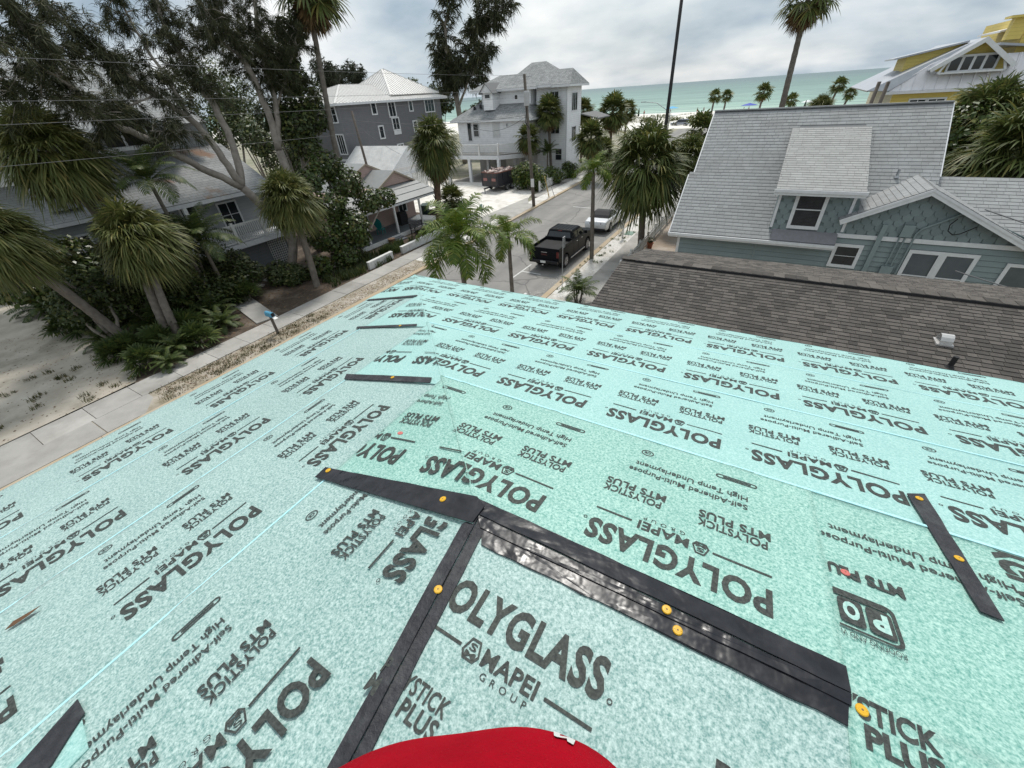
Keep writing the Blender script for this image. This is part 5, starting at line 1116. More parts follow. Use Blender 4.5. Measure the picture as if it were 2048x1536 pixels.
# ================================================================== PLANTS
def nz(a): return a / (np.linalg.norm(a, axis=-1, keepdims=True) + 1e-9)
def strips(pts, side, w):
    """ribbons: pts (n,k,3) centre lines, side (n,k,3) unit, w (n,k) half widths -> verts, quads"""
    n, k, _ = pts.shape; v = np.stack([pts - side * w[..., None], pts + side * w[..., None]], 2).reshape(-1, 3)
    b = (np.arange(n) * k * 2)[:, None, None] + (np.arange(k - 1) * 2)[None, :, None]
    return v, (b + np.array([0, 1, 3, 2])).reshape(-1, 4)
def fan_crown(r, nleaf, rad, pet, nseg=18, el=(-55, 85), droop=.35, segw=.045, top_bias=1.0, leaf_el=None):
    """costapalmate leaves: petiole, then a fan of drooping pointed segments. Returns verts, quads about the crown base"""
    az = np.arange(nleaf) * 2.399963 + r.uniform(-.3, .3, nleaf)
    e_ = np.radians(el[0] + (el[1] - el[0]) * (np.arange(nleaf) + .5) / nleaf ** 1.0) if leaf_el is None else np.radians(leaf_el)
    e_ = e_ + r.uniform(-.12, .12, nleaf)
    a = np.stack([np.cos(az) * np.cos(e_), np.sin(az) * np.cos(e_), np.sin(e_)], -1)
    b = np.stack([-np.sin(az), np.cos(az), 0 * az], -1); c = np.cross(a, b)
    roll = r.uniform(-.5, .5, nleaf)[:, None]; b, c = b * np.cos(roll) + c * np.sin(roll), c * np.cos(roll) - b * np.sin(roll)
    pl = pet * r.uniform(.75, 1.15, nleaf); hub = a * pl[:, None]; hub[:, 2] -= .10 * pl * np.cos(e_) ** 2
    phi = np.radians(np.linspace(-118, 118, nseg))[None, :] + r.uniform(-.05, .05, (nleaf, nseg))
    ln = rad * r.uniform(.82, 1.1, (nleaf, nseg)) * (.72 + .28 * np.cos(phi * .75)) * r.uniform(.85, 1.1, (nleaf, 1))
    d = np.cos(phi)[..., None] * a[:, None] + np.sin(phi)[..., None] * b[:, None] + (.22 * np.abs(np.sin(phi)))[..., None] * c[:, None]
    d = nz(d); t = np.array([0.02, .35, .62, .84, 1.0])
    p = hub[:, None, None] + d[:, :, None] * (ln[..., None] * t)[..., None]
    dr = droop * ln[..., None] * (t ** 2.2) * r.uniform(.5, 1.5, (nleaf, nseg, 1)); p[..., 2] -= dr
    side = nz(np.cross(d, c[:, None] + 0 * d)); w = segw * rad * np.array([.35, 1.0, 1.25, .8, .05])[None, None] * np.ones((nleaf, nseg, 1))
    k = len(t); v1, q1 = strips(p.reshape(-1, k, 3), np.repeat(side.reshape(-1, 1, 3), k, 1), w.reshape(-1, k))
    pp = np.stack([0 * hub, hub * .5 + V(0, 0, .02), hub], 1); v2, q2 = strips(pp, np.repeat(b[:, None], 3, 1), np.full((nleaf, 3), .018 * rad + .006))
    return np.concatenate([v1, v2]), np.concatenate([q1, q2 + len(v1)])
def frond_crown(r, n, L, el=(20, 80), nl=34, leaf=.5, arch=1.4, plume=.25, lw=.022, az0=0):
    """feather fronds: arching rachis with leaflets either side"""
    az = az0 + np.arange(n) * 2.399963 + r.uniform(-.25, .25, n); e0 = np.radians(el[0] + (el[1] - el[0]) * (np.arange(n) + .5) / n + r.uniform(-6, 6, n)); LL = L * r.uniform(.85, 1.1, n)
    T = np.linspace(0, 1, 15); ang = e0[:, None] - arch * T[None] ** 1.3 * (.75 + .5 * np.cos(e0))[:, None]
    dx, dz_ = np.cos(ang), np.sin(ang); step = LL[:, None] / 14
    hx = np.concatenate([np.zeros((n, 1)), np.cumsum(dx[:, :-1] * step, 1)], 1); hz = np.concatenate([np.zeros((n, 1)), np.cumsum(dz_[:, :-1] * step, 1)], 1)
    ca, sa = np.cos(az)[:, None], np.sin(az)[:, None]; P = np.stack([hx * ca, hx * sa, hz], -1); D = np.stack([dx * ca, dx * sa, dz_], -1); S = np.stack([-sa + 0 * hx, ca + 0 * hx, 0 * hx], -1)
    v0, q0 = strips(P, S, np.linspace(.03, .006, 15)[None] * np.ones((n, 1)))
    ti = np.linspace(.16, .985, nl); idx = ti * 14; i0 = np.minimum(idx.astype(int), 13); fr = (idx - i0)[None, :, None]
    B = P[:, i0] * (1 - fr) + P[:, i0 + 1] * fr; Dd = D[:, i0]; Ss = S[:, i0]; U = np.cross(Ss, Dd); U = np.where(U[..., 2:3] < 0, -U, U)
    vs_, qs, off = [v0], [q0], len(v0)
    for sg in (-1, 1):
        pl_ = r.uniform(-plume, plume * 1.4, (n, nl, 1)); ld = nz(Ss * sg * 1.0 + Dd * r.uniform(.45, .8, (n, nl, 1)) + U * (pl_ + .12))
        ll = leaf * np.sin(np.pi * (.12 + .80 * ti)) [None] * r.uniform(.85, 1.1, (n, nl)); t = np.array([0, .4, .75, 1.0])
        p = B[:, :, None] + ld[:, :, None] * (ll[..., None] * t)[..., None]; p[..., 2] -= .42 * ll[..., None] * t ** 2.2
        sd = nz(np.cross(ld, U)); w = lw * np.array([.6, 1, .7, .05])[None, None] * np.ones((n, nl, 1))
        v, q = strips(p.reshape(-1, 4, 3), np.repeat(sd.reshape(-1, 1, 3), 4, 1), w.reshape(-1, 4)); vs_.append(v); qs.append(q + off); off += len(v)
    return np.concatenate(vs_), np.concatenate(qs)
def leaf_cloud(r, centres, radii, n, size, flat=.75, hollow=.55):
    """broad leaves: small bent lozenges facing roughly outward within overlapping lobes"""
    ci = r.integers(0, len(centres), n); C0 = np.asarray(centres, float)[ci]; Rr = np.asarray(radii, float)[ci]
    d = nz(r.normal(size=(n, 3))); rad = (hollow + (1 - hollow) * r.uniform(0, 1, n) ** .5) * r.uniform(.85, 1.12, n); Rr = Rr[:, None] if Rr.ndim == 1 else Rr
    p = C0 + d * rad[:, None] * Rr
    nrm = nz(d * .8 + V(0, 0, .7) + r.normal(size=(n, 3)) * .5); a = nz(np.cross(nrm, r.normal(size=(n, 3)))); b = np.cross(nrm, a); s = size * r.uniform(.6, 1.25, n)[:, None]
    v = np.stack([p - a * s, p - b * s * flat * .8 + a * s * .1 , p + a * s - nrm * s * .15, p + b * s * flat * .8 + a * s * .1], 1).reshape(-1, 3)
    return v, (np.arange(n)[:, None] * 4 + np.arange(4)).reshape(-1, 4)
def needle_tufts(r, pos, dirs, n, ln, w=.02, droop=.5, spread=.8):
    """casuarina: sprays of long thin drooping branchlets"""
    k = len(pos); d = nz(np.repeat(dirs, n, 0) + r.normal(size=(k * n, 3)) * spread); b = np.repeat(pos, n, 0) + r.normal(size=(k * n, 3)) * .06; L = ln * r.uniform(.6, 1.25, k * n)
    t = np.array([0, .5, 1.0]); p = b[:, None] + d[:, None] * (L[:, None] * t)[..., None]; p[..., 2] -= droop * L[:, None] * t ** 2
    s = nz(np.cross(d, r.normal(size=(k * n, 3)))); return strips(p, np.repeat(s[:, None], 3, 1), w * np.array([.7, 1, .25])[None] * np.ones((k * n, 1)))
def join(parts):
    vs_, qs, o = [], [], 0
    for v, q in parts: vs_.append(v); qs.append(q + o); o += len(v)
    return np.concatenate(vs_), np.concatenate(qs)
def trunk_mesh(pts, rads, mat, n=10, rings=True, seed=0):
    r = random.Random(seed); P, Q = [], []; pts = [V(*p) for p in pts]
    for i in range(len(pts) - 1):
        m_ = max(2, int(np.linalg.norm(pts[i + 1] - pts[i]) / .22))
        for j in range(m_):
            t_ = j / m_; P.append(pts[i] * (1 - t_) + pts[i + 1] * t_); q = rads[i] * (1 - t_) + rads[i + 1] * t_; Q.append(q * (1 + (.05 if rings and (len(Q) % 2) else -.02) + r.uniform(-.03, .03)))
    P.append(pts[-1]); Q.append(rads[-1]); b = MB(); b.tube(P, Q, n); return b
def palm(name, base, top, label, group, crown, dead=None, r0=.17, r1=.14, bend=(0, 0), cat='palm tree', boots=0, scale=1.0, rz=0.0, tmat='palmtrunk', rise=0.0):
    """palm: trunk from base to top, crown mesh (shared data) set on top"""
    base, top = V(*base), V(*top); root = empty(name, base, 0, label, cat, group)
    mid = (base + top) / 2 + V(bend[0], bend[1], 0); pts = [base * 1.0]
    for t_ in (.0, .25, .5, .75, 1.0): pts.append((1 - t_) ** 2 * base + 2 * t_ * (1 - t_) * mid + t_ * t_ * top)
    rr = [r0 * 1.35, r0 * 1.08, r0 * .98, r0 * .95, (r0 + r1) / 2, r1]; pts[0] = base + V(0, 0, -.05)
    trunk_mesh(pts, rr, M[tmat]).build('trunk', M[tmat], root, smooth=True, world=True)
    if boots:
        bm_ = MB(); r = random.Random(int(abs(base[0] * 31 + base[1] * 7)))
        for i in range(boots):
            t_ = .25 + .75 * i / boots if boots > 40 else .72 + .28 * i / boots; c = (1 - t_) ** 2 * base + 2 * t_ * (1 - t_) * mid + t_ * t_ * top; a = i * 2.4; d = V(math.cos(a), math.sin(a), 0); R_ = r0 * .95
            bm_.slab([c + d * R_ + V(-d[1], d[0], 0) * .07, c + d * R_ - V(-d[1], d[0], 0) * .07, c + d * (R_ + .12) + V(0, 0, .32) - V(-d[1], d[0], 0) * .02, c + d * (R_ + .12) + V(0, 0, .32) + V(-d[1], d[0], 0) * .02], d * .03)
        bm_.build('leaf_bases', M['boots'], root, world=True, kind='stuff')
    for nm, me in (('crown', crown), ('dead_fronds', dead)):
        if me is None: continue
        o = link(nm, me, root); o.location = Vector(top - base) + Vector((0, 0, rise)); o.scale = (scale,) * 3; o.rotation_euler = (0, 0, rz)
    return root
def cm(name, vq, mat): return np_mesh(name, vq[0], vq[1], mat=M[mat])
g_ = np.random.default_rng
sabA = cm('sabal_crown', fan_crown(g_(1), 54, 1.05, .95, 26, segw=.034), 'sabal'); sabB = cm('sabal_crown', fan_crown(g_(2), 52, 1.05, .9, 26, segw=.034), 'sabaly'); sabC = cm('sabal_crown', fan_crown(g_(3), 52, 1.0, .8, 26, el=(-65, 80), segw=.034), 'sabal')
sabN = cm('sabal_crown', fan_crown(g_(4), 110, 1.05, .85, 36, el=(-68, 85), droop=.6, segw=.020), 'sabaly'); sabN2 = cm('sabal_crown', fan_crown(g_(14), 106, 1.05, .85, 36, el=(-64, 85), droop=.55, segw=.020), 'sabaly')
sabG = cm('sabal_crown', fan_crown(g_(5), 84, 1.15, 1.05, 36, el=(-68, 85), droop=.55, segw=.021), 'sabal')
sabF = cm('sabal_crown', fan_crown(g_(6), 34, 1.0, .85, 11, segw=.07), 'sabal')
ddA = cm('dead_fronds', fan_crown(g_(7), 18, .95, .75, 24, segw=.026, el=(-88, -62), droop=.2), 'dead'); ddB = cm('dead_fronds', fan_crown(g_(8), 38, 1.1, .8, 24, segw=.026, el=(-90, -66), droop=.15), 'dead'); ddS = cm('dead_fronds', fan_crown(g_(9), 10, .9, .7, 12, el=(-86, -60), droop=.2), 'dead')
wash = cm('washingtonia_crown', fan_crown(g_(10), 40, .95, 1.1, 18, el=(-40, 80), droop=.5), 'sabal')
SAB = 'sabal palms along the street'
# across the street, left
p = at_x(250, 455, -24.6); palm('sabal_palm', (-23.0, 5.9, .1), p + V(.2, .1, -.4), 'sabal palm with a twin grey trunk and shaggy olive crown at the left', SAB, sabN, ddA, .19, .16, (-.3, -.3), boots=18, scale=1.12, tmat='palmtrunk')
p2 = p + V(.1, .7, -1.6); trunk_mesh([(-22.9, 6.15, .05), (-23.2, 6.5, 2.0), tuple(p + V(.25, .15, -.6))], [.2, .16, .13], M['palmtrunk']).build('second_trunk', M['palmtrunk'], bpy.data.objects['sabal_palm'], smooth=True, world=True)
p = at_x(95, 300, -27.2); palm('sabal_palm', (-27.3, 7.7, .1), p, 'tall sabal palm at the upper left in front of the big grey roof', SAB, sabN2, ddA, .19, .16, (.2, 0), boots=14, scale=1.25, rz=1.0)
p = at_x(-25, 470, -24.4); palm('sabal_palm', (-24.7, 4.95, .1), p, 'sabal palm leaning left over the sandy lot at the left edge', SAB, sabN, ddA, .20, .17, (.0, .1), boots=10, scale=1.0, rz=2.2)
p = at_x(575, 395, -22.9); palm('sabal_palm', (-22.66, 13.95, .1), p, 'sabal palm beside the white balcony in front of the pine trunks', SAB, sabN2, ddA, .19, .16, (.15, .1), boots=26, scale=1.02, rz=.6)
p = at_x(868, 285, -23.0); palm('sabal_palm', (-23.28, 27.05, .1), p, 'bushy sabal palm with a long brown skirt by the low white wall', SAB, sabG, ddB, .26, .20, (0, 0), boots=70, scale=1.10, rz=.3, tmat='boots')
o = link('dead_fronds', ddB, bpy.data.objects['sabal_palm.004']); o.location = Vector(p - V(-23.28, 27.05, .1)) + Vector((0, 0, -.95)); o.rotation_euler = (0, 0, 1.1); o.scale = (.9, .9, 1)
palm('sabal_palm', (-24.2, 30.4, .1), (-24.2, 30.4, 1.7), 'short sabal palm behind the skirted palm on the shell lot', SAB, sabC, ddS, .16, .15, scale=.95, rz=.9)
p = at_x(1290, 330, -6.35); palm('sabal_palm', (-6.26, 27.43, .1), p, 'large green sabal palm on the near sidewalk left of the blue house', SAB, sabG, ddS, .21, .18, (0, 0), boots=12, scale=1.34, rz=1.9)
# by the white house
WHP = 'sabal palms round the white house'
p = at_y(1097, 222, 51.0); palm('sabal_palm', (p[0] + .3, 51.2, .1), p, 'tallest sabal palm in front of the white house beside the utility pole', WHP, sabA, ddB, .17, .14, (0, 0), scale=1.06, rz=.5)
p = at_y(1056, 275, 47.5); palm('sabal_palm', (p[0] + .2, 47.6, .1), p, 'sabal palm hanging over the corner of the white deck', WHP, sabC, ddA, .17, .15, scale=1.05, rz=1.5)
p = at_y(1182, 275, 50.0); palm('sabal_palm', (p[0], 50, .1), p, 'round sabal palm behind the white picket fence', WHP, sabA, ddB, .18, .15, scale=1.15, rz=2.5)
p = at_y(1166, 222, 62.0); palm('sabal_palm', (p[0], 62, .1), p, 'slim sabal palm against the white house porch', WHP, sabB, ddA, .17, .14, scale=1.05, rz=.2)
p = at_y(1226, 222, 66.0); palm('sabal_palm', (p[0], 66, .1), p, 'tall brown-skirted sabal palm standing before the sea', WHP, sabA, ddB, .18, .15, scale=1.42, rz=3.0)
p = at_y(1254, 222, 78.0); palm('sabal_palm', (p[0], 78, .1), p, 'sabal palm half hidden right of the brown-skirted one', WHP, sabB, ddA, .17, .14, scale=1.1, rz=1.2)
p = at_y(1205, 300, 58.0); palm('sabal_palm', (p[0], 58, .1), p, 'low sabal palm at the end of the picket fence', WHP, sabC, ddS, .18, .15, scale=1.2, rz=.7)
# behind the big green sabal, beside the blue house
BHP = 'sabal palms beside the blue house'
p = at_y(1378, 318, 33.0); palm('sabal_palm', (p[0], 33, .1), p, 'dark sabal palm squeezed against the blue house gable', BHP, sabG, ddA, .18, .15, scale=.92, rz=.4)
p = at_y(1402, 262, 38.0); palm('sabal_palm', (p[0], 38, .1), p, 'small sabal palm showing above the blue house rake', BHP, sabF, ddS, .17, .14, scale=.95, rz=2.0)
# right edge cluster
RCP = 'sabal palms in the thicket right of the blue house'
p = at_y(1965, 240, 33.0); palm('sabal_palm', (p[0], 33, .1), p, 'sabal palm topping the thicket in front of the yellow house', RCP, sabG, ddA, .18, .15, scale=1.15, rz=.8)
p = at_y(2040, 320, 27.5); palm('sabal_palm', (p[0] + .3, 27.6, .1), p, 'drooping sabal palm at the right edge behind the low wing roof', RCP, sabG, ddA, .19, .16, scale=1.4, rz=1.7)
# beach palms
BP = 'small palms on the beach dunes'
for i, (px, py, yy, sc, lab) in enumerate(((1430, 192, 132, 1.15, 'left of the two dune palms standing close together'), (1454, 192, 134, 1.05, 'right of the two dune palms standing close together'), (1528, 184, 128, 1.35, 'shaggy dune palm right of the blue beach umbrella'), (1679, 170, 130, 1.15, 'taller of the two leaning dune palms before the yellow house'), (1701, 187, 130, .95, 'shorter leaning dune palm nearest the yellow house'), (1583, 200, 126, 1.05, 'low spreading dune palm behind the tall palm trunk'))):
    p = at_y(px, py, yy); palm('dune_palm', (p[0] - (.9 if i in (3, 4) else .1), yy, .2), p, lab, BP, sabF, ddS if i in (2,) else None, .22, .18, scale=sc, rz=i)
p = at_y(1645, 205, 124); palm('dune_palm', (p[0], 124, .2), p + V(0, 0, -1.2), 'bushy dune palm clump with no visible trunk', BP, sabN2, None, .22, .2, scale=2.0, rz=2)
# tall slender palms
p = at_y(1622, -22, 40); palm('washingtonia_palm', (-.15, 40, .1), (p[0], 40, p[2] - .2), 'very tall slender palm rising behind the blue house roof', 'tall slender palms', wash, ddB, .20, .15, scale=1.0)
p = at_x(612, -32, -27.5); palm('washingtonia_palm', tuple(at_x(690, 420, -27.5)[:2]) + (.1,), p, 'very tall slender palm with a brown skirt right of the pines', 'tall slender palms', wash, ddB, .19, .14, (.25, -.5), scale=1.25, rz=1)
# queen palms in the near verge
qA = cm('queen_crown', frond_crown(g_(20), 20, 2.0, (-10, 82), 74, .50, 1.6, .55, .017), 'queen'); qB = cm('queen_crown', frond_crown(g_(21), 11, 1.75, (0, 80), 66, .42, 1.7, .5, .017), 'queen'); qC = cm('queen_crown', frond_crown(g_(22), 12, 1.5, (0, 85), 60, .42, 1.8, .6, .018), 'queen')
QP = 'young feather palms in the near verge'
p = at_x(917, 482, -8.7); palm('queen_palm', (p[0], p[1], .1), p, 'full feather palm left of the thin one, just beyond the eave', QP, qA, None, .10, .075, scale=1.0)
p = at_x(1017, 475, -8.7); palm('queen_palm', (p[0], p[1] + .05, .1), p, 'thin yellowing feather palm between the full one and the black pickup', QP, qB, None, .09, .07, scale=.92)
p = at_x(1187, 345, -8.65); palm('queen_palm', (-8.63, 24.45, .1), p, 'bare-trunked feather palm in front of the white convertible', QP, qC, None, .13, .085, scale=.95)
a_low = cm('areca_crown', frond_crown(g_(23), 16, 1.6, (25, 85), 30, .42, 1.3, .1, .02), 'areca'); a_big = cm('areca_crown', frond_crown(g_(24), 26, 2.6, (10, 85), 34, .6, 1.3, .1, .024), 'areca')
def clump(name, base, label, group, me, sc=1.0, rz=0, nst=5, h=.5, cat='palm'):
    root = empty(name, base, 0, label, cat, group); b = MB(); r = random.Random(int(abs(base[0] * 100)))
    for i in range(nst): a = i * 2.4; b.tube([(.12 * math.cos(a), .12 * math.sin(a), -.05), (.22 * math.cos(a), .22 * math.sin(a), h + .1)], [.05, .035], 6)
    b.build('stems', M['palmtrunk'], root, smooth=True); o = link('fronds', me, root); o.location = (0, 0, h); o.scale = (sc,) * 3; o.rotation_euler = (0, 0, rz); return root
p = at_x(1160, 600, -6.9); clump('areca_palm', (-6.9, p[1] - .3, .1), 'small feathery palm tips showing above the eave beside the dark roof', 'feathery clump palms', a_low, .8, h=.5)
p = at_x(300, 365, -26.0); palm('areca_palm', (p[0], p[1], .1), p, 'bright green feathery palm between the two shaggy sabals', 'feathery clump palms', a_big, None, .1, .08, scale=.85, cat='palm')
p = at_x(395, 470, -25.5); palm('areca_palm', (p[0], p[1], .1), p + V(0, 0, -.3), 'dark feathery palm below the grey porch roof', 'feathery clump palms', a_big, None, .1, .08, scale=.9, rz=1.3, cat='palm')
p = at_y(1095, 300, 49.5); palm('areca_palm', (p[0], 49.5, .1), p + V(0, 0, -.4), 'feathery palm behind the clipped hedge', 'feathery clump palms', a_low, None, .1, .08, scale=1.1, rz=.3, cat='palm')
# palmetto and cycad undergrowth across the street
low1 = cm('palmetto_fronds', fan_crown(g_(25), 30, .75, .7, 14, el=(5, 80), droop=.3), 'areca'); low2 = cm('cycad_fronds', frond_crown(g_(26), 26, 1.25, (5, 75), 30, .26, 1.1, .05, .016), 'areca')
spots = [(255, 640, 0, 1.25, 'palmetto clump at the foot of the leaning trunk'), (180, 640, 1, 1.3, 'leftmost feathery shrub beside the sandy lot'), (330, 700, 0, .9, 'small palmetto at the base of the twin trunk'), (420, 640, 1, 1.35, 'feathery shrub under the dark palm near the walk'), (455, 610, 0, 1.1, 'palmetto clump by the stepping stones'), (360, 610, 1, 1.5, 'dense feathery shrub behind the twin trunk'), (300, 590, 0, 1.4, 'tall palmetto in the shade behind the leaning trunk'), (480, 570, 1, 1.2, 'feathery shrub below the white balcony'), (140, 665, 0, .8, 'small palmetto nearest the sandy lot'), (215, 690, 1, .9, 'low feathery shrub at the edge of the sandy lot'), (270, 710, 0, .8, 'fringe palmetto between the sandy lot and the walk'), (400, 560, 0, 1.5, 'tall palmetto against the house wall'), (95, 625, 1, 1.4, 'feathery shrub at the corner of the wing wall'), (60, 590, 0, 1.5, 'broad palmetto hiding the wing wall corner'), (150, 610, 0, 1.6, 'broad palmetto under the tall left sabal'), (215, 610, 1, 1.7, 'large feathery shrub between the left trunks'), (240, 720, 0, .7, 'fringe palmetto at the sandy lot corner'), (385, 670, 0, 1.0, 'palmetto beside the walk left of the mailbox'), (310, 655, 1, 1.3, 'feathery shrub right of the leaning trunk foot'), (440, 575, 0, 1.2, 'palmetto under the dark feathery palm'), (345, 660, 0, 1.1, 'palmetto between the two trunks'), (190, 665, 0, 1.1, 'palmetto behind the lot fringe'), (300, 735, 0, .75, 'low palmetto at the walk edge below the twin trunk'), (360, 705, 1, .9, 'feathery shrub at the walk edge right of the twin trunk'), (405, 690, 0, .85, 'low palmetto at the walk edge before the garden path'), (450, 655, 1, .9, 'feathery shrub next to the garden path'), (345, 735, 1, .6, 'tiny feathery shrub at the walk edge'), (500, 600, 0, .8, 'palmetto beside the first stepping stone')]
for i, (px, py, kd, sc, lab) in enumerate(spots):
    p = at_z(px, py, .1); clump('palmetto' if kd == 0 else 'cycad', (p[0], p[1], .1), lab, 'undergrowth across the street', low1 if kd == 0 else low2, sc, i * 1.1, 3, .25, 'shrub')
# ---- broadleaf trees and hedges
def bush(name, lobes, label, n, size, mat, seed, cat='bush', group=None, trunk=None, flat=.75, hollow=.5):
    """lobes: (centre, radii) in world metres"""
    lo = min(c[2] - r_[2] for c, r_ in lobes); cx_ = np.mean([c for c, _ in lobes], 0); root = empty(name, (cx_[0], cx_[1], .1), 0, label, cat, group)
    b = MB(); r = random.Random(seed); foot = V(*(trunk or (cx_[0], cx_[1], .05)))
    for c, rr in lobes:
        c = V(*c); m_ = (foot + c) / 2 + V(r.uniform(-.2, .2), r.uniform(-.2, .2), 0); b.tube([foot, m_, c, c + V(r.uniform(-.5, .5), r.uniform(-.5, .5), .6) * rr[2]], [.10, .07, .045, .015], 6)
        for k in range(4):
            d = unit(V(r.gauss(0, 1), r.gauss(0, 1), r.gauss(.3, .7))); b.tube([c - V(0, 0, rr[2] * .3), c + d * V(*rr) * .85], [.035, .01], 5)
    b.build('trunk', M['bark'], root, smooth=True, world=True)
    w = np.array([np.prod(rr) ** (2 / 3) for _, rr in lobes]); w = w / w.sum(); gg_ = g_(seed); parts = []
    for (c, rr), k in zip(lobes, (w * n).astype(int)): parts.append(leaf_cloud(gg_, [c], [rr], max(k, 20), size, flat, hollow))
    v, q = join(parts); link('crown', np_mesh('crown', v, q, mat=M[mat]), root, world=True); return root
def lobes_px(pts, X):
    o = []
    for px, py, dx, rx in pts: p = at_x(px, py, X + dx); o.append(((p[0], p[1], p[2]), (rx, rx, rx * .85)))
    return o
bush('sea_grape', lobes_px([(690, 365, -.5, 1.2), (735, 400, .3, 1.0), (770, 395, .6, .8), (650, 330, -1.2, 1.1), (700, 450, .5, 1.3), (650, 470, .2, 1.2), (690, 510, .8, 1.0), (640, 530, .6, .8), (720, 475, .8, .8), (660, 410, 0, 1.1), (620, 360, -1, .9)], -24.2), 'large sea grape tree hiding the left half of the pink cottage', 9500, .135, 'grape', 31, 'tree', trunk=(-23.8, 17.3, .05))
bush('shade_tree', lobes_px([(600, 190, 0, 1.5), (590, 250, .5, 1.4), (570, 150, 0, 1.3), (625, 235, .5, 1.2), (545, 230, -.5, 1.2), (610, 290, .8, 1.1), (560, 100, -1, 1.2), (585, 60, -1, 1.0)], -29.0), 'dense dark tree right of the twin pine trunks', 7500, .15, 'darkleaf', 32, 'tree', trunk=(-29.0, 19.0, .05))
bush('sea_grape', lobes_px([(60, 520, 0, 1.2), (110, 560, .5, 1.0), (30, 570, 0, 1.1), (150, 510, -.5, 1.1), (120, 595, .8, .8), (20, 520, -.5, 1.2), (180, 540, .4, .9)], -29.5), 'dark glossy shrub under the leaning sabal at the left edge', 4200, .15, 'grape', 33, 'shrub', trunk=(-29.5, 5.6, .05))
p = at_z(1052, 382, .1); hx, hy = p[0], p[1]
bush('hedge', [((hx - 1.0, hy + .6, 1.5), (1.1, 1.0, 1.3)), ((hx + .8, hy + .6, 1.5), (1.2, 1.0, 1.3)), ((hx, hy + .5, 2.1), (1.2, 1.0, .9)), ((hx - .4, hy + 1.2, 1.2), (1.3, 1, 1.1)), ((hx + 1.1, hy + 1, 1.0), (1, 1, 1))], 'big rounded hedge at the corner of the shell lot', 4200, .13, 'hedge', 34, 'hedge')
for i, (px, py, yy, rr, lab) in enumerate(((1105, 330, 47.5, 1.2, 'clipped bush behind the white picket fence'), (1138, 325, 51.5, 1.0, 'second bush along the picket fence'), (1245, 282, 62, 1.3, 'roadside bush under the sea-side palms'), (1270, 270, 72, 1.6, 'bush further down the street toward the beach'))):
    p = at_y(px, py, yy); bush('bush', [((p[0], yy, 1.0), (rr, rr, 1.0)), ((p[0] + .5 * rr, yy + .3, .9), (rr * .8, rr * .8, .85)), ((p[0] - .4 * rr, yy + .4, 1.2), (rr * .7, rr * .7, .8))], lab, 1300, .13, 'hedge', 40 + i, 'bush', 'bushes along the far side of the street')
def lobes_py(pts, Y):
    o = []
    for px, py, dy, rx in pts: p = at_y(px, py, Y + dy); o.append(((p[0], p[1], p[2]), (rx, rx, rx * .9)))
    return o
bush('thicket', lobes_py([(1935, 255, 1, 1.5), (1960, 300, 0, 1.5), (1915, 310, .5, 1.2), (2010, 280, 1.5, 1.6), (1905, 355, -.5, 1.0), (1950, 350, -1, 1.3), (2040, 250, 2, 1.5), (1990, 345, -1, 1.2), (2040, 350, -1, 1.3), (1890, 330, 0, .7)], 31.0), 'dense green thicket right of the blue house roof', 9000, .12, 'hedge', 51, 'thicket', trunk=(9.0, 31.0, .05))
p = at_y(1700, 207, 118); bush('dune_bush', [((p[0], 118, 1.4), (1.6, 1.2, 1.1))], 'single dark bush on the dune beside the yellow house', 500, .3, 'darkleaf', 52, 'bush', 'bushes on the dunes')
for i, px in enumerate((1290, 1345, 1405, 1385)): p = at_z(px, 243 - i, .5); bush('dune_bush', [((p[0], p[1], .9), (1.8, 1.4, .8)), ((p[0] + 1.6, p[1] + 1, .8), (1.4, 1.2, .7))], ['scrubby bush left of the lamp arm on the dune', 'scrubby bush under the light blue beach canopy', 'scrubby bush at the left end of the blue house ridge', 'scrubby bush beside the parked silver car'][i], 420, .22, 'sabaly', 53 + i, 'bush', 'bushes on the dunes')
# dark shrubbery filling the shade across the street
for i, (px, py, dx, rr, lab) in enumerate(((330, 560, 0, 1.3, 'dark shrub against the wing wall of the balcony house'), (410, 575, .6, 1.1, 'dark shrub left of the stepping stones'), (250, 560, -.6, 1.3, 'dark shrub behind the leaning trunk'), (480, 540, .3, .9, 'dark shrub under the balcony corner'), (150, 575, 0, 1.1, 'dark shrub at the left of the palmettos'), (440, 520, -.6, 1.1, 'dark shrub beside the feathery palm'), (560, 545, .5, .8, 'low dark shrub at the foot of the pines'), (600, 580, 1.6, .7, 'low dark shrub beside the balcony sabal'), (340, 480, -1.0, 1.5, 'tall dark shrub below the porch roof'))):
    p = at_x(px, py, -26.2 + dx); zc = max(p[2], .7); bush('shade_shrub', [((p[0], p[1], zc), (rr, rr, rr * .9)), ((p[0] + .4, p[1] - rr * .6, zc * .75), (rr * .8, rr * .8, rr * .7)), ((p[0] + .3, p[1] + rr * .6, zc * .85), (rr * .75, rr * .75, rr * .7))], lab, 1900, .10, 'darkleaf', 110 + i, 'shrub', 'shade shrubs across the street')
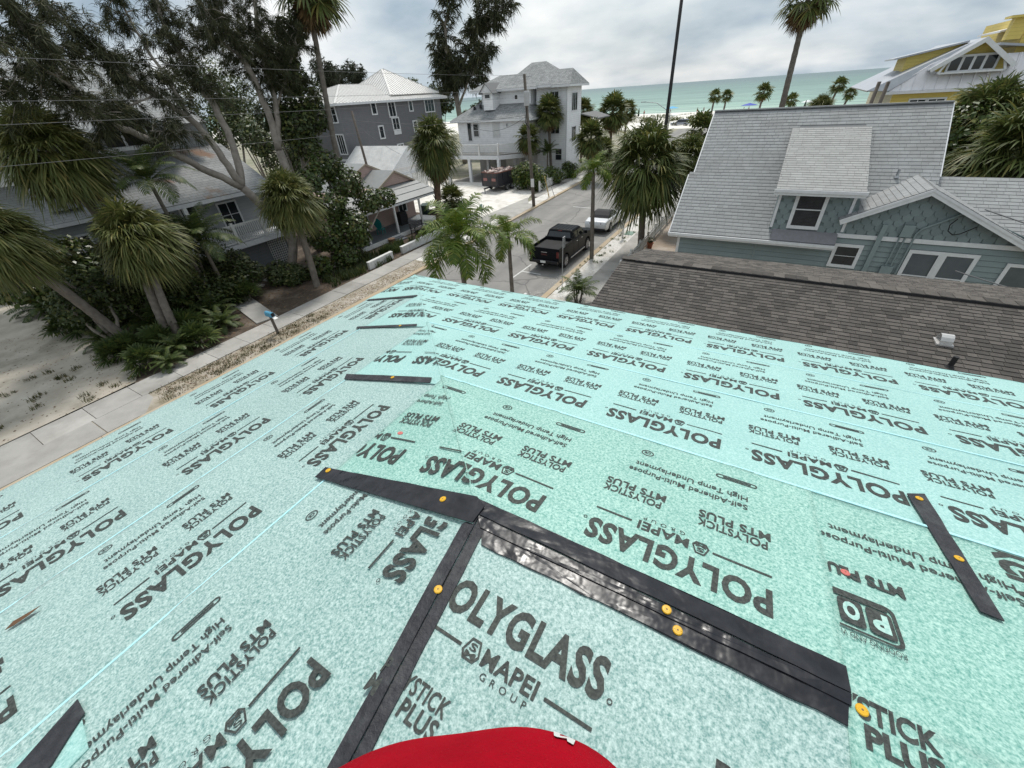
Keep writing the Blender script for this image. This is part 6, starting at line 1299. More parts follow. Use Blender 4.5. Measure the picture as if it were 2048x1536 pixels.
# woodland backdrop behind the far houses
for i, (px, py, yy, rr, lab) in enumerate(((440, 255, 30, 2.6, 'broad dark tree behind the balcony house roof'), (480, 215, 34, 2.8, 'tall dark tree behind the twin pine'), (530, 290, 30, 2.2, 'dark tree filling the gap left of the slender palm'), (600, 330, 33, 2.0, 'dark tree behind the sea grape'), (625, 255, 40, 2.2, 'dark tree against the grey house corner'), (400, 190, 38, 3.0, 'high dark tree crown behind the leaning limbs'), (870, 205, 66, 2.2, 'green tree right of the grey house'), (835, 200, 80, 2.6, 'green tree beyond the grey house roof end'), (955, 225, 70, 1.8, 'low green tree left of the white house'))):
    c = at_y(px, py, yy); r5 = random.Random(i); L = [((c[0] + r5.uniform(-1, 1) * rr, yy + r5.uniform(-1, 1) * rr, c[2] + r5.uniform(-.9, .9) * rr), (rr * .75,) * 3) for _ in range(6)]
    bush('shade_tree', L, lab, 3200, .19 if yy < 50 else .26, 'darkleaf', 130 + i, 'tree', 'dark trees behind the far houses', trunk=(c[0], yy, .05))
# ---- casuarina pines
def pine(name, limbs, label, seed, mat='pine', ntuft=9, tl=.55, side_n=5, side_l=(1.0, 2.4), group='casuarina pines', w=.022, start=.25, bias=(0, 0, .25), thick=1.0):
    """limbs: polylines with radii; side shoots sprout beyond `start` and carry hanging needle sprays"""
    gg_ = g_(seed); b0 = V(*limbs[0][0][0]); root = empty(name, (b0[0], b0[1], .1), 0, label, 'pine tree', group); tr = MB(); sh = MB(); pos, dr = [], []
    for pts, ra, rb, st in limbs:
        pts = [V(*q) for q in pts]; sm = []
        for i in range(len(pts) - 1):
            for t_ in (0, .25, .5, .75): sm.append(pts[i] * (1 - t_) + pts[i + 1] * t_ + gg_.normal(size=3) * .03)
        sm.append(pts[-1]); k = len(sm); tr.tube(sm, list(np.linspace(ra, rb, k)), 8)
        L = sum(np.linalg.norm(sm[i + 1] - sm[i]) for i in range(k - 1)); n = int(L * side_n)
        if st >= 1: continue
        for j in range(n):
            t_ = st + (1 - st) * gg_.uniform(); f = t_ * (k - 1); i = min(int(f), k - 2); c = sm[i] + (sm[i + 1] - sm[i]) * (f - i)
            d = nz(gg_.normal(size=3) * V(1, 1, .6) + V(*bias) + (sm[i + 1] - sm[i]) * .2); l = gg_.uniform(*side_l) * (1.15 - .5 * t_)
            m_ = c + d * l * .5 + V(0, 0, .08 * l); e_ = c + d * l - V(0, 0, .10 * l); sh.tube([c, m_, e_], [.028 * thick, .016 * thick, .006 * thick], 4, cap=False)
            for s_ in np.linspace(.35, 1.0, max(2, int(l * 2.6))): q = c * (1 - s_) ** 2 + 2 * m_ * s_ * (1 - s_) + e_ * s_ * s_; pos.append(q); dr.append(nz(d + gg_.normal(size=3) * .5 + V(0, 0, .1)))
    tr.build('trunk', M['bark'], root, smooth=True, world=True); sh.build('branches', M['bark'], root, world=True, kind='stuff')
    v, q = needle_tufts(gg_, np.array(pos), np.array(dr), ntuft, tl, w); link('crown', np_mesh('crown', v, q, mat=M[mat]), root, world=True); return len(pos)
def px_line(pts, X0, X1):
    n = len(pts); return [at_x(px, py, X0 + (X1 - X0) * i / (n - 1)) for i, (px, py) in enumerate(pts)]
bp = V(-26.6, 15.0, .05)
trunk0 = [bp, V(*at_x(585, 480, -26.6))] + px_line([(545, 430), (485, 375)], -26.6, -26.9)
fork = trunk0[-1]
pine('leaning_pine', [(trunk0, .30, .24, 1.0), ([fork] + px_line([(400, 335), (330, 297), (262, 262), (205, 245), (137, 170), (68, 85), (20, 10)], -27.2, -25.0), .20, .08, .50), ([fork] + px_line([(455, 330), (420, 280), (383, 240), (310, 190), (240, 147), (170, 78), (85, 5)], -27.0, -28.5), .22, .09, .50),
     (px_line([(383, 240), (330, 150), (270, 60), (230, -20)], -27.5, -29.5), .10, .04, .2), ([fork] + px_line([(475, 320), (455, 260), (420, 200), (393, 165), (360, 110), (335, 68), (305, -10)], -27.2, -29.5), .22, .09, .45), (px_line([(137, 170), (80, 130), (20, 95), (-40, 80)], -25.4, -24.5), .05, .02, .1), (px_line([(205, 245), (130, 205), (60, 190), (-20, 175)], -25.8, -25.2), .05, .02, .15), (px_line([(310, 190), (250, 215), (190, 225)], -27.8, -27.0), .05, .02, .2), (px_line([(420, 280), (360, 262), (300, 262)], -27.3, -26.5), .04, .02, .3), (px_line([(240, 147), (180, 120), (110, 110), (40, 60)], -27.8, -28.5), .05, .02, .1)], 'big leaning pine whose limbs sweep left across the grey roof', 61, side_n=7, ntuft=44, tl=.40, w=.012, side_l=(.6, 1.8), group='casuarina pines by the balcony house')
bp2 = V(-28.6, 19.0, .05); t2 = [bp2, V(*at_x(558, 300, -28.3))]
pine('twin_pine', [(t2, .30, .26, 1.0), ([t2[1]] + px_line([(540, 235), (513, 170), (485, 115), (460, 78), (440, 30), (425, -20)], -28.4, -29.0), .22, .10, .42), ([t2[1]] + px_line([(556, 260), (553, 215), (540, 160), (527, 113), (515, 60), (506, -20)], -28.3, -28.6), .19, .10, .45), (px_line([(553, 215), (575, 150), (590, 90), (600, 30)], -28.4, -28.0), .09, .04, .2), (px_line([(485, 115), (450, 90), (420, 40), (390, -10)], -28.8, -28.0), .08, .04, .15)], 'upright pine with twin grey trunks right of the leaning one', 62, side_n=9, ntuft=44, tl=.40, w=.012, side_l=(.7, 2.0), group='casuarina pines by the balcony house')
cT = [at_y(918, 260, 62), at_y(917, 215, 62), at_y(905, 165, 62)]
cT[0] = V(cT[1][0], 62, .1)
pine('tall_pine', [(cT, .45, .38, .9), ([cT[-1]] + [at_y(*q, 62) for q in ((893, 110), (890, 50), (905, 0), (915, -40))], .3, .1, .05), ([cT[-1]] + [at_y(*q, 63) for q in ((925, 130), (945, 80), (960, 30), (990, -20))], .3, .1, .1), ([cT[1]] + [at_y(*q, 61.5) for q in ((935, 165), (955, 130), (975, 90))], .2, .06, .3), ([cT[-1]] + [at_y(*q, 62) for q in ((880, 130), (875, 80))], .15, .06, .2), ([at_y(945, 80, 63)] + [at_y(*q, 63) for q in ((975, 50), (1000, 20), (1020, 0))], .12, .05, .1)], 'tall lone pine standing between the grey and white houses', 63, side_n=6, ntuft=11, tl=.95, w=.05, side_l=(1.2, 2.8), thick=2, group='pines further off')
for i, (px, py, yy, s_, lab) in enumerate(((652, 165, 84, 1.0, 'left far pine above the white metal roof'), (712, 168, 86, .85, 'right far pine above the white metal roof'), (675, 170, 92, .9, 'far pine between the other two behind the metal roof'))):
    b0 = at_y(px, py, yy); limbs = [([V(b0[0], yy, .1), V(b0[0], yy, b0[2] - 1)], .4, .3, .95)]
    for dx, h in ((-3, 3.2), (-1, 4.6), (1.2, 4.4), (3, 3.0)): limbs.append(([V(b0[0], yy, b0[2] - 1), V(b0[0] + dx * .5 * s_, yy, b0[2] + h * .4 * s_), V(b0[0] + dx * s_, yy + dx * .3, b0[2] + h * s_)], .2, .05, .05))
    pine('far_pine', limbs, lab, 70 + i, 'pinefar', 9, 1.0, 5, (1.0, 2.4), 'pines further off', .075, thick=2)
# small ground plants near the cottage
tufts('liriope', M['areca'], [(x, y, .1) for x, y in zip(r_.uniform(-23.6, -22.3, 34), r_.uniform(19.6, 23.4, 34))], 30, .55, 'strappy green plants behind the low white wall', 'plants', 9, .2)
tufts('liriope', M['areca'], [(x, y, .1) for x, y in zip(r_.uniform(-24.4, -22.6, 26), r_.uniform(25.0, 28.5, 26))], 30, .55, 'strappy green plants round the skirted palm', 'plants', 10, .2)
tufts('fern', M['darkleaf'], [(x, y, .1) for x, y in zip(r_.uniform(-24.5, -21.4, 60), r_.uniform(14.5, 19.5, 60))], 40, .5, 'dark ferny ground cover under the sea grape', 'ground cover', 11, .3)
# ================================================================== VEHICLES
M['carblack'] = pm('black_car_paint', (.005, .006, .007), (.008, .009, .010), 2, .35, spec=.10)
M['carwhite'] = pm('white_car_paint', (.74, .75, .76), (.70, .71, .72), 2, .2, spec=.6)
M['carsilver'] = pm('silver_car_paint', (.34, .37, .42), (.30, .33, .38), 2, .25, metal=.3)
M['tail'] = pm('tail_lamp', (.13, .018, .016), (.10, .014, .013), 20, .2)
M['chrome'] = pm('chrome', (.6, .6, .61), (.55, .55, .56), 8, .18, metal=.9)
M['rim'] = pm('alloy_rim', (.30, .30, .31), (.22, .22, .23), 8, .3, metal=.6)
M['softtop'] = pm('black_canvas', (.018, .018, .02), (.028, .028, .03), 12, .8)
M['carglass'] = pm('tinted_glass', (.010, .013, .015), (.02, .024, .026), 2, .05, spec=.7)
def wheel(parent, x, y, r, w, side):
    """tyre with a dished spoked rim, axle along x"""
    t = MB(); t.tube([(x - w / 2 * s_, y, r) for s_ in (-1, -.9, -.5, .5, .9, 1)], [r * .80, r * .95, r, r, r * .95, r * .80], 24); to = t.build('wheel', M['black'], parent, smooth=True)
    b = MB(); xo = x + side * (w / 2 + .004); b.tube([(xo - side * .02, y, r), (xo, y, r)], [r * .66, r * .66], 20)
    b.build('rim', M['rim'], to); s = MB()
    for i in range(6): a = i * math.pi / 3; s.beam((xo + side * .006, y, r), (xo + side * .006, y + math.cos(a) * r * .6, r + math.sin(a) * r * .6), .05, .02, up=(1, 0, 0))
    s.build('spokes', M['chrome'], to, kind='stuff')
def profile_body(name, prof, hw, mat, parent, taper=None, bevel=.04):
    """side profile (y,z) extruded to half width; taper(z) narrows it with height"""
    b = MB(); n = len(prof); tp = taper or (lambda y, z: 1.0)
    vs_ = [(-hw * tp(y, z), y, z) for y, z in prof] + [(hw * tp(y, z), y, z) for y, z in prof]
    f = [tuple(range(n)), tuple(range(2 * n - 1, n - 1, -1))] + [((i + 1) % n, i, n + i, n + (i + 1) % n) for i in range(n)]
    b.arr(vs_, f); o = b.build(name, mat, parent, bevel=bevel); return o
def arch(cy, cz, r, n=9, a0=180, a1=0): return [(cy + r * math.cos(R(a0 + (a1 - a0) * i / n)), cz + r * math.sin(R(a0 + (a1 - a0) * i / n))) for i in range(n + 1)]
# ---- pickup, nose toward +Y (toward the beach); local origin rear axle on the road
pu = empty('pickup_truck', (-10.62, 22.62, .008), 0, 'black crew-cab pickup truck parked at the near kerb', 'pickup truck')
WB = 3.62; hw = .98
prof = [(-1.12, .62), (-1.12, 1.28), (1.02, 1.30), (1.06, 1.36), (3.02, 1.34), (3.55, 1.30), (4.62, 1.20), (4.74, 1.02), (4.74, .52), (4.55, .42)] + arch(WB, .42, .50, a0=0, a1=180) + [(WB - .55, .40), (.55, .40)] + arch(0, .42, .50, a0=0, a1=180) + [(-.55, .46)]
profile_body('body', [p for p in prof], hw, M['carblack'], pu, lambda y, z: 1.0 if z < .9 else 1.0 - .03 * (z - .9), .05)
# dark plate on the solid body imitates the open bed's shaded interior
bl_ = MB(); bl_.box(-.80, .80, -1.04, .98, 1.285, 1.31); bl_.build('bed_shade_plate', M['void'], pu)
for sx in (-1, 1): MB().box(sx * .97 - .05 * (sx > 0) - .0 * 1, sx * .97 + .05 * (sx < 0) + .0, -1.10, 1.0, 1.29, 1.44).build('bed_rail', M['carblack'], pu, bevel=.015)
MB().box(-.93, .93, -1.115, -1.04, .72, 1.45).build('tailgate', M['carblack'], pu, bevel=.02)
MB().box(-.92, .92, .96, 1.04, 1.29, 1.50).build('bed_header', M['carblack'], pu)
def cab(name, rows, mat, parent, bevel=.03):
    """stack of rectangles (z, y0, y1, half width) lofted upward"""
    b = MB(); k = len(rows)
    for z, y0, y1, w_ in rows: b.v += [(-w_, y0, z), (w_, y0, z), (w_, y1, z), (-w_, y1, z)]
    b.f.append((3, 2, 1, 0)); b.f.append(tuple(4 * (k - 1) + i for i in range(4)))
    for i in range(k - 1):
        for j in range(4): b.f.append((4 * i + j, 4 * i + (j + 1) % 4, 4 * i + 4 + (j + 1) % 4, 4 * i + 4 + j))
    b.m = [0] * len(b.f); return b.build(name, mat, parent, bevel=bevel)
cab('cab', [(1.32, 1.02, 3.30, .95), (1.84, 1.22, 2.62, .80), (1.92, 1.34, 2.46, .74)], M['carblack'], pu, .05)
rw = MB(); rw.poly([(-.80, 1.07, 1.44), (.80, 1.07, 1.44), (.70, 1.195, 1.79), (-.70, 1.195, 1.79)]); rw.slab([(-.80, 1.055, 1.44), (.80, 1.055, 1.44), (.70, 1.185, 1.79), (-.70, 1.185, 1.79)], (0, -.01, 0)); rw.build('rear_window', M['carglass'], pu)
MB().slab([(-.86, 3.20, 1.38), (.86, 3.20, 1.38), (.76, 2.68, 1.80), (-.76, 2.68, 1.80)], (0, -.012, -.006)).build('windscreen', M['carglass'], pu)
for sx in (-1, 1):
    for ya, yb in ((1.22, 1.95), (2.02, 2.85)):
        def sp(y, z): t_ = (z - 1.32) / .52; return (sx * (.95 - .15 * t_ + .012), y, z)
        b = MB(); q = [sp(ya + .03, 1.42), sp(yb, 1.42), sp(yb - (.10 if ya > 2 else .02), 1.77), sp(ya + (.14 if ya < 2 else .02), 1.77)]; b.slab(q if sx > 0 else q[::-1], (sx * .006, 0, 0)); b.build('side_window', M['carglass'], pu)
        MB().box(sx * .985 - .006, sx * .985 + .006, ya + .55 - .10, ya + .55 + .06, 1.16, 1.20).build('door_handle', M['chrome'], pu)
        dl = MB(); dl.box(sx * .982 - .003, sx * .982 + .003, ya - .02, ya - .005, .55, 1.32); dl.build('door_gap', M['void'], pu)
    MB().box(sx * 1.12 - .10, sx * 1.12 + .10, 2.80, 2.90, 1.36, 1.56).build('mirror', M['carblack'], pu, bevel=.02)
    MB().box(sx * .90 - .075, sx * .90 + .075, -1.145, -1.10, .92, 1.28).build('tail_light', M['tail'], pu, bevel=.01)
    MB().box(sx * .98 - .08, sx * .98 + .08, .62, 3.0, .38, .46).build('side_step', M['chrome'], pu, bevel=.01)
    for yy in (0, WB): wheel(pu, sx * .86, yy, .41, .28, sx)
for i in range(6): MB().box(-.62 + i * .24, -.59 + i * .24, 1.36, 2.44, 1.915, 1.935).build('roof_rib', M['carblack'], pu)
MB().box(-.95, .95, -1.28, -1.10, .56, .76).build('rear_bumper', pm('black_chrome', (.02, .02, .022), (.03, .03, .033), 5, .2, metal=.5), pu, bevel=.03)
MB().box(-.17, .17, -1.292, -1.282, .60, .73).build('number_plate', M['white'], pu)
MB().box(-.12, .12, 1.19, 1.25, 1.82, 1.86).build('brake_light', M['tail'], pu)
MB().box(-.05, .05, -1.34, -1.26, .46, .52).build('tow_ball', M['chrome'], pu)
MB().box(-.20, .20, -1.124, -1.116, 1.18, 1.21).build('badge_bar', M['chrome'], pu)
bt = MB(); tr = text_tris('GMC', .05)
for t_ in tr: bt.poly([(-.21 + q[0] * .42, -1.125, 1.02 + q[1] * .10) for q in t_][::-1])
bt.build('badge', pm('red_badge', (.10, .022, .02), (.08, .02, .018), 20, .4), pu)
# ---- convertible
cv = empty('convertible', (-10.45, 30.95, .008), 0, 'white convertible with a black soft top parked ahead of the pickup', 'car')
WB2 = 2.76
prof = [(-1.02, .42), (-1.06, .70), (-.98, .92), (-.30, .99), (1.9, .95), (3.0, .90), (3.62, .72), (3.70, .5), (3.55, .30)] + arch(WB2, .33, .37, a0=0, a1=180) + [(WB2 - .42, .24), (.42, .24)] + arch(0, .33, .37, a0=0, a1=180) + [(-.5, .27), (-.9, .30)]
profile_body('body', prof, .90, M['carwhite'], cv, lambda y, z: (1 - .05 * max(0, z - .6) - .10 * max(0, abs(y - 1.3) - 1.7)), .08)
cab('soft_top', [(.93, -.28, 1.95, .80), (1.16, -.02, 1.55, .72), (1.34, .38, 1.12, .60), (1.37, .5, 1.0, .54)], M['softtop'], cv, .06)
MB().slab([(-.50, -.075, 1.02), (.50, -.075, 1.02), (.44, .10, 1.19), (-.44, .10, 1.19)], (0, -.012, -.01)).build('rear_window', M['glass2'], cv)
MB().slab([(-.68, 1.86, .98), (.68, 1.86, .98), (.56, 1.20, 1.30), (-.56, 1.20, 1.30)], (0, -.02, -.01)).build('windscreen', M['carglass'], cv)
for sx in (-1, 1):
    q = [(sx * .80, .35, .985), (sx * .80, 1.62, .985), (sx * .66, 1.18, 1.27), (sx * .66, .55, 1.27)]; MB().slab(q if sx > 0 else q[::-1], (sx * .006, 0, 0)).build('side_window', M['carglass'], cv)
    MB().slab([(sx * .42, -1.055, .70), (sx * .84, -.97, .70), (sx * .82, -.955, .83), (sx * .40, -1.04, .81)] if sx > 0 else [(sx * .42, -1.055, .70), (sx * .40, -1.04, .81), (sx * .82, -.955, .83), (sx * .84, -.97, .70)], (0, -.03, 0)).build('tail_light', M['tail'], cv)
    MB().box(sx * .98 - .07, sx * .98 + .07, 1.42, 1.54, .96, 1.08).build('mirror', M['carwhite'], cv, bevel=.02)
    MB().box(sx * .905 - .004, sx * .905 + .004, .55, .70, .80, .83).build('door_handle', M['chrome'], cv)
    for yy in (0, WB2): wheel(cv, sx * .80, yy, .33, .23, sx)
MB().box(-.80, .80, -1.075, -1.0, .28, .42).build('rear_valance', M['black'], cv, bevel=.02)
MB().box(-.22, .22, -1.085, -1.06, .50, .60).build('number_plate', M['white'], cv)
# ---- far car by the dunes
p = at_z(1371, 252, .03); fc = empty('parked_car', (p[0], p[1], .03), R(85), 'silver car parked at the beach end of the street', 'car')
profile_body('body', [(-1.0, .4), (-1.0, .9), (3.6, .85), (3.7, .4)] + arch(2.7, .32, .38, a0=0, a1=180) + arch(0, .32, .38, a0=0, a1=180), .9, M['carsilver'], fc, None, .1)
cab('cabin', [(.86, -.7, 2.6, .84), (1.45, -.35, 1.6, .7)], M['carglass'], fc, .08); MB().box(-.66, .66, -.25, 1.5, 1.455, 1.49).build('roof', M['carsilver'], fc)
for sx in (-1, 1):
    for yy in (0, 2.7): wheel(fc, sx * .8, yy, .33, .22, sx)
# ================================================================== STREET FURNITURE
def pole(name, base, top, r0, r1, label, mat='wood', cat='utility pole', group='utility poles'):
    root = empty(name, base, 0, label, cat, group); MB().tube([V(0, 0, -.1), (V(*top) - V(*base)) * .5, V(*top) - V(*base)], [r0, (r0 + r1) / 2, r1], 12).build('shaft', M[mat], root, smooth=True); return root
up_ = pole('utility_pole', (-19.08, 36.51, .1), (-19.55, 36.25, 10.3), .16, .12, 'weathered wooden utility pole at the shell lot entrance')
MB().lathe((-.30, -.30, 8.05), [(.20, 0), (.24, .1), (.24, .95), (.18, 1.05)], 12).build('transformer', pm('light_steel', (.5, .5, .5), (.42, .42, .42), 4, .5), up_)
MB().tube([(-.05, -.15, 6.3), (-.4, -.5, 6.9), (-.3, -.35, 7.9)], .03, 6).build('riser_cable', M['black'], up_)
MB().box(-.16, .16, -.22, -.17, 1.75, 2.45).build('notice', M['white'], up_); MB().tube([(-.5, -.2, 10.0), (.0, .1, 10.05)], .03, 6).build('cross_pin', M['steel'], up_)
p = at_y(703, 222, 34); pole('utility_pole', (p[0] + .5, 34, .1), p, .15, .11, 'bare wooden pole rising in front of the grey house', )
p = at_y(1367, -30, 45); pole('utility_pole', (p[0] + .35, 45, .1), p, .17, .13, 'tall dark pole crossing the sea horizon', mat='black')
for i, (px, py) in enumerate(((1755, 190), (1773, 190))): p = at_y(px, py - 20 + 4, 42); pole('utility_pole', (p[0] - .1, 42, .1), (p[0], 42, p[2] + .3), .13, .11, ['left of two short wooden poles before the yellow house', 'right of two short wooden poles before the yellow house'][i])
# overhead wires along the far verge
def wire(name, a, b, sag, label, r=.0065, n=18):
    a, b = V(*a), V(*b); pts = [a + (b - a) * t_ - V(0, 0, sag * 4 * t_ * (1 - t_)) for t_ in np.linspace(0, 1, n)]
    MB().tube(pts, r, 5).build(name, M['wirem'], label=label, cat='wire', group='overhead wires')
M['wirem'] = pm('wire_alloy', (.15, .152, .155), (.12, .122, .125), 5, .7)
P0 = V(-19.5, 36.3, 0)
for q0, z0, lab in (((178, 94), 10.2, 'topmost overhead wire crossing the pines'), ((167, 173), 9.3, 'second overhead wire crossing the pines'), ((20, 219), 8.8, 'third overhead wire crossing the pines'), ((60, 300), 7.6, 'lowest overhead wire crossing the pines')):
    a = at_x(*q0, -19.2); b = V(-19.5, 36.3, z0); d = (a - b); wire('overhead_wire', b, b + d * 1.9, .35, lab)
a = at_y(700, 240, 34); wire('overhead_wire', a, (-19.5, 36.3, 7.5), .5, 'sagging cable from the bare pole to the street pole', .02); wire('overhead_wire', a, V(-35.8, 37.5, 4.2), .25, 'thin cable from the bare pole to the garage', .015)
wire('overhead_wire', V(-19.55, 36.3, 7.4), (-34.5, 48.95, 6.3), .9, 'service cable from the street pole to the white house', .02)
wire('overhead_wire', V(6.95, WY - .2, 4.75), (13.0, 13.5, 3.9), .1, 'service cable leaving the blue house mast to the right', .022)
wire('overhead_wire', V(6.60, 19.5, 3.05), (12.5, 15.5, 2.75), .1, 'dark cable by the double window running right', .02)
# signs and posts
sg = empty('sign_post', (-8.51, 19.49, .1), 0, 'thin steel parking sign post seen edge-on by the pickup', 'sign'); MB().tube([(0, 0, 0), (0, 0, 2.7)], .025, 8).build('post', M['steel'], sg); MB().box(-.02, .02, -.02, .26, 2.15, 2.72).build('plate', M['steel'], sg)
sg = empty('street_sign', (-20.04, 28.87, .1), 0, 'green street sign on a post past the low white wall', 'sign'); MB().tube([(0, 0, 0), (0, 0, 1.75)], .03, 8).build('post', M['steel'], sg); MB().box(-.03, .03, -.18, .18, 1.2, 1.75).build('plate', pm('pale_green_sign', (.30, .42, .36), (.26, .38, .32), 9, .5), sg)
sg = empty('marker_post', (-17.98, 27.0, .1), 0, 'thin marker post at the kerb below the street sign', 'post'); MB().tube([(0, 0, 0), (0, 0, 1.0)], .025, 8).build('post', M['steel'], sg)
p = at_z(1003, 470 - 30, .1); sg = empty('marker_post', (-22.6, 29.8, .1), 0, 'white pipe post behind the skirted palm', 'post'); MB().tube([(0, 0, 0), (0, 0, 2.1)], .03, 8).build('post', M['white'], sg)
rs = empty('yard_sign', (-8.15, 29.5, .1), 0, 'white yard sign post with a hanging board beside the convertible', 'sign'); MB().box(-.05, .05, -.05, .05, 0, 1.45).build('post', M['white'], rs); MB().box(-.04, .04, -.75, .05, 1.30, 1.38).build('arm', M['white'], rs); MB().box(-.02, .02, -.70, -.12, .72, 1.24).build('board', M['white'], rs); MB().slab([(-.04, -.05, .9), (.04, -.05, .9), (.04, -.30, 1.3), (-.04, -.30, 1.3)], (0, -.05, 0)).build('brace', M['white'], rs)
gl = empty('access_cover', (-7.95, 30.6, .1), 0, 'green utility box lid in the gravel beside the convertible', 'access cover'); MB().box(-.3, .3, -.45, .45, 0, .03).build('lid', pm('green_lid', (.20, .30, .24), (.16, .25, .2), 8, .7), gl)
gl = empty('guy_post', (-19.4, 40.6, .1), 0, 'leaning yellow guy-wire guard near the picket fence', 'post'); MB().tube([(0, 0, 0), (.0, -1.0, 2.1)], .05, 8).build('guard', pm('yellow_guard', (.45, .33, .12), (.38, .28, .1), 9, .6), gl); MB().tube([(.45, .4, 0), (.25, -1.0, 2.3)], .03, 8).build('stay', M['steel'], gl)
# mailboxes
mb = empty('mailbox', (-19.2, 8.92, .1), R(90), 'light blue curbside mailbox with its door hanging open', 'mailbox')
MB().box(-.05, .05, -.05, .05, 0, .95).build('post', M['wood'], mb)
blue = pm('blue_enamel', (.12, .36, .52), (.10, .32, .47), 9, .35)
def mbody(parent, mat):
    b = MB(); pr = [(-.10, .95), (.10, .95), (.10, 1.08)] + [(.10 * math.cos(R(a)), 1.08 + .10 * math.sin(R(a))) for a in range(20, 180, 20)] + [(-.10, 1.08)]
    b.slab([(x, -.28, z) for x, z in pr], (0, -.5, 0)); b.build('box', mat, parent)
mbody(mb, blue); MB().box(-.08, .08, -.285, -.281, .97, 1.14).build('opening', M['void'], mb); MB().slab([(-.09, -.29, .95), (.09, -.29, .95), (.09, -.48, .90), (-.09, -.48, .90)], (0, 0, .01)).build('door', M['white'], mb); MB().box(.105, .115, -.1, -.07, 1.0, 1.2).build('flag', M['tail'], mb)
p = at_x(1047, 583, -8.7); mw2 = empty('mailbox', (-8.7, p[1], .1), 0, 'white mailbox just showing above the eave by the kerb', 'mailbox'); MB().box(-.05, .05, -.05, .05, 0, .95).build('post', M['white'], mw2); mbody(mw2, M['white']); MB().box(.105, .115, -.1, -.07, 1.0, 1.2).build('flag', M['tail'], mw2)
# low white walls by the pink cottage
lwm = pm('whitewashed_block', (.62, .62, .60), (.52, .52, .50), 2, .8, .3, 20, dirt=(.32, .32, .30), dscale=1.6)
lw = empty('low_wall', (-22, 25.5, .1), 0, 'long low whitewashed wall in front of the pink cottage', 'wall'); MB().beam((-21.75, 20.7, .33), (-22.12, 30.9, .33), .2, .46).build('blockwork', lwm, lw, world=True, bevel=.02); MB().beam((-21.75, 20.7, .59), (-22.12, 30.9, .59), .24, .05).build('coping', M['white'], lw, world=True)
lw = empty('low_wall', (-22, 18.6, .1), 0, 'short low whitewashed wall stub nearer the camera', 'wall'); MB().beam((-21.55, 17.3, .33), (-21.72, 19.7, .33), .2, .46).build('blockwork', lwm, lw, world=True, bevel=.02); MB().beam((-21.55, 17.3, .59), (-21.72, 19.7, .59), .24, .05).build('coping', M['white'], lw, world=True)
edg = empty('border_wall', (-25, 31.1, .1), 0, 'dark low edging wall between the cottage garden and the shell lot', 'wall'); MB().box(-3.8, 2.85, -.1, .1, 0, .42).build('blockwork', pm('dark_block', (.10, .10, .10), (.07, .07, .07), 4, .8), edg)
# picket fence
pf = empty('picket_fence', (-22, 50, .1), 0, 'white picket fence along the far walk', 'fence'); A0, A1 = V(-21.72, 43.0, .1), V(-22.75, 61.0, .1); pk_ = MB(); L = np.linalg.norm(A1 - A0); n = int(L / .16)
for i in range(n + 1): c = A0 + (A1 - A0) * i / n; pk_.box(c[0] - .015, c[0] + .015, c[1] - .04, c[1] + .04, .15, .98)
pk_.build('pickets', M['white'], pf, world=True, kind='stuff')
for z in (.35, .80): MB().beam(A0 + V(.03, 0, z - .1), A1 + V(.03, 0, z - .1), .04, .09).build('rail', M['white'], pf, world=True)
for i in range(9): c = A0 + (A1 - A0) * i / 8; MB().box(c[0] - .07, c[0] + .07, c[1] - .07, c[1] + .07, .1, 1.18).build('post', M['white'], pf, world=True)
pf = empty('picket_fence', (-5.9, 25, .1), 0, 'white picket fence beside the near sidewalk', 'fence'); A0, A1 = V(-6.02, 22.0, .1), V(-6.02, 40, .1); pk_ = MB(); n = 110
for i in range(n + 1): c = A0 + (A1 - A0) * i / n; pk_.box(c[0] - .012, c[0] + .012, c[1] - .035, c[1] + .035, .15, .95)
pk_.build('pickets', M['white'], pf, world=True, kind='stuff')
for z in (.35, .80): MB().beam(A0 + V(.03, 0, z - .1), A1 + V(.03, 0, z - .1), .04, .08).build('rail', M['white'], pf, world=True)
for i in range(10): c = A0 + (A1 - A0) * i / 9; MB().box(c[0] - .06, c[0] + .06, c[1] - .06, c[1] + .06, .1, 1.1).build('post', M['white'], pf, world=True)
bf = empty('board_fence', (-4.4, 31.5, .1), 0, 'short brown board fence beside the blue house', 'fence')
for i in range(9): MB().box(-.75 + i * .17, -.61 + i * .17, -.02, .02, .05, 1.6).build('board', M['wood'], bf)
# flower pot
fp = empty('flower_pot', (-5.72, 27.6, .1), 0, 'terracotta pot with a small plant at the foot of the big sabal', 'flower pot'); MB().lathe((0, 0, 0), [(.13, 0), (.19, .34), (.22, .35), (.22, .42), (.18, .42)], 14).build('pot', pm('terracotta', (.40, .15, .08), (.33, .12, .07), 8, .8), fp)
v, q = leaf_cloud(g_(90), [(0, 0, .55)], [(.2, .2, .22)], 90, .07); link('plant', np_mesh('plant', v, q, mat=M['darkleaf']), fp)
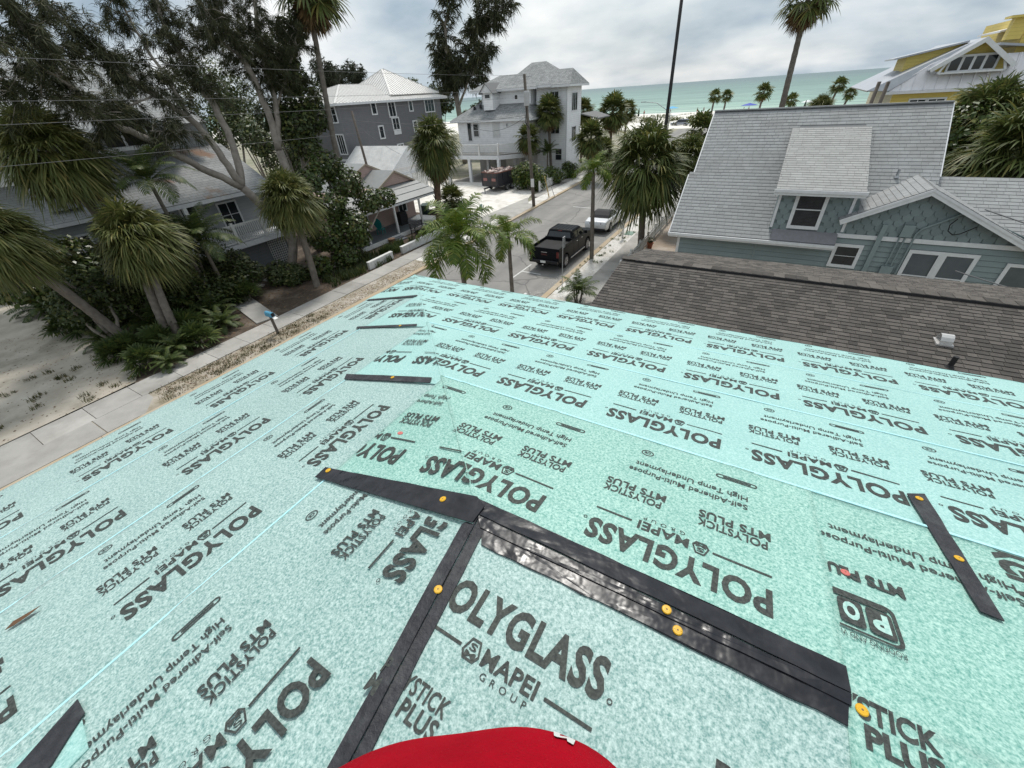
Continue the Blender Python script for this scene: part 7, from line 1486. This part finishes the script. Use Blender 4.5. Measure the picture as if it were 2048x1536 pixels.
# roll-off dump trailer
dt = empty('dump_trailer', (-27.3, 41.6, .1), R(-8), 'dark high-sided dump trailer heaped with debris on the shell lot', 'trailer')
dm = pm('dark_trailer_paint', (.022, .024, .030), (.035, .035, .04), 3, .5, dirt=(.10, .05, .04), dscale=1.2); rust = pm('rusty_rail', (.20, .09, .07), (.13, .06, .05), 5, .7)
MB().box(-1.1, 1.1, -.05, 3.9, .55, .68).build('bed', dm, dt)
for sx in (-1, 1):
    MB().box(sx * 1.1 - .04, sx * 1.1 + .04, -.02, 3.9, .66, 1.92).build('side', dm, dt); MB().box(sx * 1.1 - .07, sx * 1.1 + .07, -.05, 3.93, 1.92, 2.02).build('top_rail', rust, dt)
    for yy in (0.0, .95, 1.9, 2.85, 3.8): MB().box(sx * 1.17 - .04, sx * 1.17 + .04, yy - .05, yy + .05, .6, 1.92).build('stake', dm, dt)
    for yy in (1.5, 2.4): wheel(dt, sx * 1.22, yy, .36, .24, sx)
MB().box(-1.06, 1.06, -.06, .02, .66, 1.92).build('tailgate', dm, dt); MB().box(-1.06, 1.06, 3.84, 3.92, .66, 1.92).build('front', dm, dt); MB().box(-1.08, 1.08, -.08, .03, 1.92, 2.02).build('top_rail', rust, dt)
for xx in (-.62, .62): MB().box(xx - .28, xx + .28, -.085, -.062, 1.15, 1.42).build('decal', pm('red_decal', (.40, .22, .20), (.25, .08, .07), 14, .5), dt)
MB().box(-.06, .06, -1.1, -.06, .45, .58).build('tongue', dm, dt); MB().box(-.05, .05, -1.05, -.95, .0, .5).build('jack', M['steel'], dt)
r9 = random.Random(9); db_ = MB()
for i in range(70):
    c = V(r9.uniform(-.95, .95), r9.uniform(.15, 3.7), 1.85 + r9.uniform(0, .25)); a = unit(V(r9.gauss(0, 1), r9.gauss(0, 1), r9.gauss(0, .3))); b_ = unit(np.cross(a, V(0, 0, 1))); db_.obox(c, a * r9.uniform(.1, .4), b_ * r9.uniform(.05, .2), np.cross(a, b_) * .03)
db_.build('debris', pm('debris', (.62, .58, .55), (.45, .28, .24), 6, .8, island=.4), dt, kind='stuff')
# porch things at the cottage
bn = empty('bench', (-24.0, 25.3, .1), R(90), 'dark slatted bench in front of the porch', 'bench'); dk_ = pm('dark_bench', (.035, .033, .034), (.05, .047, .048), 8, .5)
for i in range(4): MB().box(-.75, .75, -.22 + i * .12, -.12 + i * .12, .42, .45).build('seat_slat', dk_, bn)
for i in range(4): MB().slab([(-.75, .27 + i * .03, .52 + i * .11), (.75, .27 + i * .03, .52 + i * .11), (.75, .29 + i * .03, .60 + i * .11), (-.75, .29 + i * .03, .60 + i * .11)], (0, .02, 0)).build('back_slat', dk_, bn)
for sx in (-.7, .7):
    for yy in (-.2, .24): MB().box(sx - .03, sx + .03, yy - .03, yy + .03, 0, .64 if yy < 0 else .95).build('leg', dk_, bn)
    MB().box(sx - .04, sx + .04, -.24, .26, .64, .68).build('armrest', dk_, bn)
tch = empty('porch_chair', (-26.3, 23.3, .42), R(200), 'teal shell-back chair on the porch', 'chair'); teal = pm('teal_paint', (.02, .25, .24), (.018, .2, .2), 6, .4)
b = MB(); b.slab([(.32 * math.cos(R(a)), .28 + .06 * math.sin(R(a)), .85 + .42 * math.sin(R(a))) for a in range(0, 360, 24)], (0, .03, 0)); b.build('backrest', teal, tch); MB().box(-.27, .27, -.25, .27, .38, .43).build('seat', teal, tch)
for sx in (-.23, .23):
    for yy in (-.2, .22): MB().box(sx - .02, sx + .02, yy - .02, yy + .02, 0, .38).build('leg', teal, tch)
    MB().box(sx - .03, sx + .03, -.25, .25, .58, .61).build('armrest', teal, tch)
gr_ = empty('grill', (-26.6, 26.2, .42), 0, 'black covered grill at the porch wall', 'grill'); MB().box(-.3, .3, -.45, .45, .3, .8).build('body', M['softtop'], gr_, bevel=.05); MB().slab([(-.28, -.43, .8), (.28, -.43, .8), (.2, -.43, 1.05), (-.2, -.43, 1.05)], (0, -.86, 0)).build('hood', M['softtop'], gr_, bevel=.04); MB().box(-.25, .25, -.4, .4, 0, .3).build('stand', M['black'], gr_)
tb_ = empty('trash_bin', (-27.4, 30.2, .1), R(20), 'dark green wheeled bin at the end of the porch', 'bin'); gm_ = pm('green_bin', (.018, .045, .04), (.025, .055, .05), 5, .4)
MB().hexa([(-.25, -.25, .08), (.25, -.25, .08), (.25, .25, .08), (-.25, .25, .08)], [(-.32, -.35, 1.0), (.32, -.35, 1.0), (.32, .35, 1.0), (-.32, .35, 1.0)]).build('tub', gm_, tb_, bevel=.03); MB().slab([(-.34, -.37, 1.03), (.34, -.37, 1.03), (.34, .38, 1.12), (-.34, .38, 1.12)], (0, 0, .05)).build('lid', gm_, tb_, bevel=.02)
for sx in (-1, 1): MB().tube([(sx * .28 - .03, .28, .12), (sx * .28 + .03, .28, .12)], .12, 12).build('wheel', M['black'], tb_)
pl_ = empty('flower_pot', (-24.25, 22.3, .1), 0, 'brown planter beside the porch steps', 'flower pot'); MB().lathe((0, 0, 0), [(.2, 0), (.27, .4), (.29, .42), (.25, .42)], 14).build('pot', pm('brown_pot', (.18, .11, .07), (.14, .085, .055), 8, .8), pl_); v, q = fan_crown(g_(91), 10, .35, .25, 10, el=(20, 80)); link('plant', np_mesh('plant', v, q, mat=M['areca']), pl_)
# stepping stones and path by the balcony house
for i, (px, py) in enumerate(((520, 572), (500, 585), (535, 560), (478, 590))): p = at_z(px, py, .1); o = MB(); o.slab([(p[0] + .34 * math.cos(a * 1.05 + i) * (1 + .15 * math.sin(a * 2 + i)), p[1] + .27 * math.sin(a * 1.05 + i), .135) for a in range(6)], (0, 0, .05)); o.build('stepping_stone', M['concrete'], label=['first stepping stone from the balcony in the mulch bed', 'second stepping stone in the mulch bed', 'stepping stone closest to the basement lattice', 'stepping stone nearest the feathery shrubs'][i], cat='stepping stone', group='stepping stones in the mulch bed')
MB().beam((-21.1, 9.6, .13), (-25.5, 10.6, .13), 1.1, .05).build('garden_path', M['concrete'], kind='structure')
# ================================================================== BEACH
def canopy(x, y, col, label, s=1.0, h=2.3):
    t = empty('beach_umbrella', (x, y, .2), 0, label, 'beach umbrella', 'beach umbrellas'); MB().tube([(0, 0, -.4), (0, 0, h)], .03, 6).build('pole', M['white'], t)
    n = 8; b = MB(); rim = [(1.5 * s * math.cos(2 * math.pi * i / n), 1.5 * s * math.sin(2 * math.pi * i / n), h - .45) for i in range(n)]
    for i in range(n): b.slab([rim[i], rim[(i + 1) % n], (0, 0, h + .1)], (0, 0, .02))
    b.build('canopy', pm(label[:12], col, tuple(c * .85 for c in col), 2, .7), t)
p = at_y(1500, 205, 160); canopy(p[0], 160, (.03, .06, .42), 'deep blue beach umbrella left of the shaggy dune palm', 1.5, 2.6)
p = at_y(1345, 212, 168); canopy(p[0], 168, (.10, .42, .70), 'light blue beach canopy right of the tall dark pole', 1.5, 2.4)
p = at_y(1615, 205, 165); canopy(p[0], 165, (.72, .74, .74), 'white beach umbrella between the dune palms', 1.1, 2.5)
for i, (px, py, yy, lab) in enumerate(((1610, 196, 150, 'folded dark green umbrella before the dune palms'), (1276, 225, 150, 'folded dark umbrella at the left of the beach'))):
    p = at_y(px, py + 14, yy); t = empty('folded_umbrella', (p[0], yy, .3), 0, lab, 'beach umbrella', 'folded umbrellas'); MB().tube([(0, 0, -.5), (0, 0, 1.0)], .05, 6).build('pole', M['wood'], t); MB().lathe((0, 0, 0), [(.10, .8), (.32, 1.0), (.22, 2.2), (.05, 3.0)], 8).build('canopy', pm('dark_green_cloth', (.012, .03, .028), (.02, .04, .037), 4, .8), t)
# street lamp arm by the beach
p0, p1 = at_y(1336, 222, 100), at_y(1290, 204, 100); lp = empty('street_lamp', (p0[0] + .5, 100, .1), 0, 'grey street lamp with a long arm near the beach', 'street lamp'); rel = lambda p: V(p[0] - p0[0] - .5, 0, p[2] - .1)
MB().tube([(0, 0, 0), rel(p0) + V(.45, 0, -.3), rel(p0), rel(at_y(1314, 206, 100)), rel(p1)], [.12, .1, .07, .06, .05], 8).build('arm', M['steel'], lp, smooth=True); MB().obox(rel(p1) + V(-.3, 0, 0), V(.5, 0, 0), V(0, .15, 0), V(0, 0, .07)).build('lamp_head', M['steel'], lp)
# ---- people: one skinned body, clothing as children
def body_mesh(name, J, E, rad, mat, parent):
    """connected skeleton with a radius at each joint, skinned and smoothed"""
    keys = list(J); me = bpy.data.meshes.new(name); me.from_pydata([J[k] for k in keys], [(keys.index(a), keys.index(b)) for a, b in E], []); me.materials.append(mat)
    o = link(name, me, parent); sk = o.modifiers.new('skin', 'SKIN'); sk.use_smooth_shade = True; o.modifiers.new('sub', 'SUBSURF').render_levels = 2; o.modifiers['sub'].levels = 1
    for i, k in enumerate(keys): sv = me.skin_vertices[0].data[i]; sv.radius = rad[k] if isinstance(rad[k], tuple) else (rad[k], rad[k]); sv.use_root = (k == 'pelvis')
    return o
def figure(loc, rz, label, skin, top, bottom, hair, group, arms='down', s=1.0, cat='person'):
    t = empty('person', loc, rz, label, cat, group); t.scale = (s,) * 3
    J = dict(pelvis=(0, 0, .95), waist=(0, 0, 1.08), chest=(0, 0, 1.32), neck=(0, 0, 1.50), head=(0, .01, 1.62), crown=(0, 0, 1.74))
    rad = dict(pelvis=(.15, .11), waist=(.14, .10), chest=(.17, .115), neck=.055, head=(.078, .095), crown=(.06, .075)); E = [('pelvis', 'waist'), ('waist', 'chest'), ('chest', 'neck'), ('neck', 'head'), ('head', 'crown')]
    for sx, n in ((-1, 'l'), (1, 'r')):
        J['hip' + n] = (sx * .10, 0, .88); J['knee' + n] = (sx * .11, .03, .49); J['ank' + n] = (sx * .11, -.01, .08); J['toe' + n] = (sx * .12, .15, .03); rad.update({'hip' + n: .085, 'knee' + n: .058, 'ank' + n: .04, 'toe' + n: (.04, .028)})
        J['sho' + n] = (sx * .18, 0, 1.43); J['elb' + n] = (sx * .25, -.02, 1.14); J['wri' + n] = (sx * .26, .07, .90); J['han' + n] = (sx * .26, .10, .80); rad.update({'sho' + n: .058, 'elb' + n: .043, 'wri' + n: .03, 'han' + n: (.028, .04)})
        E += [('pelvis', 'hip' + n), ('hip' + n, 'knee' + n), ('knee' + n, 'ank' + n), ('ank' + n, 'toe' + n), ('chest', 'sho' + n), ('sho' + n, 'elb' + n), ('elb' + n, 'wri' + n), ('wri' + n, 'han' + n)]
    body_mesh('body', J, E, rad, skin, t)
    b = MB(); b.tube([(0, 0, .80), (0, 0, .95), (0, 0, 1.02)], [.17, .175, .155], 12); b.build('shorts', bottom, t, smooth=True); b = MB(); b.tube([(0, 0, 1.0), (0, 0, 1.1), (0, 0, 1.3), (0, 0, 1.44)], [.165, .16, .19, .12], 12); b.build('shirt', top, t, smooth=True)
    b = MB(); b.tube([(0, -.02, 1.60), (0, -.02, 1.70), (0, 0, 1.80), (0, 0, 1.83)], [.08, .105, .09, .03], 10); b.build('hair', hair, t, smooth=True); return t
skin = pm('skin', (.42, .25, .17), (.36, .21, .14), 8, .5); cl = [pm('red_cloth', (.35, .03, .03), None, 9, .8), pm('navy_cloth', (.03, .04, .09), None, 9, .8), pm('grey_cloth', (.2, .2, .2), None, 9, .8), pm('teal_cloth', (.05, .18, .2), None, 9, .8)]; hairm = pm('dark_hair', (.03, .022, .016), None, 20, .6)
for i, (px, py, yy, rz, lab) in enumerate(((1498, 215, 158, .4, 'person in red standing under the deep blue umbrella'), (1488, 216, 156, 2, 'person in navy just left of the blue umbrella'), (1407, 222, 175, 3, 'right of two small figures on the sand'), (1394, 224, 174, 1, 'left of two small figures on the sand'), (1288, 228, 165, 0, 'lone small figure near the left folded umbrella'), (1340, 226, 178, 2, 'small figure under the light blue canopy'))):
    p = at_y(px, py, yy); figure((p[0], yy, .25 if yy < 168 else .05 - (yy - 172) / 30 * .85 if yy > 172 else .1), rz, lab, skin, cl[i % 4], cl[(i + 1) % 4], hairm, 'people on the beach')
# ---- the photographer: stands on the roof behind the lens, only the red shirt front is in view
fwd = V(-math.sin(AZ), math.cos(AZ), 0); rgt = V(math.cos(AZ), math.sin(AZ), 0)
foot = PB(0, 0); pz = 9.0 - 1.305
ph = empty('person', (0, 0, 0), 0, 'person in a red shirt standing on the roof at the bottom edge', 'person')
def B3(f, r, z): return tuple(fwd * f + rgt * (r - .066) + V(0, 0, 9.0 + z))
red = pm('red_shirt', (.50, .004, .018), (.36, .003, .013), 9, .9, .5, 420, spec=.05); jeans = pm('jeans', (.05, .065, .10), (.035, .045, .075), 12, .85)
# drops below the lens: z = -0.05 is the collar, -0.44 the belly, -0.62 the belt, -1.3 the roof
J = dict(pelvis=B3(-.10, 0, -.55), waist=B3(-.12, 0, -.42), chest=B3(-.17, 0, -.10), neck=B3(-.20, 0, .12), head=B3(-.17, 0, .24), crown=B3(-.19, 0, .36))
rad = dict(pelvis=(.15, .12), waist=(.14, .12), chest=(.16, .11), neck=.06, head=(.08, .10), crown=(.065, .08)); E = [('pelvis', 'waist'), ('waist', 'chest'), ('chest', 'neck'), ('neck', 'head'), ('head', 'crown')]
for sx, n in ((-1, 'l'), (1, 'r')):
    zr = float((PB(-B3(-.1, sx * .12, 0)[0], B3(-.1, sx * .12, 0)[1]))[2]) - 9.0
    J['hip' + n] = B3(-.12, sx * .10, -.62); J['knee' + n] = B3(-.10, sx * .13, -.95); J['ank' + n] = B3(-.14, sx * .14, zr + .11); J['toe' + n] = B3(.02, sx * .16, zr + .05); rad.update({'hip' + n: .09, 'knee' + n: .062, 'ank' + n: .045, 'toe' + n: (.045, .04)})
    J['sho' + n] = B3(-.19, sx * .20, .02); J['elb' + n] = B3(-.16, sx * .30, -.20); J['wri' + n] = B3(-.06, sx * .15 + .05, -.045); J['han' + n] = B3(-.045, sx * .10 + .05, -.01); rad.update({'sho' + n: .06, 'elb' + n: .046, 'wri' + n: .028, 'han' + n: (.022, .03)})
    E += [('pelvis', 'hip' + n), ('hip' + n, 'knee' + n), ('knee' + n, 'ank' + n), ('ank' + n, 'toe' + n), ('chest', 'sho' + n), ('sho' + n, 'elb' + n), ('elb' + n, 'wri' + n), ('wri' + n, 'han' + n)]
body_mesh('body', J, E, rad, skin, ph)
def ellipse_loft(rows, n=28, fold=None):
    b = MB(); k = len(rows)
    for f0, r0, z, af, ar in rows:
        for i in range(n):
            a = 2 * math.pi * i / n; ca, sa = math.cos(a), math.sin(a); w_ = 0 if fold is None else fold(a, z)
            b.v.append(B3(f0 + (af + w_) * math.copysign(abs(ca) ** .8, ca), r0 + (ar + w_) * math.copysign(abs(sa) ** .9, sa), z))
    for i in range(k - 1):
        for j in range(n): b.f.append((i * n + j, i * n + (j + 1) % n, (i + 1) * n + (j + 1) % n, (i + 1) * n + j))
    b.f.append(tuple(range(n - 1, -1, -1))); b.f.append(tuple((k - 1) * n + j for j in range(n))); b.m = [0] * len(b.f); return b
fold = lambda a, z: .007 * math.sin(5 * a + 16 * z) + .004 * math.sin(11 * a - 24 * z) + .006 * math.exp(-((a - .75 - 1.2 * (z + .45)) / .10) ** 2)
sh_ = ellipse_loft([(-.09, 0, -.70, .155, .185), (-.08, 0, -.62, .178, .185), (-.075, 0, -.52, .190, .188), (-.08, 0, -.44, .189, .186), (-.10, 0, -.35, .158, .185), (-.125, 0, -.25, .12, .19), (-.15, 0, -.12, .105, .19), (-.175, 0, .0, .09, .17), (-.195, 0, .07, .07, .10)], fold=fold)
so_ = sh_.build('shirt', red, ph, smooth=True); so_.modifiers.new('sub', 'SUBSURF').render_levels = 2
for sx in (-1, 1):
    b = MB(); b.tube([B3(-.185, sx * .15, .02), B3(-.18, sx * .24, -.07), B3(-.165, sx * .29, -.17)], [.085, .078, .075], 12); b.build('sleeve', red, ph, smooth=True)
    b = MB(); zr = J['ank' + ('l' if sx < 0 else 'r')][2] - 9.0; b.tube([B3(-.11, sx * .09, -.58), B3(-.11, sx * .11, -.72), B3(-.10, sx * .13, -.95), B3(-.13, sx * .14, zr + .02)], [.125, .11, .085, .07], 12); b.build('trouser_leg', jeans, ph, smooth=True)
    sh2 = MB(); c = V(*B3(-.06, sx * .15, zr - .05)); sh2.obox(c + V(0, 0, .0), fwd * .14, rgt * .048, V(0, 0, .045)); sh2.build('shoe', M['wood'], ph, bevel=.02)
b = MB(); b.tube([B3(-.21, 0, .27), B3(-.21, 0, .36), B3(-.20, 0, .44), B3(-.20, 0, .46)], [.09, .112, .09, .03], 12); b.build('hair', hairm, ph, smooth=True)
lo_ = MB()
def on_shirt(a, z, off=.006):
    ca, sa = math.cos(a), math.sin(a); return B3(-.08 + (.189 + fold(a, z) + off) * abs(ca) ** .8, (.186 + fold(a, z) + off) * math.copysign(abs(sa) ** .9, sa), z)
for t_ in text_tris('N', .07): lo_.poly([on_shirt(.40 + .11 * q[0], -.424 + .022 * q[1], .004) for q in t_])
lg = lo_.build('chest_print', M['white'], ph); sw = lg.modifiers.new('wrap', 'SHRINKWRAP'); sw.target = so_; sw.offset = .0015; sw.wrap_method = 'NEAREST_SURFACEPOINT'
phm = MB(); phm.obox(CAM - FW * .012, RT * .075, UP * .037, FW * .004); po_ = phm.build('phone', M['black'], bevel=.003); tag(po_, 'black phone held in front of the red shirt by the photographer', 'phone')
